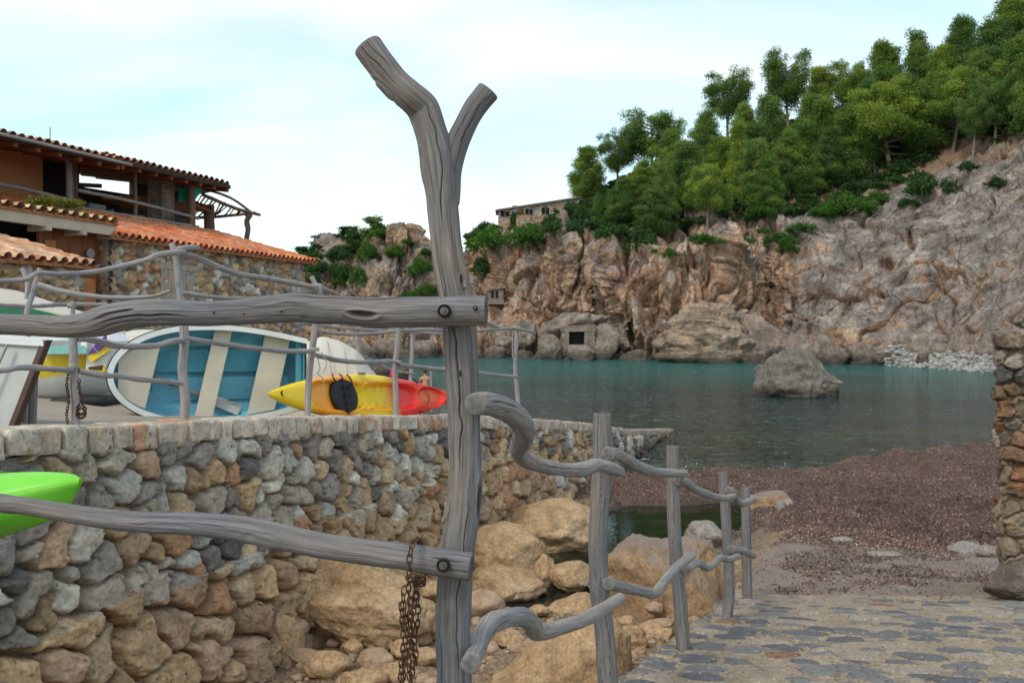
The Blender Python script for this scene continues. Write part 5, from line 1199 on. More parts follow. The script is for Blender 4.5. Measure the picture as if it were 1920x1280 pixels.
def covered_boats():
    # canvas covered hull, far left behind
    root = thing('covered_boat', 'boat under a sloping beige canvas with a dark green side strip, near the tiled shed', 'boat', tuple(P(60, 660, 12.6)))
    D = 12.4
    mb = MB(); mb.slab([P(-260, 510, D), P(0, 547, D), P(138, 592, D), P(150, 602, D), P(145, 612, D), P(-260, 600, D)], (-.3, 1.0, .06)); mb.part('cover', M['cover'], root)
    mb = MB(); mb.slab([P(-260, 570, D-.04), P(40, 574, D-.04), P(118, 592, D-.04), P(118, 601, D-.04), P(-260, 590, D-.04)], (-.4, 1.2, 0)); mb.part('side_strip', M['green_trim'], root)
    mb = MB(); mb.slab([P(-260, 590, D-.02), P(150, 602, D-.02), P(190, 625, D-.02), P(100, 720, D), P(-260, 740, D)], (-.4, 1.1, 0)); mb.part('hull', M['grey_paint'], root)
    r2 = thing('upturned_boat', 'small cream upturned boat showing behind the bow of the blue rowing boat', 'boat', tuple(P(240, 690, 12.9)))
    n, m = 40, 24; s = np.linspace(-1, 1, n); a = np.linspace(0, np.pi, m); S, A = np.meshgrid(s, a, indexing='ij'); w = np.power(np.maximum(1-np.abs(S)**2.2, 0), .7)
    c = P(262, 668, 12.9); V = np.stack([c[0]+S*.68, c[1]+.45*w*np.cos(A), c[2]+.60*w**.7*np.sin(A)**.8+.05*S-.22], -1); part('hull', V, grid_faces(n, m), M['cover'], r2)
    V = np.stack([c[0]+S*.69, c[1]+.47*w*np.cos(A), c[2]-.23+.03*np.sin(A)-.0*S], -1); part('gunwale', V, grid_faces(n, m), M['white_paint'], r2)
    # white tarp boat right of the blue one
    r3 = thing('covered_dinghy', 'dinghy under a pale cream tarpaulin standing between the blue rowing boat and the kayak', 'boat', tuple(P(640, 740, 13)))
    D0 = 12.6; prof = [(560, 640), (588, 632), (620, 640), (648, 655), (662, 668), (676, 690), (692, 715), (694, 775)]
    n, m = 60, 20; u = np.linspace(0, 1, n); pts = catmull([P(x, y, D0) for x, y in [(520, 636)]+prof], n); base = P(600, 782, D0)[2]
    U, K = np.meshgrid(u, np.linspace(0, 1, m), indexing='ij'); X = pts[:, 0][:, None]+.0*K; a = K*np.pi
    V = np.stack([np.broadcast_to(X, U.shape), D0+.6-.55*np.cos(a)*np.ones_like(X), base+(pts[:, 2][:, None]-base)*np.power(np.sin(a).clip(0), .35)+.004*np.sin(U*40+K*9)*np.sin(a)], -1)
    part('tarpaulin', V, grid_faces(n, m)[:, ::-1], M['cover'], r3)
    for x in (620, 652):
        p = [P(x-6, 640+(x-620)*.5, D0+.3), P(x-2, 670+(x-620)*.4, D0+.02), P(x+6, 730, D0-.0)]; V, q, at = tube_data(p, [.006]*3, 6, 20, rough=0); part('rope', V, q, M['rope'], r3, at)
covered_boats()

# ------------------------------------------------------------------ bather
def bather():
    D = 40.; c = P(797, 700, D); head = P(797, 697, D)[2]; x0 = c[0]; hz = head-.13
    z0 = hz-1.55; s = 1.
    J = {'pelvis': (0, 0, .92), 'waist': (0, 0, 1.08), 'chest': (0, .01, 1.28), 'shl': (0, .01, 1.42), 'neck': (0, 0, 1.50), 'head': (0, -.01, 1.60), 'crown': (0, -.01, 1.70),
         'lsh': (-.19, 0, 1.40), 'lel': (-.26, .04, 1.14), 'lwr': (-.22, -.12, .95), 'rsh': (.19, 0, 1.40), 'rel': (.26, .03, 1.12), 'rwr': (.27, -.02, .88),
         'lhip': (-.10, 0, .88), 'lkn': (-.13, -.03, .50), 'lan': (-.14, 0, .09), 'lto': (-.15, -.16, .04), 'rhip': (.10, 0, .88), 'rkn': (.12, -.02, .50), 'ran': (.13, .02, .09), 'rto': (.15, -.14, .04)}
    Rr = {'pelvis': .15, 'waist': .125, 'chest': .155, 'shl': .11, 'neck': .055, 'head': .085, 'crown': .07, 'lsh': .065, 'lel': .042, 'lwr': .03, 'rsh': .065, 'rel': .042, 'rwr': .03, 'lhip': .095, 'lkn': .06, 'lan': .04, 'lto': .035, 'rhip': .095, 'rkn': .06, 'ran': .04, 'rto': .035}
    E = [('pelvis', 'waist'), ('waist', 'chest'), ('chest', 'shl'), ('shl', 'neck'), ('neck', 'head'), ('head', 'crown'), ('shl', 'lsh'), ('lsh', 'lel'), ('lel', 'lwr'), ('shl', 'rsh'), ('rsh', 'rel'), ('rel', 'rwr'),
         ('pelvis', 'lhip'), ('lhip', 'lkn'), ('lkn', 'lan'), ('lan', 'lto'), ('pelvis', 'rhip'), ('rhip', 'rkn'), ('rkn', 'ran'), ('ran', 'rto')]
    for sd, w in (('l', 'lwr'), ('r', 'rwr')):
        b = np.array(J[w]); sg = -1 if sd == 'l' else 1; J[sd+'pm'] = tuple(b+[0, -.01, -.07]); Rr[sd+'pm'] = .028; E.append((w, sd+'pm'))
        for k in range(4): J[sd+'f%d' % k] = tuple(b+[(k-1.5)*.018, -.02, -.16+.01*abs(k-1.5)]); Rr[sd+'f%d' % k] = .009; E.append((sd+'pm', sd+'f%d' % k))
        J[sd+'th'] = tuple(b+[-sg*.045, -.03, -.10]); Rr[sd+'th'] = .011; E.append((sd+'pm', sd+'th'))
    ks = list(J); me = bpy.data.meshes.new('person'); me.from_pydata([J[k] for k in ks], [(ks.index(a), ks.index(b)) for a, b in E], [])
    tmp = bpy.data.objects.new('person_tmp', me); C.objects.link(tmp); sk = tmp.modifiers.new('s', 'SKIN'); me.skin_vertices
    lay = me.skin_vertices[0].data
    for i, k in enumerate(ks): r = Rr[k]; lay[i].radius = (r, r*(.72 if k in ('pelvis', 'waist', 'chest') else 1)); lay[i].use_root = (k == 'pelvis')
    sub = tmp.modifiers.new('u', 'SUBSURF'); sub.levels = 2; sub.render_levels = 2
    dg = bpy.context.evaluated_depsgraph_get(); em = bpy.data.meshes.new_from_object(tmp.evaluated_get(dg)); bpy.data.objects.remove(tmp)
    em.materials.clear(); em.materials.append(M['skin']); em.polygons.foreach_set('use_smooth', [True]*len(em.polygons))
    root = thing('person', 'bare backed bather standing at the water edge beyond the red end of the kayak', 'person', (x0, D, z0), None)
    put('body', em, root)
    mb = MB()
    def ell(c, r, n=12):
        th = np.arange(n)/n*2*np.pi; ph = np.linspace(.02, np.pi-.02, 9); T_, P_ = np.meshgrid(th, ph); return np.stack([c[0]+r[0]*np.sin(P_)*np.cos(T_), c[1]+r[1]*np.sin(P_)*np.sin(T_), c[2]+r[2]*np.cos(P_)], -1), [tuple(q) for q in grid_faces(9, n, True)]
    W = np.array([x0, D, z0])
    V, F = ell(W+[0, -.005, 1.685], (.098, .105, .10)); mb.add(V, F); mb.part('hair', M['hair'], root, True)
    mb = MB(); 
    V, F = ell(W+[0, .09, 1.61], (.016, .022, .02)); mb.add(V, F); mb.part('nose', M['skin'], root, True)
    mb = MB()
    for sg in (-1, 1): V, F = ell(W+[sg*.092, 0, 1.62], (.014, .02, .03)); mb.add(V, F)
    mb.part('ears', M['skin'], root, True)
    V, F = ell(W+[0, 0, .86], (.20, .15, .15)); mb = MB(); mb.add(V, F)
    for sg in (-1, 1): mb.add(*(lambda r: (r[0], [tuple(q) for q in r[1]]))(tube_data([W+[sg*.10, 0, .86], W+[sg*.12, -.02, .62]], [.125, .11], 14, 4, rough=0)[:2]))
    mb.part('swim_shorts', M['swim'], root, True)
bather()
V, q, _ = tube_data([P(735, 718, 15.6), P(736, 705, 15.6), P(737, 695, 15.6), P(736, 690, 15.6)], [.035, .045, .04, .02], 12, 20, rough=.25, seed=5)
solo('towel', V, q, M['pink'], 'small pink cloth hanging beyond the kayak by the second far post', 'towel')
# ------------------------------------------------------------------ houses on the left
BA = np.array([-8.44, 19.0]); E1 = np.array([.352, .936]); E2 = np.array([-.936, .352])
def W_(a, b, z): q = BA+E1*a+E2*b; return np.array([q[0], q[1], z])
def tile_roof(name, p00, p10, p01, root, seed=1, pal=None, nt=.19, row=.34, res=(14, 6), label=None, p11=None):
    """p00-p10 is the eave, p01 the upper end above p00; barrel tiles run up the slope"""
    p00, p10, p01 = map(lambda v: np.array(v, float), (p00, p10, p01)); p11 = p10+(p01-p00) if p11 is None else np.array(p11, float)
    Lw = np.linalg.norm(p10-p00); Lv = np.linalg.norm(p01-p00); nw = max(2, int(Lw/nt)); nv = max(1, int(Lv/row))
    u = np.linspace(0, 1, nw*res[0]+1); v = np.linspace(0, 1, nv*res[1]+1); U, Vv = np.meshgrid(u, v, indexing='ij')
    base = (1-U)[..., None]*((1-Vv)[..., None]*p00+Vv[..., None]*p01)+U[..., None]*((1-Vv)[..., None]*p10+Vv[..., None]*p11)
    n = np.cross(p10-p00, p01-p00); n /= np.linalg.norm(n); n = n if n[2] > 0 else -n
    cu, cv = U*nw, Vv*nv; iu, iv = np.floor(np.minimum(cu, nw-1e-6)), np.floor(np.minimum(cv, nv-1e-6)); fu, fv = cu-iu, cv-iv
    h = .078*np.sqrt(np.maximum(0, 1-((fu-.5)/.36)**2))-.035+.012*(hsh(iu, iv, np.int64(seed))-.5)+.030*(1-fv)+.02*fbm(base*1.2, 2, seed)
    pal = np.array(pal if pal is not None else [(.54, .15, .055), (.60, .20, .08), (.48, .12, .05), (.56, .25, .12), (.40, .12, .065), (.44, .21, .12)])
    k = np.minimum((hsh(iu, iv, np.int64(seed+3))*len(pal)).astype(int), len(pal)-1); c = pal[k]*(.8+.4*hsh(iu, iv, np.int64(seed+5)))[..., None]
    lich = sstep(.15, .5, fbm(base*1.7, 4, seed+7))*.45; c = c*(1-lich[..., None])+np.array([.33, .27, .22])*lich[..., None]
    V = base+n*h[..., None]; o = part(name, V, grid_faces(*U.shape), M['tiles'], root, {'ccol': c.reshape(-1, 3)}, label=label)
    mb = MB(); mb.slab([p00-n*.045, p10-n*.045, p11-n*.045, p01-n*.045], -n*.05); mb.part('roof_board', M['soffit'], o)
    # eave ends: dark half round mouths are the corrugation itself; a lower row of channel tiles
    hh_ = (.030+.03*np.cos((fu[:, 0]-.5)*2*np.pi))[:, None]; V2 = np.stack([base[:, 0]-n*hh_-(p01-p00)/Lv*.02, base[:, 0]-n*hh_+(p01-p00)/Lv*.3], 1)
    part('channel_tiles', V2, grid_faces(len(u), 2), M['tiles'], o, {'ccol': np.tile([.42, .2, .12], (V2.shape[0]*2, 1))})
    return o
def stone_quad(name, a0, a1, zb, zt, b, root, seed=1, size=.26, warm=.55, off=E2*-1, res=.035, mortar=True, frm=W_, a_dir=None, holes=()):
    L = abs(a1-a0); nu, nv = int(L/res), int((zt-zb)/res)
    U, Vv = np.meshgrid(np.linspace(a0, a1, nu), np.linspace(zb, zt, nv), indexing='ij')
    H, c, prof = rubble(U, Vv, size, size*.72, seed, .09, U*0+warm, groove=.06, k=11, sharp=.25)
    c = c*1.0; mo = (1-sstep(.05, .35, prof))[..., None]*.7; c = c*(1-mo)+np.array([.33, .27, .20])*mo
    q = BA+E1*U[..., None]+E2*(b-H)[..., None]; V = np.concatenate([q, Vv[..., None]], -1)
    return part(name, V, grid_faces(nu, nv)[:, ::-1], M['rubble_far'], root, {'ccol': c.reshape(-1, 3)})

def boathouse():
    root = thing('stone_boathouse', 'long low rubble stone boathouse with an orange tiled lean-to roof and a wooden shutter', 'building', W_(3, 1.5, -1.2))
    mb = MB(); mb.slab([W_(-.0, .06, -2.2), W_(7.1, .06, -2.2), W_(7.1, .06, 2.0), W_(0, .06, 2.0)], np.append(E2*3.2, 0)); mb.part('wall_core', M['concrete'], root)
    stone_quad('wall', .0, 7.15, -2.0, 2.02, 0, root, 31)
    mb = MB()
    V = []
    L = 3.2; nu, nv = 60, 90; U, Vv = np.meshgrid(np.linspace(0, L, nu), np.linspace(-2, 2.0, nv), indexing='ij'); H, c, prof = rubble(U, Vv, .26, .19, 77, .05, U*0+.55, groove=.03, k=9, sharp=.25)
    for a, sg, nm in ((7.15, 1, 'end_wall'), (0, -1, 'near_end_wall')):
        q = BA+E1*(a+sg*H)[..., None]+E2*U[..., None]; part(nm, np.concatenate([q, Vv[..., None]], -1), grid_faces(nu, nv), M['rubble_far'], root, {'ccol': c.reshape(-1, 3)})
    tile_roof('roof', W_(-.15, -.30, 2.0), W_(7.45, -.30, 2.0), W_(-.15, 3.1, 3.0), root, 5, p11=W_(7.0, 3.1, 2.98))
    # shutter, lintel, jamb
    a0, a1 = 1.42, 2.55
    mb = MB(); mb.slab([W_(a0-.12, -.10, 1.42), W_(a1+.1, -.10, 1.42), W_(a1+.1, -.10, 1.54), W_(a0-.12, -.10, 1.54)], np.append(E2*.1, 0)); mb.part('lintel', M['stick' ] if 0 else M['shutter'], root)
    sh = MB()
    for k in range(7): x = a0+k*.115; sh.slab([W_(x, -.085, .55), W_(x+.105, -.085, .55), W_(x+.105, -.085, 1.42), W_(x, -.085, 1.42)], np.append(E2*.05, 0))
    sh.part('shutter', M['shutter'], root)
    mb = MB(); mb.slab([W_(a0+.82, -.075, .5), W_(a1, -.075, .5), W_(a1, -.075, 1.42), W_(a0+.82, -.075, 1.42)], np.append(E2*.05, 0)); mb.part('plaster_jamb', M['concrete'], root)
boathouse()

def restaurant():
    root = thing('terrace_restaurant', 'restaurant with a roofed open terrace, tiled eaves and ochre wall above the boathouse', 'building', W_(2, 4, 2.3))
    mb = MB(); mb.slab([W_(-5, 3.0, 2.25), W_(9.2, 3.0, 2.25), W_(11.5, 9, 2.25), W_(-5, 9, 2.25)], (0, 0, -.25)); mb.part('floor_slab', M['concrete'], root)
    mb = MB(); mb.slab([W_(-5, 3.2, -2), W_(6.9, 3.3, -2), W_(6.9, 9, -2), W_(-5, 9, -2)], (0, 0, 4.0)); mb.part('lower_block', M['concrete'], root)
    # ochre front room at the left
    mb = MB(); mb.slab([W_(-5, 3.7, 2.2), W_(1.67, 3.7, 2.2), W_(1.67, 3.7, 4.45), W_(-5, 3.7, 4.45)], np.append(E2*.25, 0)); mb.part('wall', M['plaster'], root, label='ochre plaster wall')
    mb = MB(); mb.slab([W_(1.67, 4.3, 2.2), W_(3.35, 4.3, 2.2), W_(3.35, 4.3, 4.6), W_(1.67, 4.3, 4.6)], np.append(E2*.3, 0)); mb.part('recess_shade', M['shade_black'], root)  # flat near-black panel: shade of the recess as colour
    mb = MB(); mb.slab([W_(3.4, 4.0, 2.2), W_(3.95, 4.0, 2.2), W_(3.95, 4.0, 3.35), W_(3.4, 4.0, 3.35)], np.append(E2*.4, 0)); mb.part('low_pier', M['concrete'], root)
    mb = MB(); mb.slab([W_(3.5, 7.2, 2.2), W_(8.3, 7.2, 2.2), W_(8.3, 7.2, 4.42), W_(3.5, 7.2, 4.3)], np.append(E2*.15, 0)); mb.slab([W_(8.3, 7.2, 2.2), W_(9.5, 7.2, 2.2), W_(9.5, 7.2, 4.9), W_(8.3, 7.2, 4.9)], np.append(E2*.15, 0)); mb.slab([W_(9.5, 7.2, 3.2), W_(11.2, 7.2, 3.2), W_(11.2, 7.2, 4.9), W_(9.5, 7.2, 4.9)], np.append(E2*.15, 0)); mb.part('back_wall', M['darkwood_shade'], root)  # shade under the terrace roof put into the wall's dark colour
    mb = MB(); mb.slab([W_(-5, 8.6, 2.2), W_(2.6, 8.6, 2.2), W_(2.6, 8.6, 4.9), W_(-5, 8.6, 4.9)], np.append(E2*.15, 0)); mb.part('rear_wall', M['plaster'], root)
    # roofs: nearer section (lower) and main section
    def roof(a0, a1, b0, z0, z1, b1, tiles=True, seed=3, lab=None, a2=None):
        a2 = a1 if a2 is None else a2
        o = tile_roof('roof', W_(a0, b0, z0), W_(a1, b0, z0), W_(a0, b1, z1), root, seed, p11=W_(a2, b1, z1), pal=[(.40, .17, .09), (.34, .15, .09), (.42, .24, .15), (.28, .14, .10), (.46, .30, .20)], nt=.22, label=lab)
        mb = MB(); mb.slab([W_(a0, b0+.02, z0-.11), W_(a1, b0+.02, z0-.11), W_(a2, b1, z1-.11), W_(a0, b1, z1-.11)], (0, 0, -.04)); mb.part('soffit', M['brownwood'], o)
        mb = MB(); mb.slab([W_(a0, b0-.03, z0-.16), W_(a1, b0-.03, z0-.16), W_(a1, b0-.03, z0-.05), W_(a0, b0-.03, z0-.05)], np.append(E2*.05, 0)); mb.part('fascia', M['darkwood_shade'], o)
        mb = MB(); n = int((a1-a0)/.55)
        for k in range(n+1):
            a = a0+.05+(a1-a0-.15)*k/n; mb.slab([W_(a, b0+.03, z0-.155), W_(a+.09, b0+.03, z0-.155), W_(a+.09, b1, z1-.155), W_(a, b1, z1-.155)], (0, 0, -.10))
        mb.part('rafters', M['brownwood'], o)
    roof(2.2, 6.95, 2.35, 4.30, 4.98, 7.3, a2=11.3, seed=4, lab='long tiled roof over the open terrace')
    roof(-5.2, 2.35, 1.95, 4.16, 4.95, 7.0, seed=8, lab='nearer tiled roof with a grey gutter')
    V, q, at = tube_data([W_(-5, 1.86, 4.08), W_(0, 1.86, 4.07), W_(2.6, 1.86, 4.06)], [.038]*3, 10, 8, rough=0); part('gutter', V, q, M['metal_grey'], root, at)
    tile_roof('low_roof', W_(7.0, 3.8, 3.9), W_(8.0, 3.8, 3.75), W_(7.0, 7.2, 4.2), root, 12, label='low thatch brown roof at the end')
    # posts
    def post(a, b, z0, z1, r, mat='stick'):
        V, q, at = tube_data([W_(a, b, z0), W_(a+.03, b, (z0+z1)/2), W_(a, b, z1)], [r]*3, 10, 12, rough=.08); part('post', V, q, M[mat], root, at)
    post(1.72, 2.95, 2.2, 4.2, .07, 'drift_pale'); post(1.86, 3.0, 2.2, 4.2, .05, 'stick'); post(3.8, 2.9, 2.2, 4.2, .05); post(5.95, 2.9, 2.2, 4.2, .10); post(8.05, 4.0, 1.6, 3.9, .16, 'stick'); post(2.35, 3.4, 2.2, 4.2, .05, 'stick')
    mb = MB(); mb.slab([W_(5.25, 3.3, 2.2), W_(5.75, 3.3, 2.2), W_(5.75, 3.3, 4.25), W_(5.25, 3.3, 4.25)], np.append(E2*.5, 0)); mb.part('stone_pillar', M['shore_rock'], root)
    mb = MB(); mb.bar(W_(2.3, 7.3, 4.0), W_(5.0, 5.2, 4.1), .06); mb.bar(W_(3.2, 7.3, 4.0), W_(3.2, 7.3, 4.6), .05); mb.part('roof_beam', M['stick'], root)
    # balcony rails of sticks
    def rl(pts, r): V, q, at = tube_data([W_(*p) for p in pts], [r]*len(pts), 8, 24, rough=.15, seed=int(pts[0][2]*100)); part('balcony_rail', V, q, M['drift_pale'], root, at)
    rl([(-3, 2.85, 3.2), (0, 2.85, 3.22), (1.7, 2.85, 3.12)], .045); rl([(-3, 2.85, 2.82), (0, 2.85, 2.82), (1.7, 2.85, 2.75)], .04)
    rl([(1.9, 2.85, 3.40), (3.8, 2.85, 3.36), (6.2, 2.85, 3.22)], .045); rl([(1.8, 2.85, 2.98), (3.8, 2.85, 2.98), (6.2, 2.85, 2.98)], .04)
    # lower canopy with cream fascia, brown boarded front, black panel painted as the opening's shade
    tile_roof('canopy', W_(-5, -.25, 2.33), W_(.02, -.25, 2.30), W_(-5, .75, 2.42), root, 15, pal=[(.50, .34, .16), (.46, .30, .15), (.52, .38, .22)], nt=.24, label='small yellowish tiled canopy')
    mb = MB(); mb.slab([W_(-5, -.20, 2.02), W_(.0, -.20, 2.0), W_(.0, -.20, 2.24), W_(-5, -.20, 2.27)], np.append(E2*.12, 0)); mb.part('fascia_board', M['fascia'], root)
    for a in (-.12, -.95, -1.8): mb = MB(); mb.slab([W_(a, -.25, 1.93), W_(a+.12, -.25, 1.93), W_(a+.12, -.25, 2.03), W_(a, -.25, 2.03)], np.append(E2*.5, 0)); mb.part('bracket', M['fascia'], root)
    mb = MB()
    for k in range(9): x = -1.55+k*.18; mb.slab([W_(x, .22+.01*(k % 2), -.8), W_(x+.175, .22+.01*(k % 2), -.8), W_(x+.175, .22+.01*(k % 2), 2.3), W_(x, .22+.01*(k % 2), 2.3)], np.append(E2*.08, 0))
    mb.part('boarded_front', M['brownwood'], root)
    mb = MB(); mb.slab([W_(-.52, .17, -.8), W_(-.2, .17, -.8), W_(-.2, .17, 1.1), W_(-.52, .17, 1.1)], np.append(E2*.04, 0)); mb.slab([W_(-1.45, .17, 1.45), W_(-1.2, .17, 1.45), W_(-1.2, .17, 1.8), W_(-1.45, .17, 1.8)], np.append(E2*.04, 0)); mb.part('pale_panel', M['soffit'], root)
    mb = MB(); mb.slab([W_(-5, .9, .4), W_(-.5, .9, .4), W_(-.5, .9, 2.35), W_(-5, .9, 2.35)], np.append(E2*.1, 0)); mb.part('opening_shade', M['shade_black'], root)  # black sheet standing for the shade behind the canopy
    th = np.arange(16)/16*2*np.pi; c = W_(-.35, .14, 1.62); V = [c+np.append(E1*.10*math.cos(t), .10*math.sin(t)) for t in th]; mb = MB(); mb.slab(V, np.append(E2*.04, 0)); mb.part('round_lamp', M['metal_grey'], root)
    # aerial
    mb = MB(); p = W_(1.7, 3.5, 4.5); mb.bar(p, p+[0, 0, .42], .013); mb.part('aerial', M['metal_grey'], root)
restaurant()
def pergola():
    root = thing('pergola', 'open pergola of thin dark sticks at the seaward end of the restaurant terrace', 'pergola', W_(8.5, 4, 2.2))
    rnd = random.Random(5)
    def L_(p, r, mt='stick', nm='pole'): V, q, at = tube_data(p, [r]*len(p), 8, 16, rough=.12, seed=rnd.randint(1, 99)); part(nm, V, q, M[mt], root, at)
    o, e = P(360, 350, 27), P(486, 402, 28.5); o2, e2 = P(385, 424, 32), P(470, 404, 31)
    L_([P(462, 450, 28.2), P(465, 430, 28.2), P(463, 415, 28.2), P(470, 402, 28.2)], .085, 'stick', 'post')
    L_([P(380, 365, 26.5), P(440, 390, 27.5), P(487, 403, 28.3)], .05); L_([P(340, 408, 30), P(400, 407, 30), P(478, 399, 29)], .05); L_([P(375, 352, 27.5), P(430, 370, 28), P(470, 397, 28.5)], .04)
    for k in range(15):
        t = k/14; a = P(372+98*t, 362+38*t, 26.8+1.4*t); b = P(338+128*t, 408-6*t, 30.5-1.5*t)+np.array([rnd.uniform(-.1, .1), 0, rnd.uniform(-.05, .05)])
        L_([a+(a-b)*.03, (a+b)/2+[0, 0, rnd.uniform(-.06, .06)], b], rnd.uniform(.018, .032))
pergola()
def cloth():
    pts = np.array([P(333, 352, 26), P(380, 348, 26), P(365, 377, 26), P(336, 378, 26)]); n = 16; U, Vv = np.meshgrid(np.linspace(0, 1, n), np.linspace(0, 1, n), indexing='ij')
    V = (1-U)[..., None]*((1-Vv)[..., None]*pts[0]+Vv[..., None]*pts[3])+U[..., None]*((1-Vv)[..., None]*pts[1]+Vv[..., None]*pts[2])
    V = V+np.array([0, 1, 0])*(.08*np.sin(U*7)+.05*np.sin(Vv*5))[..., None]; V2 = V+np.array([0, .01, 0])
    solo('awning_cloth', np.concatenate([V.reshape(-1, 3), V2.reshape(-1, 3)]), np.vstack([grid_faces(n, n), grid_faces(n, n)[:, ::-1]+n*n]), M['green_cloth'], 'green cloth tied under the roof edge beside the pergola', 'cloth')
    mb = MB(); mb.bar(W_(7.5, 3.6, 2.2), W_(7.5, 3.6, 3.0), .05, 10, .01); V, q, _ = tube_data([P(361, 424, 27), P(362, 410, 27), P(363, 392, 27)], [.09, .07, .015], 12, 10, rough=.1); solo('folded_parasol', V, q, M['cover'], 'small closed cream parasol below the green cloth', 'parasol')
cloth()
def chairs():
    proto = None
    for k, (a, b, rz_) in enumerate(((2.75, 3.6, .3), (3.05, 3.7, 1.2), (3.35, 3.6, -.4), (4.55, 3.6, .2), (4.95, 3.7, 2.2))):
        lab = ['pale bistro chair beside the low pier on the terrace', 'pale bistro chair between two others behind the balcony rail', 'pale bistro chair third from the terrace corner post', 'pale bistro chair left of the stone pillar, the outer one', 'pale bistro chair closest to the stone pillar'][k]
        root = thing('bistro_chair', lab, 'chair', W_(a, b, 2.25), 'chairs on the restaurant terrace'); root.rotation_euler = (0, 0, 0)
        if proto is None:
            proto = []
            O = np.array(root.location); mb = MB(); mb.box(O+[0, 0, .45], (.42, .42, .04)); proto.append(mb.part('seat', M['metal_grey'], root))
            for x in (-.19, .19):
                for y in (-.19, .19): mb = MB(); mb.bar(O+[x, y, 0], O+[x, y, .44], .02); proto.append(mb.part('leg', M['metal_grey'], root))
            mb = MB()
            for x in (-.19, -.10, 0, .10, .19): mb.bar(O+[x, .19, .46], O+[x, .22, .92], .016)
            mb.box(O+[0, .22, .90], (.42, .03, .05)); proto.append(mb.part('backrest', M['metal_grey'], root))
        else:
            for c in proto:
                d = c.copy(); C.objects.link(d); d.parent = root
        root.rotation_euler = (0, 0, rz_)
chairs()

def leaf_cloud(puffs, n, size, seed, flat=.0, core=.62, up=.35):
    """little leaf quads spread through lumpy puffs; returns V, quads, clump"""
    rg = np.random.default_rng(seed); Vs = []; Cs = []; Qs = []; k0 = 0
    for (c, r) in puffs:
        c = np.array(c, float); r = np.array(r, float)*np.ones(3); m = max(8, int(n*(r.mean()**2)))
        d = rg.normal(size=(m, 3)); d /= np.linalg.norm(d, axis=1)[:, None]; d[:, 2] = np.where(rg.random(m) < up, np.abs(d[:, 2]), d[:, 2])
        rr = np.power(rg.random(m), .5)*1.15; lump = 1+.28*vn(d*2.1+seed+c, 3)
        p = c+d*r*(rr*lump)[:, None]
        a = d+.9*rg.normal(size=(m, 3)); a /= np.linalg.norm(a, axis=1)[:, None]; b = np.cross(a, rg.normal(size=(m, 3))); b /= np.linalg.norm(b, axis=1)[:, None]
        s = size*(.6+.8*rg.random(m))[:, None]
        q = np.stack([p-a*s-b*s*.35, p-a*s*.1-b*s*.5, p+a*s, p+b*s*.5], 1)
        Vs.append(q.reshape(-1, 3)); cl = np.clip(.45+.5*(rg.random()-.5)+.12*d[:, 2]+.25*rg.normal(size=m)*.6, 0, 1); Cs.append(np.repeat(cl, 4))  # upper leaves of each puff paler: sunlit tops put into the colour
        Qs.append((np.arange(m*4).reshape(-1, 4))+k0); k0 += m*4
    return np.vstack(Vs), np.vstack(Qs), np.concatenate(Cs)
def planters():
    for k, (x0, x1, y0, y1, lab) in enumerate(((50, 100, 388, 403, 'bright orange planter box with trailing green plants on the small tiled canopy'), (104, 144, 391, 407, 'darker terracotta planter right of the orange box on the small tiled canopy'))):
        D = 18.0; a, b = P(x0, y1, D), P(x1, y1, D+.4); root = thing('planter', lab, 'planter', a, 'planters above the canopy'); h = (y1-y0)/FPX*D
        mb = MB(); mb.slab([a+[.02, 0, 0], b-[.02, 0, 0], b+[0, 0, h], a+[0, 0, h]], (-.10, .28, 0)); mb.part('box', M['terracotta_box' if k == 0 else 'brownwood'], root)
        rnd = random.Random(k); puffs = [(a+(b-a)*t+[rnd.uniform(-.03, .03), .12, h+.06+rnd.uniform(0, .05)], rnd.uniform(.09, .14)) for t in np.linspace(.0, 1, 8)]
        V, q, cl = leaf_cloud(puffs, 9000, .03, 3+k); part('plants', V, q, M['potplant'], root, {'clump': cl}, smooth_sh=False)
planters()
def shed():
    root = thing('tiled_shed', 'small stone shed with a weathered tiled roof edged with grey stones, at the far left', 'building', W_(-3.5, -1, -.9))
    stone_quad('wall', -6.5, -2.95, -1.3, 1.16, -2.3, root, 51, .24)
    U, Vv = np.meshgrid(np.linspace(-2.3, .0, 60), np.linspace(-1.3, 1.6, 70), indexing='ij'); H, c, prof = rubble(U, Vv, .24, .18, 57, .05, U*0+.5, groove=.03, k=9, sharp=.25); q = BA+E1*(-2.95+H)[..., None]+E2*U[..., None]
    zz = np.minimum(Vv, 1.1+(U+2.3)*.24)
    part('end_wall', np.concatenate([q, zz[..., None]], -1), grid_faces(*U.shape), M['rubble_far'], root, {'ccol': c.reshape(-1, 3)})
    mb = MB(); mb.slab([W_(-6.5, -2.2, -1.3), W_(-3.05, -2.2, -1.3), W_(-3.05, 0, -1.3), W_(-6.5, 0, -1.3)], (0, 0, 2.3)); mb.part('wall_core', M['concrete'], root)
    tile_roof('roof', W_(-6.6, -2.55, 1.15), W_(-2.8, -2.55, 1.15), W_(-6.6, .2, 1.85), root, 61, pal=[(.48, .24, .13), (.52, .30, .17), (.46, .20, .11), (.54, .36, .23), (.44, .27, .18)], nt=.21, row=.4)
shed()

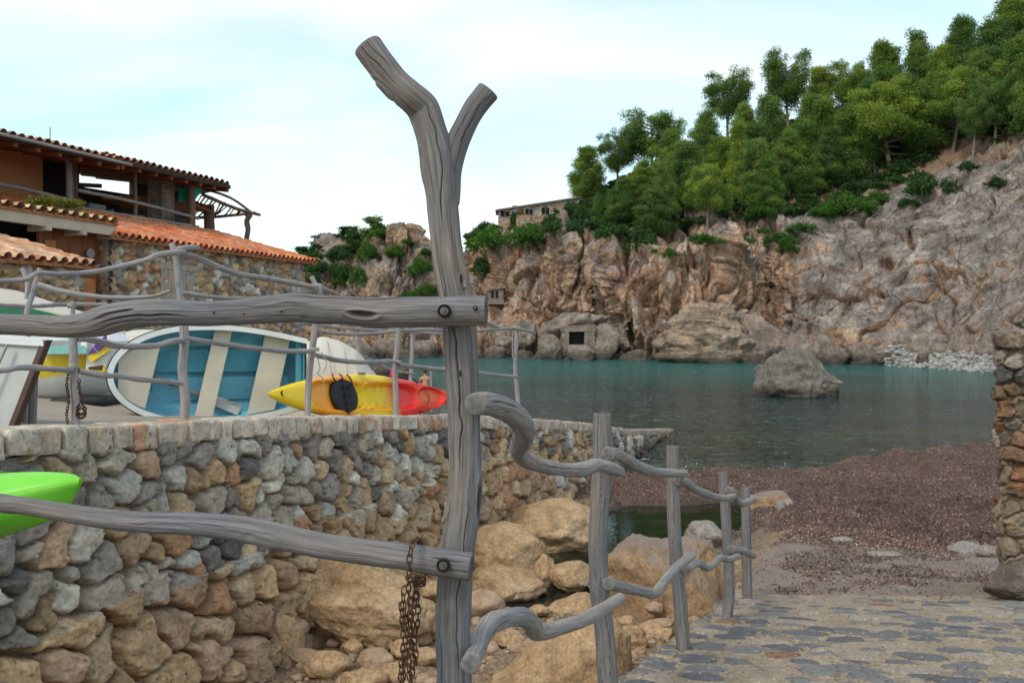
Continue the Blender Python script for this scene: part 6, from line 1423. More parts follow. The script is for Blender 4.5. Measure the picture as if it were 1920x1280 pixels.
# ------------------------------------------------------------------ rocks
def rock_mesh(size, seed, sub=4, prof=None, lump=.28, facets=6, fine=.015, box=.5, layers=0., ang=.06):
    bm = bmesh.new(); bmesh.ops.create_icosphere(bm, subdivisions=sub, radius=1.)
    V = np.array([v.co[:] for v in bm.verts]); F = np.array([[v.index for v in f.verts] for f in bm.faces]); bm.free()
    rg = np.random.default_rng(seed); d = V/np.linalg.norm(V, axis=1)[:, None]
    p = np.sign(V)*np.abs(V)**(1-.25*box)
    r = 1+lump*fbm(d*1.1+seed*3.3, 3, seed)
    for k in range(facets):
        n = rg.normal(size=3); n /= np.linalg.norm(n); lim = rg.uniform(.62, .9); pr = (d*r[:, None]) @ n; r = np.where(pr > lim, r*(lim+(pr-lim)*.22)/np.maximum(pr, 1e-6), r)
    q_ = d*r[:, None]
    if prof:
        pf = np.array(prof, float); xs = np.clip(q_[:, 0]/np.abs(q_[:, 0]).max(), -1, 1); tp = np.interp(xs, pf[:, 0], pf[:, 1]); zn = np.clip(d[:, 2]/np.sqrt(np.maximum(1-d[:, 0]**2, .02)), -1, 1)
        q_[:, 2] = np.where(zn > 0, (np.sin(zn*np.pi/2)**.8 if False else np.power(np.abs(zn), .8))*tp*(1+.10*(r-1)), zn*.8)
    P_ = q_*np.array(size)
    m = float(np.mean(size))
    P_ = P_*(1+ang*(.8*fbm(d*3.2+seed, 4, seed+7)+(1.6*facet_h(d*1.9+seed, seed+70)[0]+.6*facet_h(d*5+seed, seed+71)[0])*(1 if ang > .08 else .55))[:, None])
    P_ = P_+d*(m*fine*fbm(P_/m*9+seed, 4, seed+9, ridge=True))[:, None]
    if layers: P_ = P_+d*np.array([1, 1, 0])*(m*layers*fbm(np.stack([P_[:, 0]/m*.6, P_[:, 1]/m*.6, P_[:, 2]/m*3.4+P_[:, 0]/m*.8], -1)+seed, 3, seed+11, ridge=True))[:, None]
    return P_, F
def rock_px(name, x0, x1, y0, y1, D, mat, label, seed, cat='rock', depth=1., sub=4, rot=0., sink=.25, group=None, **kw):
    """a boulder whose visible outline spans these photo pixels at distance D"""
    w = (x1-x0)/FPX*D/2; h = (y1-y0)/FPX*D; c = P((x0+x1)/2, y1, D); hz = h/(2-sink)*1.04
    V, F = rock_mesh((w*1.06, w*depth, hz), seed, sub, **kw)
    if rot: ca, sa = math.cos(rot), math.sin(rot); V = np.stack([V[:, 0]*ca-V[:, 2]*sa, V[:, 1], V[:, 0]*sa+V[:, 2]*ca], -1)
    cen = c+np.array([0, w*depth*.6, h-hz])
    me = make_mesh(name, V, F, None, None, True, [M[mat]]); return put(name, me, None, label, cat, group, None, tuple(cen))
S = 'sandstone'
rock_px('boulder', 525, 755, 1048, 1205, 9.1, S, 'broad lumpy tan bedrock outcrop at the foot of the stone wall', 501, depth=.8, sub=6, lump=.5, facets=4, fine=.025, rot=-.12)
rock_px('boulder', 575, 805, 1098, 1215, 8.8, S, 'low flat tan outcrop left of the hanging chain', 502, depth=.8, sub=6, lump=.4, facets=5, fine=.02, rot=-.1)
rock_px('boulder', 640, 790, 1045, 1130, 10.4, S, 'rounded tan outcrop tucked against the wall behind the chain', 503, depth=.8, sub=5, lump=.4)
rock_px('boulder', 955, 1125, 948, 1040, 14.1, S, 'large rounded tan boulder by the pool behind the first handrail post', 504, sub=6, lump=.25, facets=3)
rock_px('boulder', 880, 1022, 992, 1095, 12.1, S, 'sloping tan boulder just right of the forked post', 505, sub=6, lump=.3, facets=4, rot=-.25)
rock_px('boulder', 876, 1018, 1070, 1132, 11.6, S, 'low tan boulder in front of the sloping one beside the stream', 506, sub=5, lump=.3, facets=3)
rock_px('boulder', 985, 1044, 1042, 1103, 12.1, S, 'small round boulder right of the sloping one', 507, sub=5)
rock_px('boulder', 1036, 1118, 1056, 1108, 11.9, S, 'flat pitted boulder in the stream behind the first handrail post', 508, sub=5, lump=.2)
rock_px('boulder', 1143, 1362, 1012, 1186, 10.1, 'sandstone_grey', 'biggest boulder, brown with a greyish top, beside the path between the handrail posts', 509, sub=6, lump=.2, facets=7, depth=.8, fine=.02, box=.8, sink=.8, prof=[(-1, .5), (-.85, .75), (-.5, .97), (0, .92), (.5, 1), (.8, .88), (1, .5)])
rock_px('boulder', 922, 1185, 1160, 1345, 7.6, S, 'huge smooth tan boulder at the bottom right of the forked post', 510, sub=6, lump=.15, facets=3, depth=.7, fine=.015, sink=.8, prof=[(-1, .12), (-.6, .40), (-.2, .68), (.25, .9), (.6, 1), (1, .7)])
rock_px('boulder', 1038, 1135, 1118, 1178, 10.3, S, 'small domed tan boulder behind the first handrail post by the foam', 511, sub=5)
rock_px('boulder', 1153, 1214, 1178, 1232, 8.7, S, 'small smooth tan stone at the path edge right of the huge boulder', 512, sub=5, rot=-.3)
rock_px('boulder', 1190, 1266, 1165, 1206, 9.3, S, 'wedge shaped tan stone below the biggest boulder', 513, sub=5, rot=.2)
rock_px('boulder', 490, 567, 1158, 1250, 8.35, S, 'pointed tan stone standing against the wall foot', 514, sub=5, lump=.35, facets=5, rot=.1)
0 and rock_px('boulder', 340, 520, 1190, 1300, 7.2, S, 'rounded tan stone at the wall foot at the bottom edge of the view', 515, sub=6, lump=.3, facets=4, rot=.2)
rock_px('boulder', 1290, 1372, 980, 1030, 14.2, 'beach_stone', 'flat pale grey rock on the right side of the pool', 516, sub=5, lump=.2)
rock_px('boulder', 1412, 1490, 918, 968, 17.0, 'sandstone_grey', 'dark brownish rock in the dead sea grass behind the last handrail post', 517, sub=5, lump=.35)
rock_px('boulder', 1455, 1530, 942, 972, 16.6, 'beach_stone', 'flat pale rock right of the dark one in the sea grass', 518, sub=4)
rock_px('boulder', 1470, 1490, 936, 951, 16.4, 'beach_stone', 'small cream pebble on the dark rock in the sea grass', 519, sub=3)
for k, (x0, x1, y0, y1, D, lab) in enumerate(((1560, 1610, 1008, 1021, 13.0, 'small pale flat stone left of the long slab in the beach'), (1630, 1695, 1035, 1048, 11.9, 'long pale flat slab lying at the edge of the sea grass'), (1772, 1865, 1022, 1062, 12.2, 'flat grey rock beside the ruined pillar'), (1835, 1880, 1022, 1046, 11.8, 'bluish stone at the base of the ruined pillar'), (1850, 1885, 1066, 1082, 10.6, 'small blue grey cobble at the foot of the pillar'), (1610, 1655, 1001, 1014, 13.6, 'small rounded stone half buried in sea grass'))):
    rock_px('stone', x0, x1, y0, y1, D, 'beach_stone', lab, 530+k, 'stone', sub=4, depth=.7)
rock_px('boulder', 1872, 2020, 1052, 1118, 8.6, 'shore_rock', 'large smooth grey slab sloping down in front of the ruined pillar', 540, sub=5, depth=.6, rot=.3, lump=.2)
# boulders across the water
rock_px('sea_boulder', 1428, 1588, 655, 748, 48, 'sea_rock', 'lone grey boulder standing in the water in the middle of the cove', 551, sub=6, depth=.7, lump=.25, facets=10, fine=.05, sink=.8, ang=.10, prof=[(-1, .1), (-.93, .42), (-.8, .62), (-.55, .70), (-.3, .95), (-.05, 1), (.15, .93), (.4, .6), (.7, .3), (1, .03)])
rock_px('sea_boulder', 1238, 1412, 577, 692, 101, 'layer_rock', 'big layered brown boulder at the foot of the cliff', 552, sub=6, depth=.7, lump=.2, facets=8, fine=.05, layers=.30, box=.6, sink=.8, ang=.10, prof=[(-1, .15), (-.75, .6), (-.45, .95), (0, 1.05), (.4, 1.1), (.75, .85), (1, .4)])
rock_px('sea_boulder', 1392, 1498, 592, 690, 103, 'shore_rock', 'tall pale boulder leaning right beside the layered one', 553, sub=5, depth=.7, lump=.3, facets=10, sink=.8, ang=.1, fine=.05, prof=[(-1, .7), (-.6, 1), (-.2, .95), (.3, .75), (.7, .5), (1, .3)])
rock_px('sea_boulder', 1470, 1530, 625, 672, 102, 'shore_rock', 'reddish block behind the lone boulder at the cliff foot', 554, sub=5, lump=.3)
rnd = random.Random(8); shore = []
sp = [(1398, 1450, 652, 690, 98), (1446, 1480, 662, 690, 97), (1516, 1572, 630, 680, 96), (1540, 1600, 645, 682, 94), (1590, 1650, 638, 680, 94), (1640, 1690, 640, 678, 93), (1700, 1760, 632, 672, 92), (1745, 1800, 642, 672, 90), (1790, 1850, 628, 672, 88), (1835, 1900, 620, 668, 84), (1720, 1745, 655, 680, 88), (1012, 1058, 622, 668, 110.5), (1110, 1160, 606, 668, 111), (1026, 1140, 580, 616, 113.5), (1064, 1120, 654, 676, 107), (1880, 1960, 600, 650, 80),
      (1000, 1050, 648, 678, 114), (960, 1004, 655, 678, 116), (1090, 1150, 655, 680, 112), (1055, 1100, 650, 676, 111), (905, 950, 645, 676, 117), (860, 910, 652, 677, 118), (770, 820, 635, 675, 119), (700, 760, 630, 676, 118), (730, 790, 655, 678, 116), (650, 710, 640, 678, 116), (600, 660, 640, 680, 115), (1160, 1230, 655, 682, 108), (925, 965, 615, 640, 120), (1010, 1060, 600, 640, 119), (960, 1010, 595, 640, 121), (690, 735, 676, 706, 62), (730, 770, 684, 706, 60)]
names = ['first shore boulder right of the layered one, in its shadow', 'small shore boulder under the leaning pale one', 'grey shore boulder left of the two rounded blocks', 'low shore boulder behind the lone sea boulder', 'rounded shore block in the middle of the boulder row', 'rounded shore block just left of the pebble beach', 'reddish shore block behind the pebble beach', 'low block in the middle behind the pebbles', 'large pink grey block above the right end of the pebbles', 'block just left of the ruined pillar top', 'small reddish block standing on the pebble beach', 'upright rock hugging the left jamb of the square opening', 'upright rock hugging the right jamb of the square opening', 'rock lying over the lintel of the square opening', 'sloping slab in front of the sill of the square opening', 'block behind the top of the ruined pillar',
         'shore rock left of the square opening, lower one', 'shore rock further left of the square opening', 'low rock right of the square opening', 'ledge rock just under the square opening', 'shore rock right of the forked post', 'shore rock hidden behind the forked post', 'rock right above the bather', 'shore rock above the pink cloth', 'low rock left of the bather at the water', 'rock above the tarpaulin boat', 'rock behind the tarpaulin boat, leftmost of the far shore', 'low dark rock left of the layered boulder', 'upper rock right of the forked post', 'upper rock above the square opening', 'upper rock left of the square opening', 'near brown rock beyond the kayak above its middle', 'near brown rock beyond the kayak by the pink cloth']
for k, (x0, x1, y0, y1, D) in enumerate(sp):
    rock_px('shore_boulder', x0, x1, y0, y1+6, D, 'shore_rock', names[k], 560+k, sub=4, depth=.8, lump=.4, facets=14, fine=.06, ang=.13, group='boulders along the far shore', rot=rnd.uniform(-.3, .3), sink=.4)
def scatter(name, n, region, smin, smax, mat, label, cat, seed, zoff=0, kinds=4, flat=.6):
    rg = np.random.default_rng(seed); base = [rock_mesh((1, .85, flat), seed+k, 2, lump=.3, facets=5, fine=.0) for k in range(kinds)]
    Vs = []; Fs = []; k0 = 0; Cs = []
    for i in range(n):
        x, y, z = region(rg)
        s = smin*(smax/smin)**(rg.random()**2.2); V, F = base[i % kinds]; a = rg.random()*6.28; ca, sa = math.cos(a), math.sin(a)
        W = np.stack([V[:, 0]*ca-V[:, 1]*sa, V[:, 0]*sa+V[:, 1]*ca, V[:, 2]], -1)*s+[x, y, z+s*flat*.25+zoff]
        Vs.append(W); Fs.append(F+k0); k0 += len(V); Cs.append(np.tile(rg.random(3)*.1+rg.uniform(.7, 1.15), (len(V), 1)))
    return np.vstack(Vs), np.vstack(Fs), np.vstack(Cs)
def reg_bed(rg):
    while True:
        y = 5.6*math.exp(rg.random()*math.log(13/5.6)); x = rg.uniform(wx(y)-.1, xe(y)); 
        if stream(np.array(x), np.array(y)) < .05: return x, y, float(ground(x, y)[0])
V, F, c = scatter('g', 3000, reg_bed, .012, .10, None, '', '', 5)
solo('gravel', V, F, M['gravel_stone'], 'loose tan gravel and small stones on the stream bed below the wall', 'gravel', kind='stuff')
# individual middle sized stones on the stream bed
mid = [(700, 1250, 8.2, 34), (610, 1262, 8.0, 46), (760, 1225, 8.5, 30), (800, 1180, 9.0, 40), (815, 1120, 9.8, 36), (950, 1120, 10.4, 20), (905, 1150, 9.9, 44), (960, 1210, 8.9, 30), (800, 1240, 8.3, 28), (570, 1240, 8.3, 26), (660, 1222, 8.6, 24), (740, 1275, 7.9, 36), (1230, 1145, 9.8, 20), (1175, 1172, 9.4, 18), (1200, 1225, 8.7, 16), (1160, 1250, 8.3, 22), (1010, 1150, 9.9, 20), (850, 1090, 10.4, 26), (1250, 1172, 9.3, 14), (680, 1290, 7.7, 40)]
for k, (x, y, D, w) in enumerate(mid):
    near = 'left of the hanging chain' if x < 745 else ('behind the chain and forked post' if x < 890 else ('right of the forked post' if x < 1100 else 'by the path edge'))
    grp_ = sorted([m_ for m_ in mid if ('l' if m_[0] < 745 else 'm' if m_[0] < 890 else 'r' if m_[0] < 1100 else 'e') == ('l' if x < 745 else 'm' if x < 890 else 'r' if x < 1100 else 'e')]); n_ = len(grp_); r_ = grp_.index((x, y, D, w))
    ORD = ['first', 'second', 'third', 'fourth', 'fifth', 'sixth', 'seventh', 'eighth']
    rock_px('stone', x-w, x+w, y-w*.8, y+w*.25, D, 'sandstone' if k % 3 else 'gravel_stone', '%s of %s loose tan stones %s, from the left' % (ORD[r_], ['', 'one', 'two', 'three', 'four', 'five', 'six', 'seven', 'eight'][n_], near), 600+k, 'stone', sub=4, lump=.3, facets=6, depth=.8, group='loose stones on the stream bed')
def reg_peb(rg):
    x = rg.uniform(1675, 1900); y = rg.uniform(664, 697-max(0, (1760-x))*.15); D = FPX*(3.4-.006*(697-y)*1.0)/(y-HY); D = min(D, 120-(x-1675)*.13)
    return tuple(P(x, y, D))
def pebbles():
    rg = np.random.default_rng(4); U, Vv = np.meshgrid(np.linspace(1665, 1960, 50), np.linspace(0, 1, 20), indexing='ij')
    Dn = 5780/(np.interp(U, [1665, 1700, 1780, 1870, 1960], [684, 687, 692, 698, 700])-HY); Df = Dn+np.interp(U, [1665, 1720, 1960], [.5, 9, 14]); D = Dn+(Df-Dn)*Vv; Z = -3.5+2.0*Vv+.15*fbm(np.stack([U/9, Vv*6, U*0], -1), 2, 3)
    V = np.stack([(U-960)/FPX*D, D, Z], -1); solo('pebble_beach', V, grid_faces(*U.shape), M['pebbles'], kind='structure', attrs={'ccol': np.tile([.33, .31, .29], (V.size//3, 1))})
    fl = V.reshape(-1, 3)
    def reg(rg): p = fl[rg.integers(len(fl))]+rg.normal(size=3)*[.5, .4, 0]; return p
    V, F, c = scatter('p', 4500, reg, .08, .38, None, '', '', 9)
    solo('pebble_bank', V, F, M['pebbles'], 'white and pale grey pebbles heaped at the water edge before the pillar', 'pebbles', kind='stuff', attrs={'ccol': c*np.array([.28, .265, .25])})
pebbles()

# ------------------------------------------------------------------ dead sea grass, leaf litter
def flakes():
    rg = np.random.default_rng(11); n = 290000; t = rg.uniform(-.1, .62, n); Y = 8.6*np.exp(rg.random(n)**.8*math.log(24/8.6)); X = t*Y
    z, wd, cc, wt = ground(X, Y); keep = (rg.random(n) < np.where(wd > .35, np.clip(wd*1.15, 0, 1)**1.6, .03))&(z > -3.42)&(X < 14)
    X, Y, z = X[keep], Y[keep], z[keep]
    # litter on the paving
    m = 4200; yp = 3.6*np.exp(rg.random(m)*math.log(10.5/3.6)); xp = xe(yp)+rg.random(m)*4.5
    zp = rz(yp)+.045-.05*sstep(8.7, 9.5, yp)+np.where(yp > 9, .0, 0)
    X = np.concatenate([X, xp]); Y = np.concatenate([Y, yp]); z = np.concatenate([z, zp]); n = len(X); lit = np.arange(n) >= n-m
    a = rg.random(n)*6.28; el = np.where(lit, .1, 1.)*rg.uniform(-.2, 1.0, n); d = np.stack([np.cos(a)*np.cos(el), np.sin(a)*np.cos(el), np.sin(el)], -1)
    s = np.cross(d, rg.normal(size=(n, 3))); s /= np.linalg.norm(s, axis=1)[:, None]; s[lit] = np.stack([-np.sin(a), np.cos(a), a*0], -1)[lit]
    L = rg.uniform(.012, .042, n)*np.where(lit, .5, 1+.0*Y); w = rg.uniform(.003, .0075, n)*np.where(lit, .8, 1)
    p = np.stack([X, Y, z+.004], -1); q = np.stack([p-s*w[:, None], p+s*w[:, None], p+d*L[:, None]+s*w[:, None]*.7, p+d*L[:, None]-s*w[:, None]*.7], 1)
    c = pick([(.14, .085, .066), (.19, .12, .095), (.08, .044, .035), (.27, .19, .155), (.38, .30, .26), (.20, .085, .055), (.055, .033, .028)], rg.random(n))
    tone = .95+.75*fbm(np.stack([X, Y, X*0], -1)*1.1, 4, 55)+.35*fbm(np.stack([X, Y, X*0], -1)*5, 2, 56); c = c*np.clip(tone, .4, 1.7)[:, None]
    V = q.reshape(-1, 3); cc = np.repeat(c, 4, 0)
    k = int((~lit).sum())
    solo('sea_grass_litter', V[:k*4], np.arange(k*4).reshape(-1, 4), M['flake'], 'heaps of brown dead sea grass washed up on the beach', 'sea grass', kind='stuff', attrs={'ccol': cc[:k*4]}, smooth_sh=False)
    solo('leaf_litter', V[k*4:], np.arange((n-k)*4).reshape(-1, 4), M['flake'], 'scattered brown leaf litter on the cobbled path', 'litter', kind='stuff', attrs={'ccol': cc[k*4:]}, smooth_sh=False)
flakes()

# ------------------------------------------------------------------ ruined pillar at the right edge
def pillar():
    D = 9.0; x0 = (1866-960)/FPX*D+.07; zb, zt = -2.9, -.03
    root = thing('ruined_pillar', 'broken end of a rough masonry wall of brown stones and mortar at the right edge', 'stone wall', (x0+.6, D+.3, zb))
    U, Vv = np.meshgrid(np.linspace(-.95, 1.4, 300), np.linspace(zb, zt, 360), indexing='ij')
    H, c, prof = rubble(U, Vv, .27, .17, 201, .10, U*0+.5, groove=.03, k=10, sharp=.3, jit=.7)
    mo = sstep(-.30, .10, fbm(np.stack([U*2.2, Vv*2.2, U*0+3], -1), 3, 3))*.8; mo = np.maximum(mo, 1-sstep(.05, .5, prof)); H = H*(1-.6*mo)+.02*fbm(np.stack([U*9, Vv*9, U*0+3], -1), 3, 5)
    c = pick([(.14, .085, .055), (.20, .14, .095), (.11, .075, .055), (.19, .085, .04), (.26, .21, .165), (.09, .08, .072)], hsh(np.floor(c[..., 0]*9999), np.int64(5)))
    c = c*(1-mo[..., None])+np.array([.23, .165, .115])*mo[..., None]
    t = sstep(-.14, .14, U); up = np.clip(U, 0, 9); un = np.clip(-U, 0, 9)
    nrm = np.stack([-.87*(1-t)+.24*t, .50*(1-t)-.97*t], -1); nrm[..., 0] -= .55*np.exp(-(U/.12)**2); nrm /= np.linalg.norm(nrm, axis=-1)[..., None]
    rnd_ = .05*np.exp(-(U/.10)**2); jg = .05*fbm(np.stack([Vv*3.5, Vv*0, Vv*0], -1), 4, 9)
    X = x0+jg+up*.97+un*.60+nrm[..., 0]*(H-rnd_); Y = D+up*.25+un+nrm[..., 1]*(H-rnd_)
    part('masonry', np.stack([X, Y, Vv], -1), grid_faces(*U.shape), M['rubble'], root, {'ccol': c.reshape(-1, 3)})
    mb = MB(); mb.slab([(x0+.07, D+.05, zb), (x0+1.4, D+.40, zb), (x0+1.4, D+.9, zb), (x0+.63, D+.9, zb)], (0, 0, zt-zb-.02)); mb.part('core', M['sandstone'], root)
    V, F = rock_mesh((.40, .30, .10), 77, 5); part('top_stone', V+[x0+.55, D+.35, zt-.02], F, M['shore_rock'], root)
    V, F = rock_mesh((.42, .3, .14), 78, 5); part('top_stone', V+[x0+.78, D+.45, zt+.12], F, M['shore_rock'], root)
pillar()
# ------------------------------------------------------------------ trees and shrubs
def pine_variant(seed, kind):
    """unit about 10 m tall; returns crown and trunk mesh data"""
    rnd = random.Random(seed); H = 10.; trunk = MB(); puffs = []
    lean = rnd.uniform(-.8, .8); base = np.array([0, 0, -1.5]); top = np.array([lean, rnd.uniform(-.4, .4), H*.86])
    def tr(p, r, n=10): V, q, _ = tube_data(p, r, 8, n, rough=.1, seed=rnd.randint(0, 99)); trunk.add(V, [tuple(x) for x in q])
    mid = (base+top)/2+np.array([rnd.uniform(-.5, .5), rnd.uniform(-.4, .4), 0]); tr([base, mid, top], [.26, .18, .06], 14)
    def at(z): t = (z+1.5)/(top[2]+1.5); return base*(1-t)**2+2*mid*t*(1-t)*1+top*t*t
    lo, wid = {'umbrella': (.48, 3.3), 'dense': (.10, 3.1), 'cone': (.08, 2.5), 'open': (.42, 3.4), 'spread': (.40, 4.0)}[kind]
    nb = {'umbrella': 34, 'dense': 52, 'cone': 42, 'open': 34, 'spread': 36}[kind]
    for k in range(nb):
        z = H*(lo+(.96-lo)*((k+.5)/nb)**.9); f = (z/H-lo)/(1-lo); a = k*2.4+rnd.uniform(-.5, .5)
        prof = {'umbrella': .55+.55*math.sin(min(f*1.25, 1)*math.pi/1.35), 'dense': (1-.82*f**1.6)*(.75+.3*math.sin(f*3)), 'cone': 1-.85*f, 'open': .6+.5*math.sin(f*2.4), 'spread': (1-.65*f**2)}[kind]
        r = wid*prof*rnd.uniform(.62, 1.05); p0 = at(max(z-1.3, 0)); p1 = p0+np.array([math.cos(a)*r, math.sin(a)*r, rnd.uniform(.7, 1.7)*(1 if kind != 'spread' else .5)])
        p1[2] = min(p1[2], H); tr([p0, (p0+p1)/2+[0, 0, -.15], p1], [.09, .055, .02], 6)
        for j in range(3 if kind != 'cone' else 2):
            c = p0+(p1-p0)*rnd.uniform(.55, 1.05)+np.array([rnd.uniform(-.5, .5), rnd.uniform(-.5, .5), rnd.uniform(-.1, .5)]); s = rnd.uniform(.6, 1.2)*(1.15-.35*f)
            puffs.append((c, (s, s, s*.85)))
    puffs.append((top+[0, 0, .5], (.6, .6, .7)))
    if kind in ('open', 'spread', 'umbrella'):
        for k in range(9):
            z = H*rnd.uniform(.15, lo); a = rnd.uniform(0, 6.3); p0 = at(z); L = rnd.uniform(1., 2.6); tr([p0, p0+[math.cos(a)*L*.5, math.sin(a)*L*.5, -.1], p0+[math.cos(a)*L, math.sin(a)*L, rnd.uniform(-.5, .3)]], [.045, .03, .01], 5)
    V, q, cl = leaf_cloud(puffs, 440, .098, seed)
    crown = make_mesh('crown', V, q, None, {'clump': cl}, False, [M['pine']])
    tm = make_mesh('trunk', np.vstack(trunk.V), None, trunk.F, None, True, [M['bark']])
    return crown, tm
VAR = [pine_variant(11, 'dense'), pine_variant(12, 'umbrella'), pine_variant(13, 'cone'), pine_variant(14, 'open'), pine_variant(15, 'spread'), pine_variant(16, 'dense'), pine_variant(17, 'dense'), pine_variant(18, 'cone')]
GRP = 'pines on the hillside across the cove'
def pine(px, ytop, ybase, w, var, label, D=None, rot=0, sx_=None):
    g = on_hill(px, ybase) if D is None else P(px, ybase, D)
    h = (HY-ytop)/FPX*g[1]-g[2]; h = max(h, 2.5); root = thing('pine_tree', label, 'tree', g, GRP)
    cr_, tm = VAR[var]; s = h/10.4; wd = w/FPX*g[1]; sxy = wd/6.6 if var in (0, 5, 6) else wd/7.2
    sxy = min(max(sxy, s*.6), s*1.6); root.rotation_euler = (0, 0, rot); root.scale = (sxy, sxy, s)
    put('crown', cr_, root); put('trunk', tm, root)
big = [(1087, 268, 372, 78, 0, 'lone yellowish green pine, leftmost on the ridge beside the stone house'), (1160, 246, 368, 74, 1, 'dark spreading pine with bare branches, second from the left on the ridge'),
 (1222, 208, 345, 112, 1, 'wide dark pine crown, third from the left on the skyline'), (1368, 134, 275, 92, 1, 'umbrella shaped pine standing alone above the skyline at mid hill'),
 (1322, 205, 320, 76, 6, 'pine on the skyline left of the umbrella pine'), (1478, 92, 250, 92, 3, 'tall pine with a yellow tipped open top on the skyline'), (1535, 118, 250, 74, 5, 'pine on the skyline between the yellow topped one and the round dark one'),
 (1652, 70, 230, 104, 0, 'round dark green pine in the middle of the right skyline'), (1722, 56, 215, 84, 6, 'lighter green pine just right of the round dark one'), (1800, 22, 190, 86, 5, 'dark pine rising left of the tallest trees at the top right'),
 (1858, 30, 205, 120, 0, 'broad bright green pine in front of the tallest trees at the top right'), (1900, -25, 165, 130, 6, 'tallest pine in the top right corner'), (1590, 108, 240, 72, 3, 'thin topped pine with sky showing through, left of the round dark one'),
 (1672, 138, 318, 150, 4, 'broad pine with a bare lower trunk and dead branches on the slope'), (1240, 285, 415, 70, 2, 'light green pointed pine low on the left of the wood'), (1385, 222, 392, 80, 7, 'light green pointed pine below the umbrella pine'),
 (1420, 250, 395, 82, 5, 'bushy pine right of the pointed pine below the umbrella pine'), (1478, 240, 372, 84, 6, 'bushy light green pine low in the middle of the wood'), (1526, 278, 366, 52, 2, 'small pine at the lower edge of the wood above the shrubs'),
 (1528, 170, 320, 120, 0, 'large full pine on the slope under the yellow topped one'), (1600, 185, 330, 96, 5, 'full pine on the slope below the skyline gap left of the round dark one'), (1780, 120, 285, 120, 4, 'pine with bare trunk right of the broad one with dead branches'),
 (1860, 135, 275, 84, 3, 'thin trunked pine near the right edge above the rock'), (1826, 175, 290, 60, 3, 'small thin pine left of the thin trunked one'), (1118, 360, 425, 34, 2, 'small yellow green pine beside the stone house'),
 (1285, 255, 405, 92, 5, 'full pine right of the light green pointed one on the left of the wood'), (1322, 300, 432, 78, 4, 'low pine with grey bare branches above the dark shrubs'), (1205, 300, 400, 84, 6, 'dark pine under the wide crown at the left of the wood'),
 (1440, 170, 320, 92, 0, 'pine on the slope between the umbrella pine and the yellow topped one'), (1730, 165, 290, 110, 0, 'full pine below the lighter green one on the right slope'), (1350, 250, 360, 80, 0, 'pine just under the umbrella pine, partly hidden'),
 (1395, 190, 330, 80, 6, 'pine filling the gap right of the umbrella pine'), (1560, 240, 345, 84, 6, 'pine low on the slope right of the small one'), (1260, 240, 370, 90, 6, 'pine behind the left part of the wood under the wide crown'), (1625, 150, 290, 90, 6, 'pine below the round dark one, left side'), (1700, 130, 270, 96, 5, 'pine below the round dark one, right side'), (1830, 95, 250, 110, 6, 'pine filling the wood left of the broad bright one'), (1910, 60, 225, 120, 0, 'pine at the right edge under the tallest one'), (1640, 250, 325, 60, 3, 'short thin pine left of the bare trunked broad one'), (1170, 330, 420, 84, 5, 'dark low pine behind the stone outcrop near the house'), (1225, 350, 450, 84, 0, 'dark low pine at the lower left edge of the wood'), (1440, 300, 405, 70, 6, 'low pine above the bright shrubs in the middle'),
 (1980, -40, 190, 140, 0, 'pine beyond the right edge'), (1955, 40, 240, 120, 5, 'second pine beyond the right edge'), (1765, 75, 235, 80, 0, 'pine between the lighter green one and the dark one at right')]
rnd = random.Random(3)
for t in big: pine(*t[:5], t[5], rot=rnd.uniform(0, 6.28))
pine(702, 404, 432, 46, 1, 'small windswept pine on top of the rocky knoll')

SH = []
def shrub_variant(seed, mat):
    rnd = random.Random(seed); puffs = []
    for k in range(26):
        a = rnd.uniform(0, 6.28); r = rnd.uniform(0, .8)**.7; h = .62*(1-r*r)+.05; puffs.append(((math.cos(a)*r, math.sin(a)*r, h*rnd.uniform(.4, 1)), (rnd.uniform(.2, .34),)*3))
    V, q, cl = leaf_cloud(puffs, 1500, .060, seed, up=.7); return make_mesh('shrub', V, q, None, {'clump': cl}, False, [M[mat]])
SV = [shrub_variant(31, 'shrub'), shrub_variant(32, 'shrub'), shrub_variant(33, 'darkscrub'), shrub_variant(34, 'darkscrub')]
def shrub(px, py, w, h, v, label, lift=.0):
    g = on_hill(px, py+h*.35); s = w/2/FPX*g[1]; o = put('shrub', SV[v], None, label, 'shrub', 'shrubs on the rocks across the cove', None, tuple(g-np.array([0, 0, .1*s]))); hz = h/FPX*g[1]/.85
    o.scale = (s*1.05, s*.9, max(hz, s*.4)); o.rotation_euler = (0, 0, rnd.uniform(0, 6.28)); return o
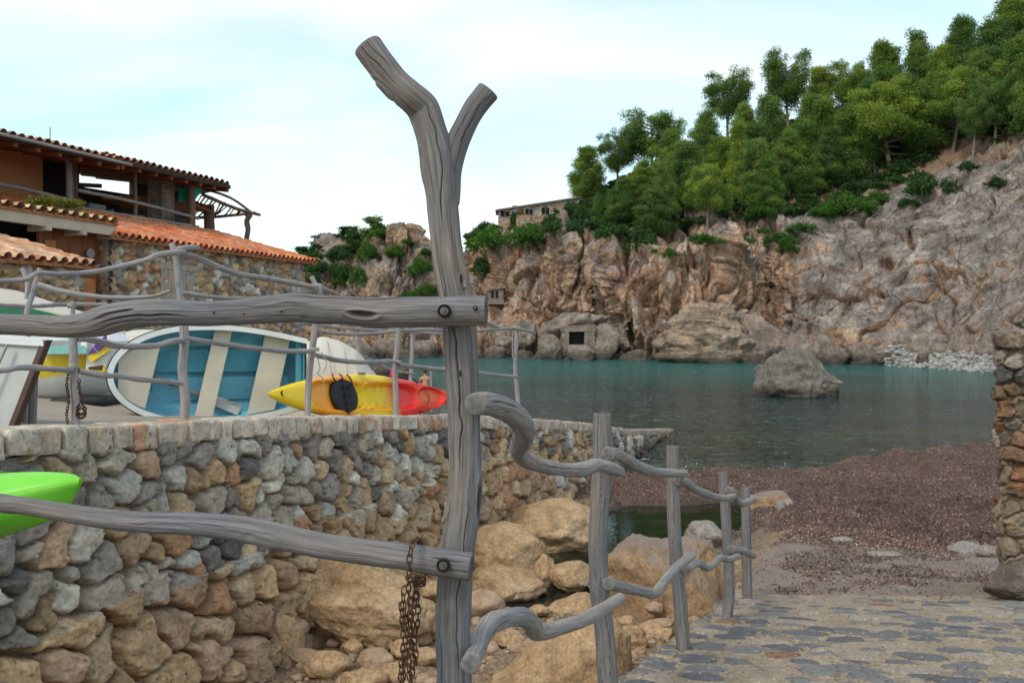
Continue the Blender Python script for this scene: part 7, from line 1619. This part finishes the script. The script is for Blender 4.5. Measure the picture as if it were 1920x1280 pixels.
sh = [(1590, 385, 112, 44, 0, 'large bright green shrub patch at the lower edge of the pine wood'), (1425, 398, 64, 36, 0, 'bright green shrub below the middle of the pine wood'), (1320, 446, 74, 22, 1, 'low flat bright shrub above the grey overhang'), (1385, 450, 62, 20, 1, 'low flat shrub right of the one above the grey overhang'),
 (1462, 452, 66, 26, 0, 'bright cushion shrub at the edge of the smooth slabs'), (1482, 462, 46, 24, 1, 'bright cushion shrub hanging over the slab edge'), (1500, 424, 54, 20, 1, 'narrow bright shrub above the slab edge cushions'), (1430, 430, 26, 12, 0, 'tiny bright shrub between the larger cushions'),
 (1738, 346, 104, 56, 2, 'dark round shrub standing on bare soil below the right pines'), (1812, 312, 58, 22, 2, 'dark shrub right of the round one on bare soil'), (1866, 340, 52, 22, 2, 'dark low shrub near the right edge of the slabs'), (1700, 380, 40, 20, 2, 'small dark shrub left below the round one'),
 (1165, 436, 110, 40, 2, 'dark rounded shrub above the tan cliff below the wood'), (1205, 462, 80, 36, 3, 'dark shrub spilling down the cliff top crevice'), (1255, 474, 30, 20, 0, 'tiny green shrub growing on the grey rock'), (1230, 470, 20, 10, 1, 'very small green tuft left of the tiny shrub'), (1540, 395, 60, 30, 0, 'bright shrub left of the large bright patch'), (1640, 370, 60, 26, 0, 'bright shrub right of the large bright patch'),
 (925, 452, 112, 44, 0, 'wide green shrub right of the forked post below the house'), (985, 440, 96, 44, 1, 'green shrub in the middle below the stone house'), (1042, 428, 78, 40, 2, 'blue green shrub right below the stone house'), (1076, 398, 60, 40, 2, 'dark shrub at the right end of the stone house'), (1020, 400, 56, 24, 3, 'dark shrub on the terrace wall before the stone house'),
 (968, 412, 30, 30, 3, 'dark round shrub before the house windows'), (908, 424, 54, 22, 3, 'dark shrub left of the stone house'), (886, 440, 28, 14, 3, 'small dark shrub at the left end of the house ridge'), (905, 500, 66, 36, 2, 'dull shrub in the gully right of the forked post'), (1075, 430, 40, 30, 3, 'dark shrub on the cliff edge under the house'), (1010, 455, 50, 26, 2, 'dark shrub at the top of the tan cliff'),
 (712, 436, 72, 30, 0, 'bright green shrub near the top of the rocky knoll'), (740, 470, 44, 22, 1, 'green shrub right of the knoll top'), (690, 470, 42, 44, 0, 'green shrub streak down the middle of the knoll'), (668, 440, 44, 20, 2, 'dark shrub on the knoll skyline left of the top'), (768, 455, 40, 12, 1, 'thin green shrub on the right shoulder of the knoll'), (742, 480, 38, 16, 0, 'small shrub half way down the knoll'),
 (636, 475, 56, 30, 2, 'dark shrub on the left skyline of the knoll'), (608, 500, 66, 30, 2, 'dark shrub lower on the left slope of the knoll'), (640, 510, 60, 34, 3, 'dull green shrub in the middle of the left slope'), (668, 524, 36, 40, 0, 'bright green shrub low on the knoll'), (580, 522, 50, 22, 0, 'green shrub at the far left foot of the knoll'), (640, 524, 40, 22, 1, 'pale green shrub left of the bright low one'), (788, 498, 50, 36, 0, 'bright green shrub left of the forked post'), (800, 545, 60, 24, 1, 'green shrub behind the thick rail left of the forked post'), (770, 550, 50, 16, 1, 'green shrub strip above the thick rail'), (797, 470, 26, 14, 3, 'tiny dark shrub in the saddle'), (660, 455, 40, 18, 3, 'small dark shrub above the left slope of the knoll')]
for t in sh: shrub(*t)
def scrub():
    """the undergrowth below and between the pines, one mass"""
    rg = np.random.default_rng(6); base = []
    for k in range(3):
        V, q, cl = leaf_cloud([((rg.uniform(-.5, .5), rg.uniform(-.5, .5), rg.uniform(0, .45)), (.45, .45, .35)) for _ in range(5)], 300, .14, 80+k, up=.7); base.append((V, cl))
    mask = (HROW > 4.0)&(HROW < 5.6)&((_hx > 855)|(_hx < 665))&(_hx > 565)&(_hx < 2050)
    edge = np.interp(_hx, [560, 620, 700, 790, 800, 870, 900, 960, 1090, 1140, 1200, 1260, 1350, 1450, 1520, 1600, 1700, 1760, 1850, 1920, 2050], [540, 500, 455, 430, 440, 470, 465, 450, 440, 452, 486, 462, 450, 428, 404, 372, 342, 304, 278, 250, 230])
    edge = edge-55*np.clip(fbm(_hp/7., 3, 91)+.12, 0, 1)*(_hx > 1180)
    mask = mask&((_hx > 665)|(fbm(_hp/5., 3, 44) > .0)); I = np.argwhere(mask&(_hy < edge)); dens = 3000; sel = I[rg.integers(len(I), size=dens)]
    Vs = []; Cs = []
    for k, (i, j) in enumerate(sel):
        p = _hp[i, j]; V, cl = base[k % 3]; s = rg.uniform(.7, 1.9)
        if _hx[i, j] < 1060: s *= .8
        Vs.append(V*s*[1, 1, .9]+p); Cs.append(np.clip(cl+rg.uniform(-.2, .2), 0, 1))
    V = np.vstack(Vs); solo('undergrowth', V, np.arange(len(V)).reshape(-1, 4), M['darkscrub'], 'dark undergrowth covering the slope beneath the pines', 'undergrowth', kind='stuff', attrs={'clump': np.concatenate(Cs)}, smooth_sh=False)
scrub()

# ------------------------------------------------------------------ buildings across the water
def hill_house():
    D = 150.; root = thing('stone_house', 'long low stone house with dark windows on the ridge across the cove', 'house', P(1000, 425, D), None)
    A, B = P(934, 430, D), P(1085, 430, D+7); zt0, zt1 = P(934, 397, D)[2], P(1085, 372, D+7)[2]; zb = P(934, 440, D)[2]
    e = (B-A); L = np.linalg.norm(e[:2]); u = e/L; u[2] = 0; n = np.array([0, 1., 0.])
    nu, nv = 260, 60; U, K = np.meshgrid(np.linspace(0, L, nu), np.linspace(0, 1, nv), indexing='ij'); zt = zt0+(zt1-zt0)*U/L; Z = zb-2+(zt-zb+2)*K
    H, c, pr = rubble(U, Z, .7, .45, 301, .08, U*0+.6, groove=.03, k=9, sharp=.25); V = A*[1, 1, 0]+u*U[..., None]-n*H[..., None]; V[..., 2] = Z
    part('wall', V, grid_faces(nu, nv)[:, ::-1], M['rubble_far'], root, {'ccol': (c*1.1+.05).reshape(-1, 3)})
    mb = MB(); a0 = A*[1, 1, 0]+[0, 0, zb-2]; mb.slab([a0+n*.1, a0+u*L+n*.1, a0+u*L+n*6, a0+n*6], (0, 0, zt0-zb+1.6)); mb.part('wall_core', M['concrete'], root)
    mb = MB(); mb.slab([A*[1, 1, 0]+[0, 0, zt0]-n*.5-u*.5, A*[1, 1, 0]+u*(L+.3)+[0, 0, zt1]-n*.5, A*[1, 1, 0]+u*(L+.3)+[0, 0, zt1+.1]+n*6, A*[1, 1, 0]+[0, 0, zt0+.1]+n*6-u*.5], (0, 0, .28)); mb.part('roof', M['bark'], root)
    def win(x0, x1, y0, y1, mat='shade_black', nm='window'):
        f0, f1 = (x0-934)/151*L, (x1-934)/151*L; z0, z1 = P(x0, y1, D+3)[2], P(x0, y0, D+3)[2]
        mb = MB(); q = A*[1, 1, 0]-n*.16; mb.slab([q+u*f0+[0, 0, z0], q+u*f1+[0, 0, z0], q+u*f1+[0, 0, z1], q+u*f0+[0, 0, z1]], n*.3); o = mb.part(nm, M[mat], root)
        if nm == 'window': mb = MB(); mb.slab([q+u*((f0+f1)/2-.06)-n*.03+[0, 0, z0], q+u*((f0+f1)/2+.06)-n*.03+[0, 0, z0], q+u*((f0+f1)/2+.06)-n*.03+[0, 0, z1], q+u*((f0+f1)/2-.06)-n*.03+[0, 0, z1]], n*.05); mb.part('mullion', M['metal_grey'], o)
    win(939, 954, 400, 409); win(984, 997, 393, 403); win(1014, 1028, 388, 400); win(975, 981, 394, 408, 'brownwood', 'door'); win(1036, 1041, 387, 394)
    mb = MB(); p = A*[1, 1, 0]+u*(L*.2)+n*1.2+[0, 0, zt0+.3]; mb.box(p+[0, 0, .45], (.6, .6, .9)); mb.box(p+[0, 0, .98], (.8, .8, .12)); mb.part('chimney', M['concrete'], root)
    r2 = thing('terrace_wall', 'low tan retaining wall under the ridge house', 'stone wall', P(1010, 430, D-4))
    A2, B2 = P(968, 432, D-5), P(1062, 424, D-1); e2 = B2-A2; L2 = np.linalg.norm(e2[:2]); u2 = e2/L2; u2[2] = 0; nu, nv = 160, 40; U, K = np.meshgrid(np.linspace(0, L2, nu), np.linspace(0, 1, nv), indexing='ij')
    H, c, pr = rubble(U, K*3.2, .6, .4, 305, .08, U*0+.8, groove=.03, k=9); V = A2*[1, 1, 0]+u2*U[..., None]+np.array([0, 1, 0])*(-H)[..., None]; V[..., 2] = A2[2]-1.5+K*4.0-.15*U/L2
    part('wall', V, grid_faces(nu, nv)[:, ::-1], M['rubble_far'], r2, {'ccol': c.reshape(-1, 3)})
    mb = MB(); a = A2*[1, 1, 0]+[0, .1, A2[2]-1.5]; mb.slab([a, a+u2*L2, a+u2*L2+[0, 1.5, 0], a+[0, 1.5, 0]], (0, 0, 3.9)); mb.part('wall_core', M['concrete'], r2)
hill_house()
def huts():
    D = 111.; root = thing('boat_cave_hut', 'small concrete boat store with a black square opening at the cliff foot', 'hut', P(1082, 655, D))
    a = lambda x, y, d=0: P(x, y, D+d)
    mb = MB()
    mb.slab([a(1054, 616), a(1067, 614), a(1067, 666), a(1052, 668)], (0, 5, 0)); mb.slab([a(1096, 612), a(1114, 608), a(1116, 666), a(1096, 666)], (0, 5, 0)); mb.slab([a(1052, 612, -.1), a(1116, 608, -.1), a(1116, 621, -.1), a(1052, 622, -.1)], (0, 5, 0)); mb.slab([a(1066, 646, -.08), a(1097, 646, -.08), a(1097, 666, -.08), a(1066, 666, -.08)], (0, 5, 0)); mb.part('wall', M['shore_rock'], root)
    mb = MB(); mb.slab([a(1064, 618, 1.), a(1099, 618, 1.), a(1099, 650, 1.), a(1064, 650, 1.)], (0, .3, 0)); mb.part('opening', M['shade_black'], root)  # solid black slab, painted shade of the store's inside
    mb = MB(); mb.slab([a(1062, 646, -.5), a(1100, 646, -.5), a(1118, 662, -1.7), a(1066, 664, -1.7)], (0, .3, -.3)); mb.part('ramp', M['shore_rock'], root)
    D = float(on_hill(928, 566)[1])-.6; r = thing('cliff_hut', 'tiny pale hut with two dark openings in the gully right of the forked post', 'hut', P(932, 565, D)); a = lambda x, y, d=0: P(x, y, D+d)
    mb = MB(); mb.slab([a(916, 545), a(944, 541), a(944, 562), a(916, 560)], (0, 4, 0)); mb.slab([a(914, 560, -.5), a(946, 562, -.5), a(946, 570, -.5), a(914, 570, -.5)], (0, 4, 0)); mb.part('wall', M['shore_rock'], r)
    for x in (921, 929): mb = MB(); mb.slab([a(x, 546, -.08), a(x+5, 545.5, -.08), a(x+5, 558, -.08), a(x, 558, -.08)], (0, .1, 0)); mb.part('window', M['shade_black'], r)
    mb = MB(); mb.slab([a(914, 545, -.3), a(946, 540, -.3), a(946, 537, -.3), a(914, 542, -.3)], (0, 5, 0)); mb.part('roof', M['shore_rock'], r)
huts()
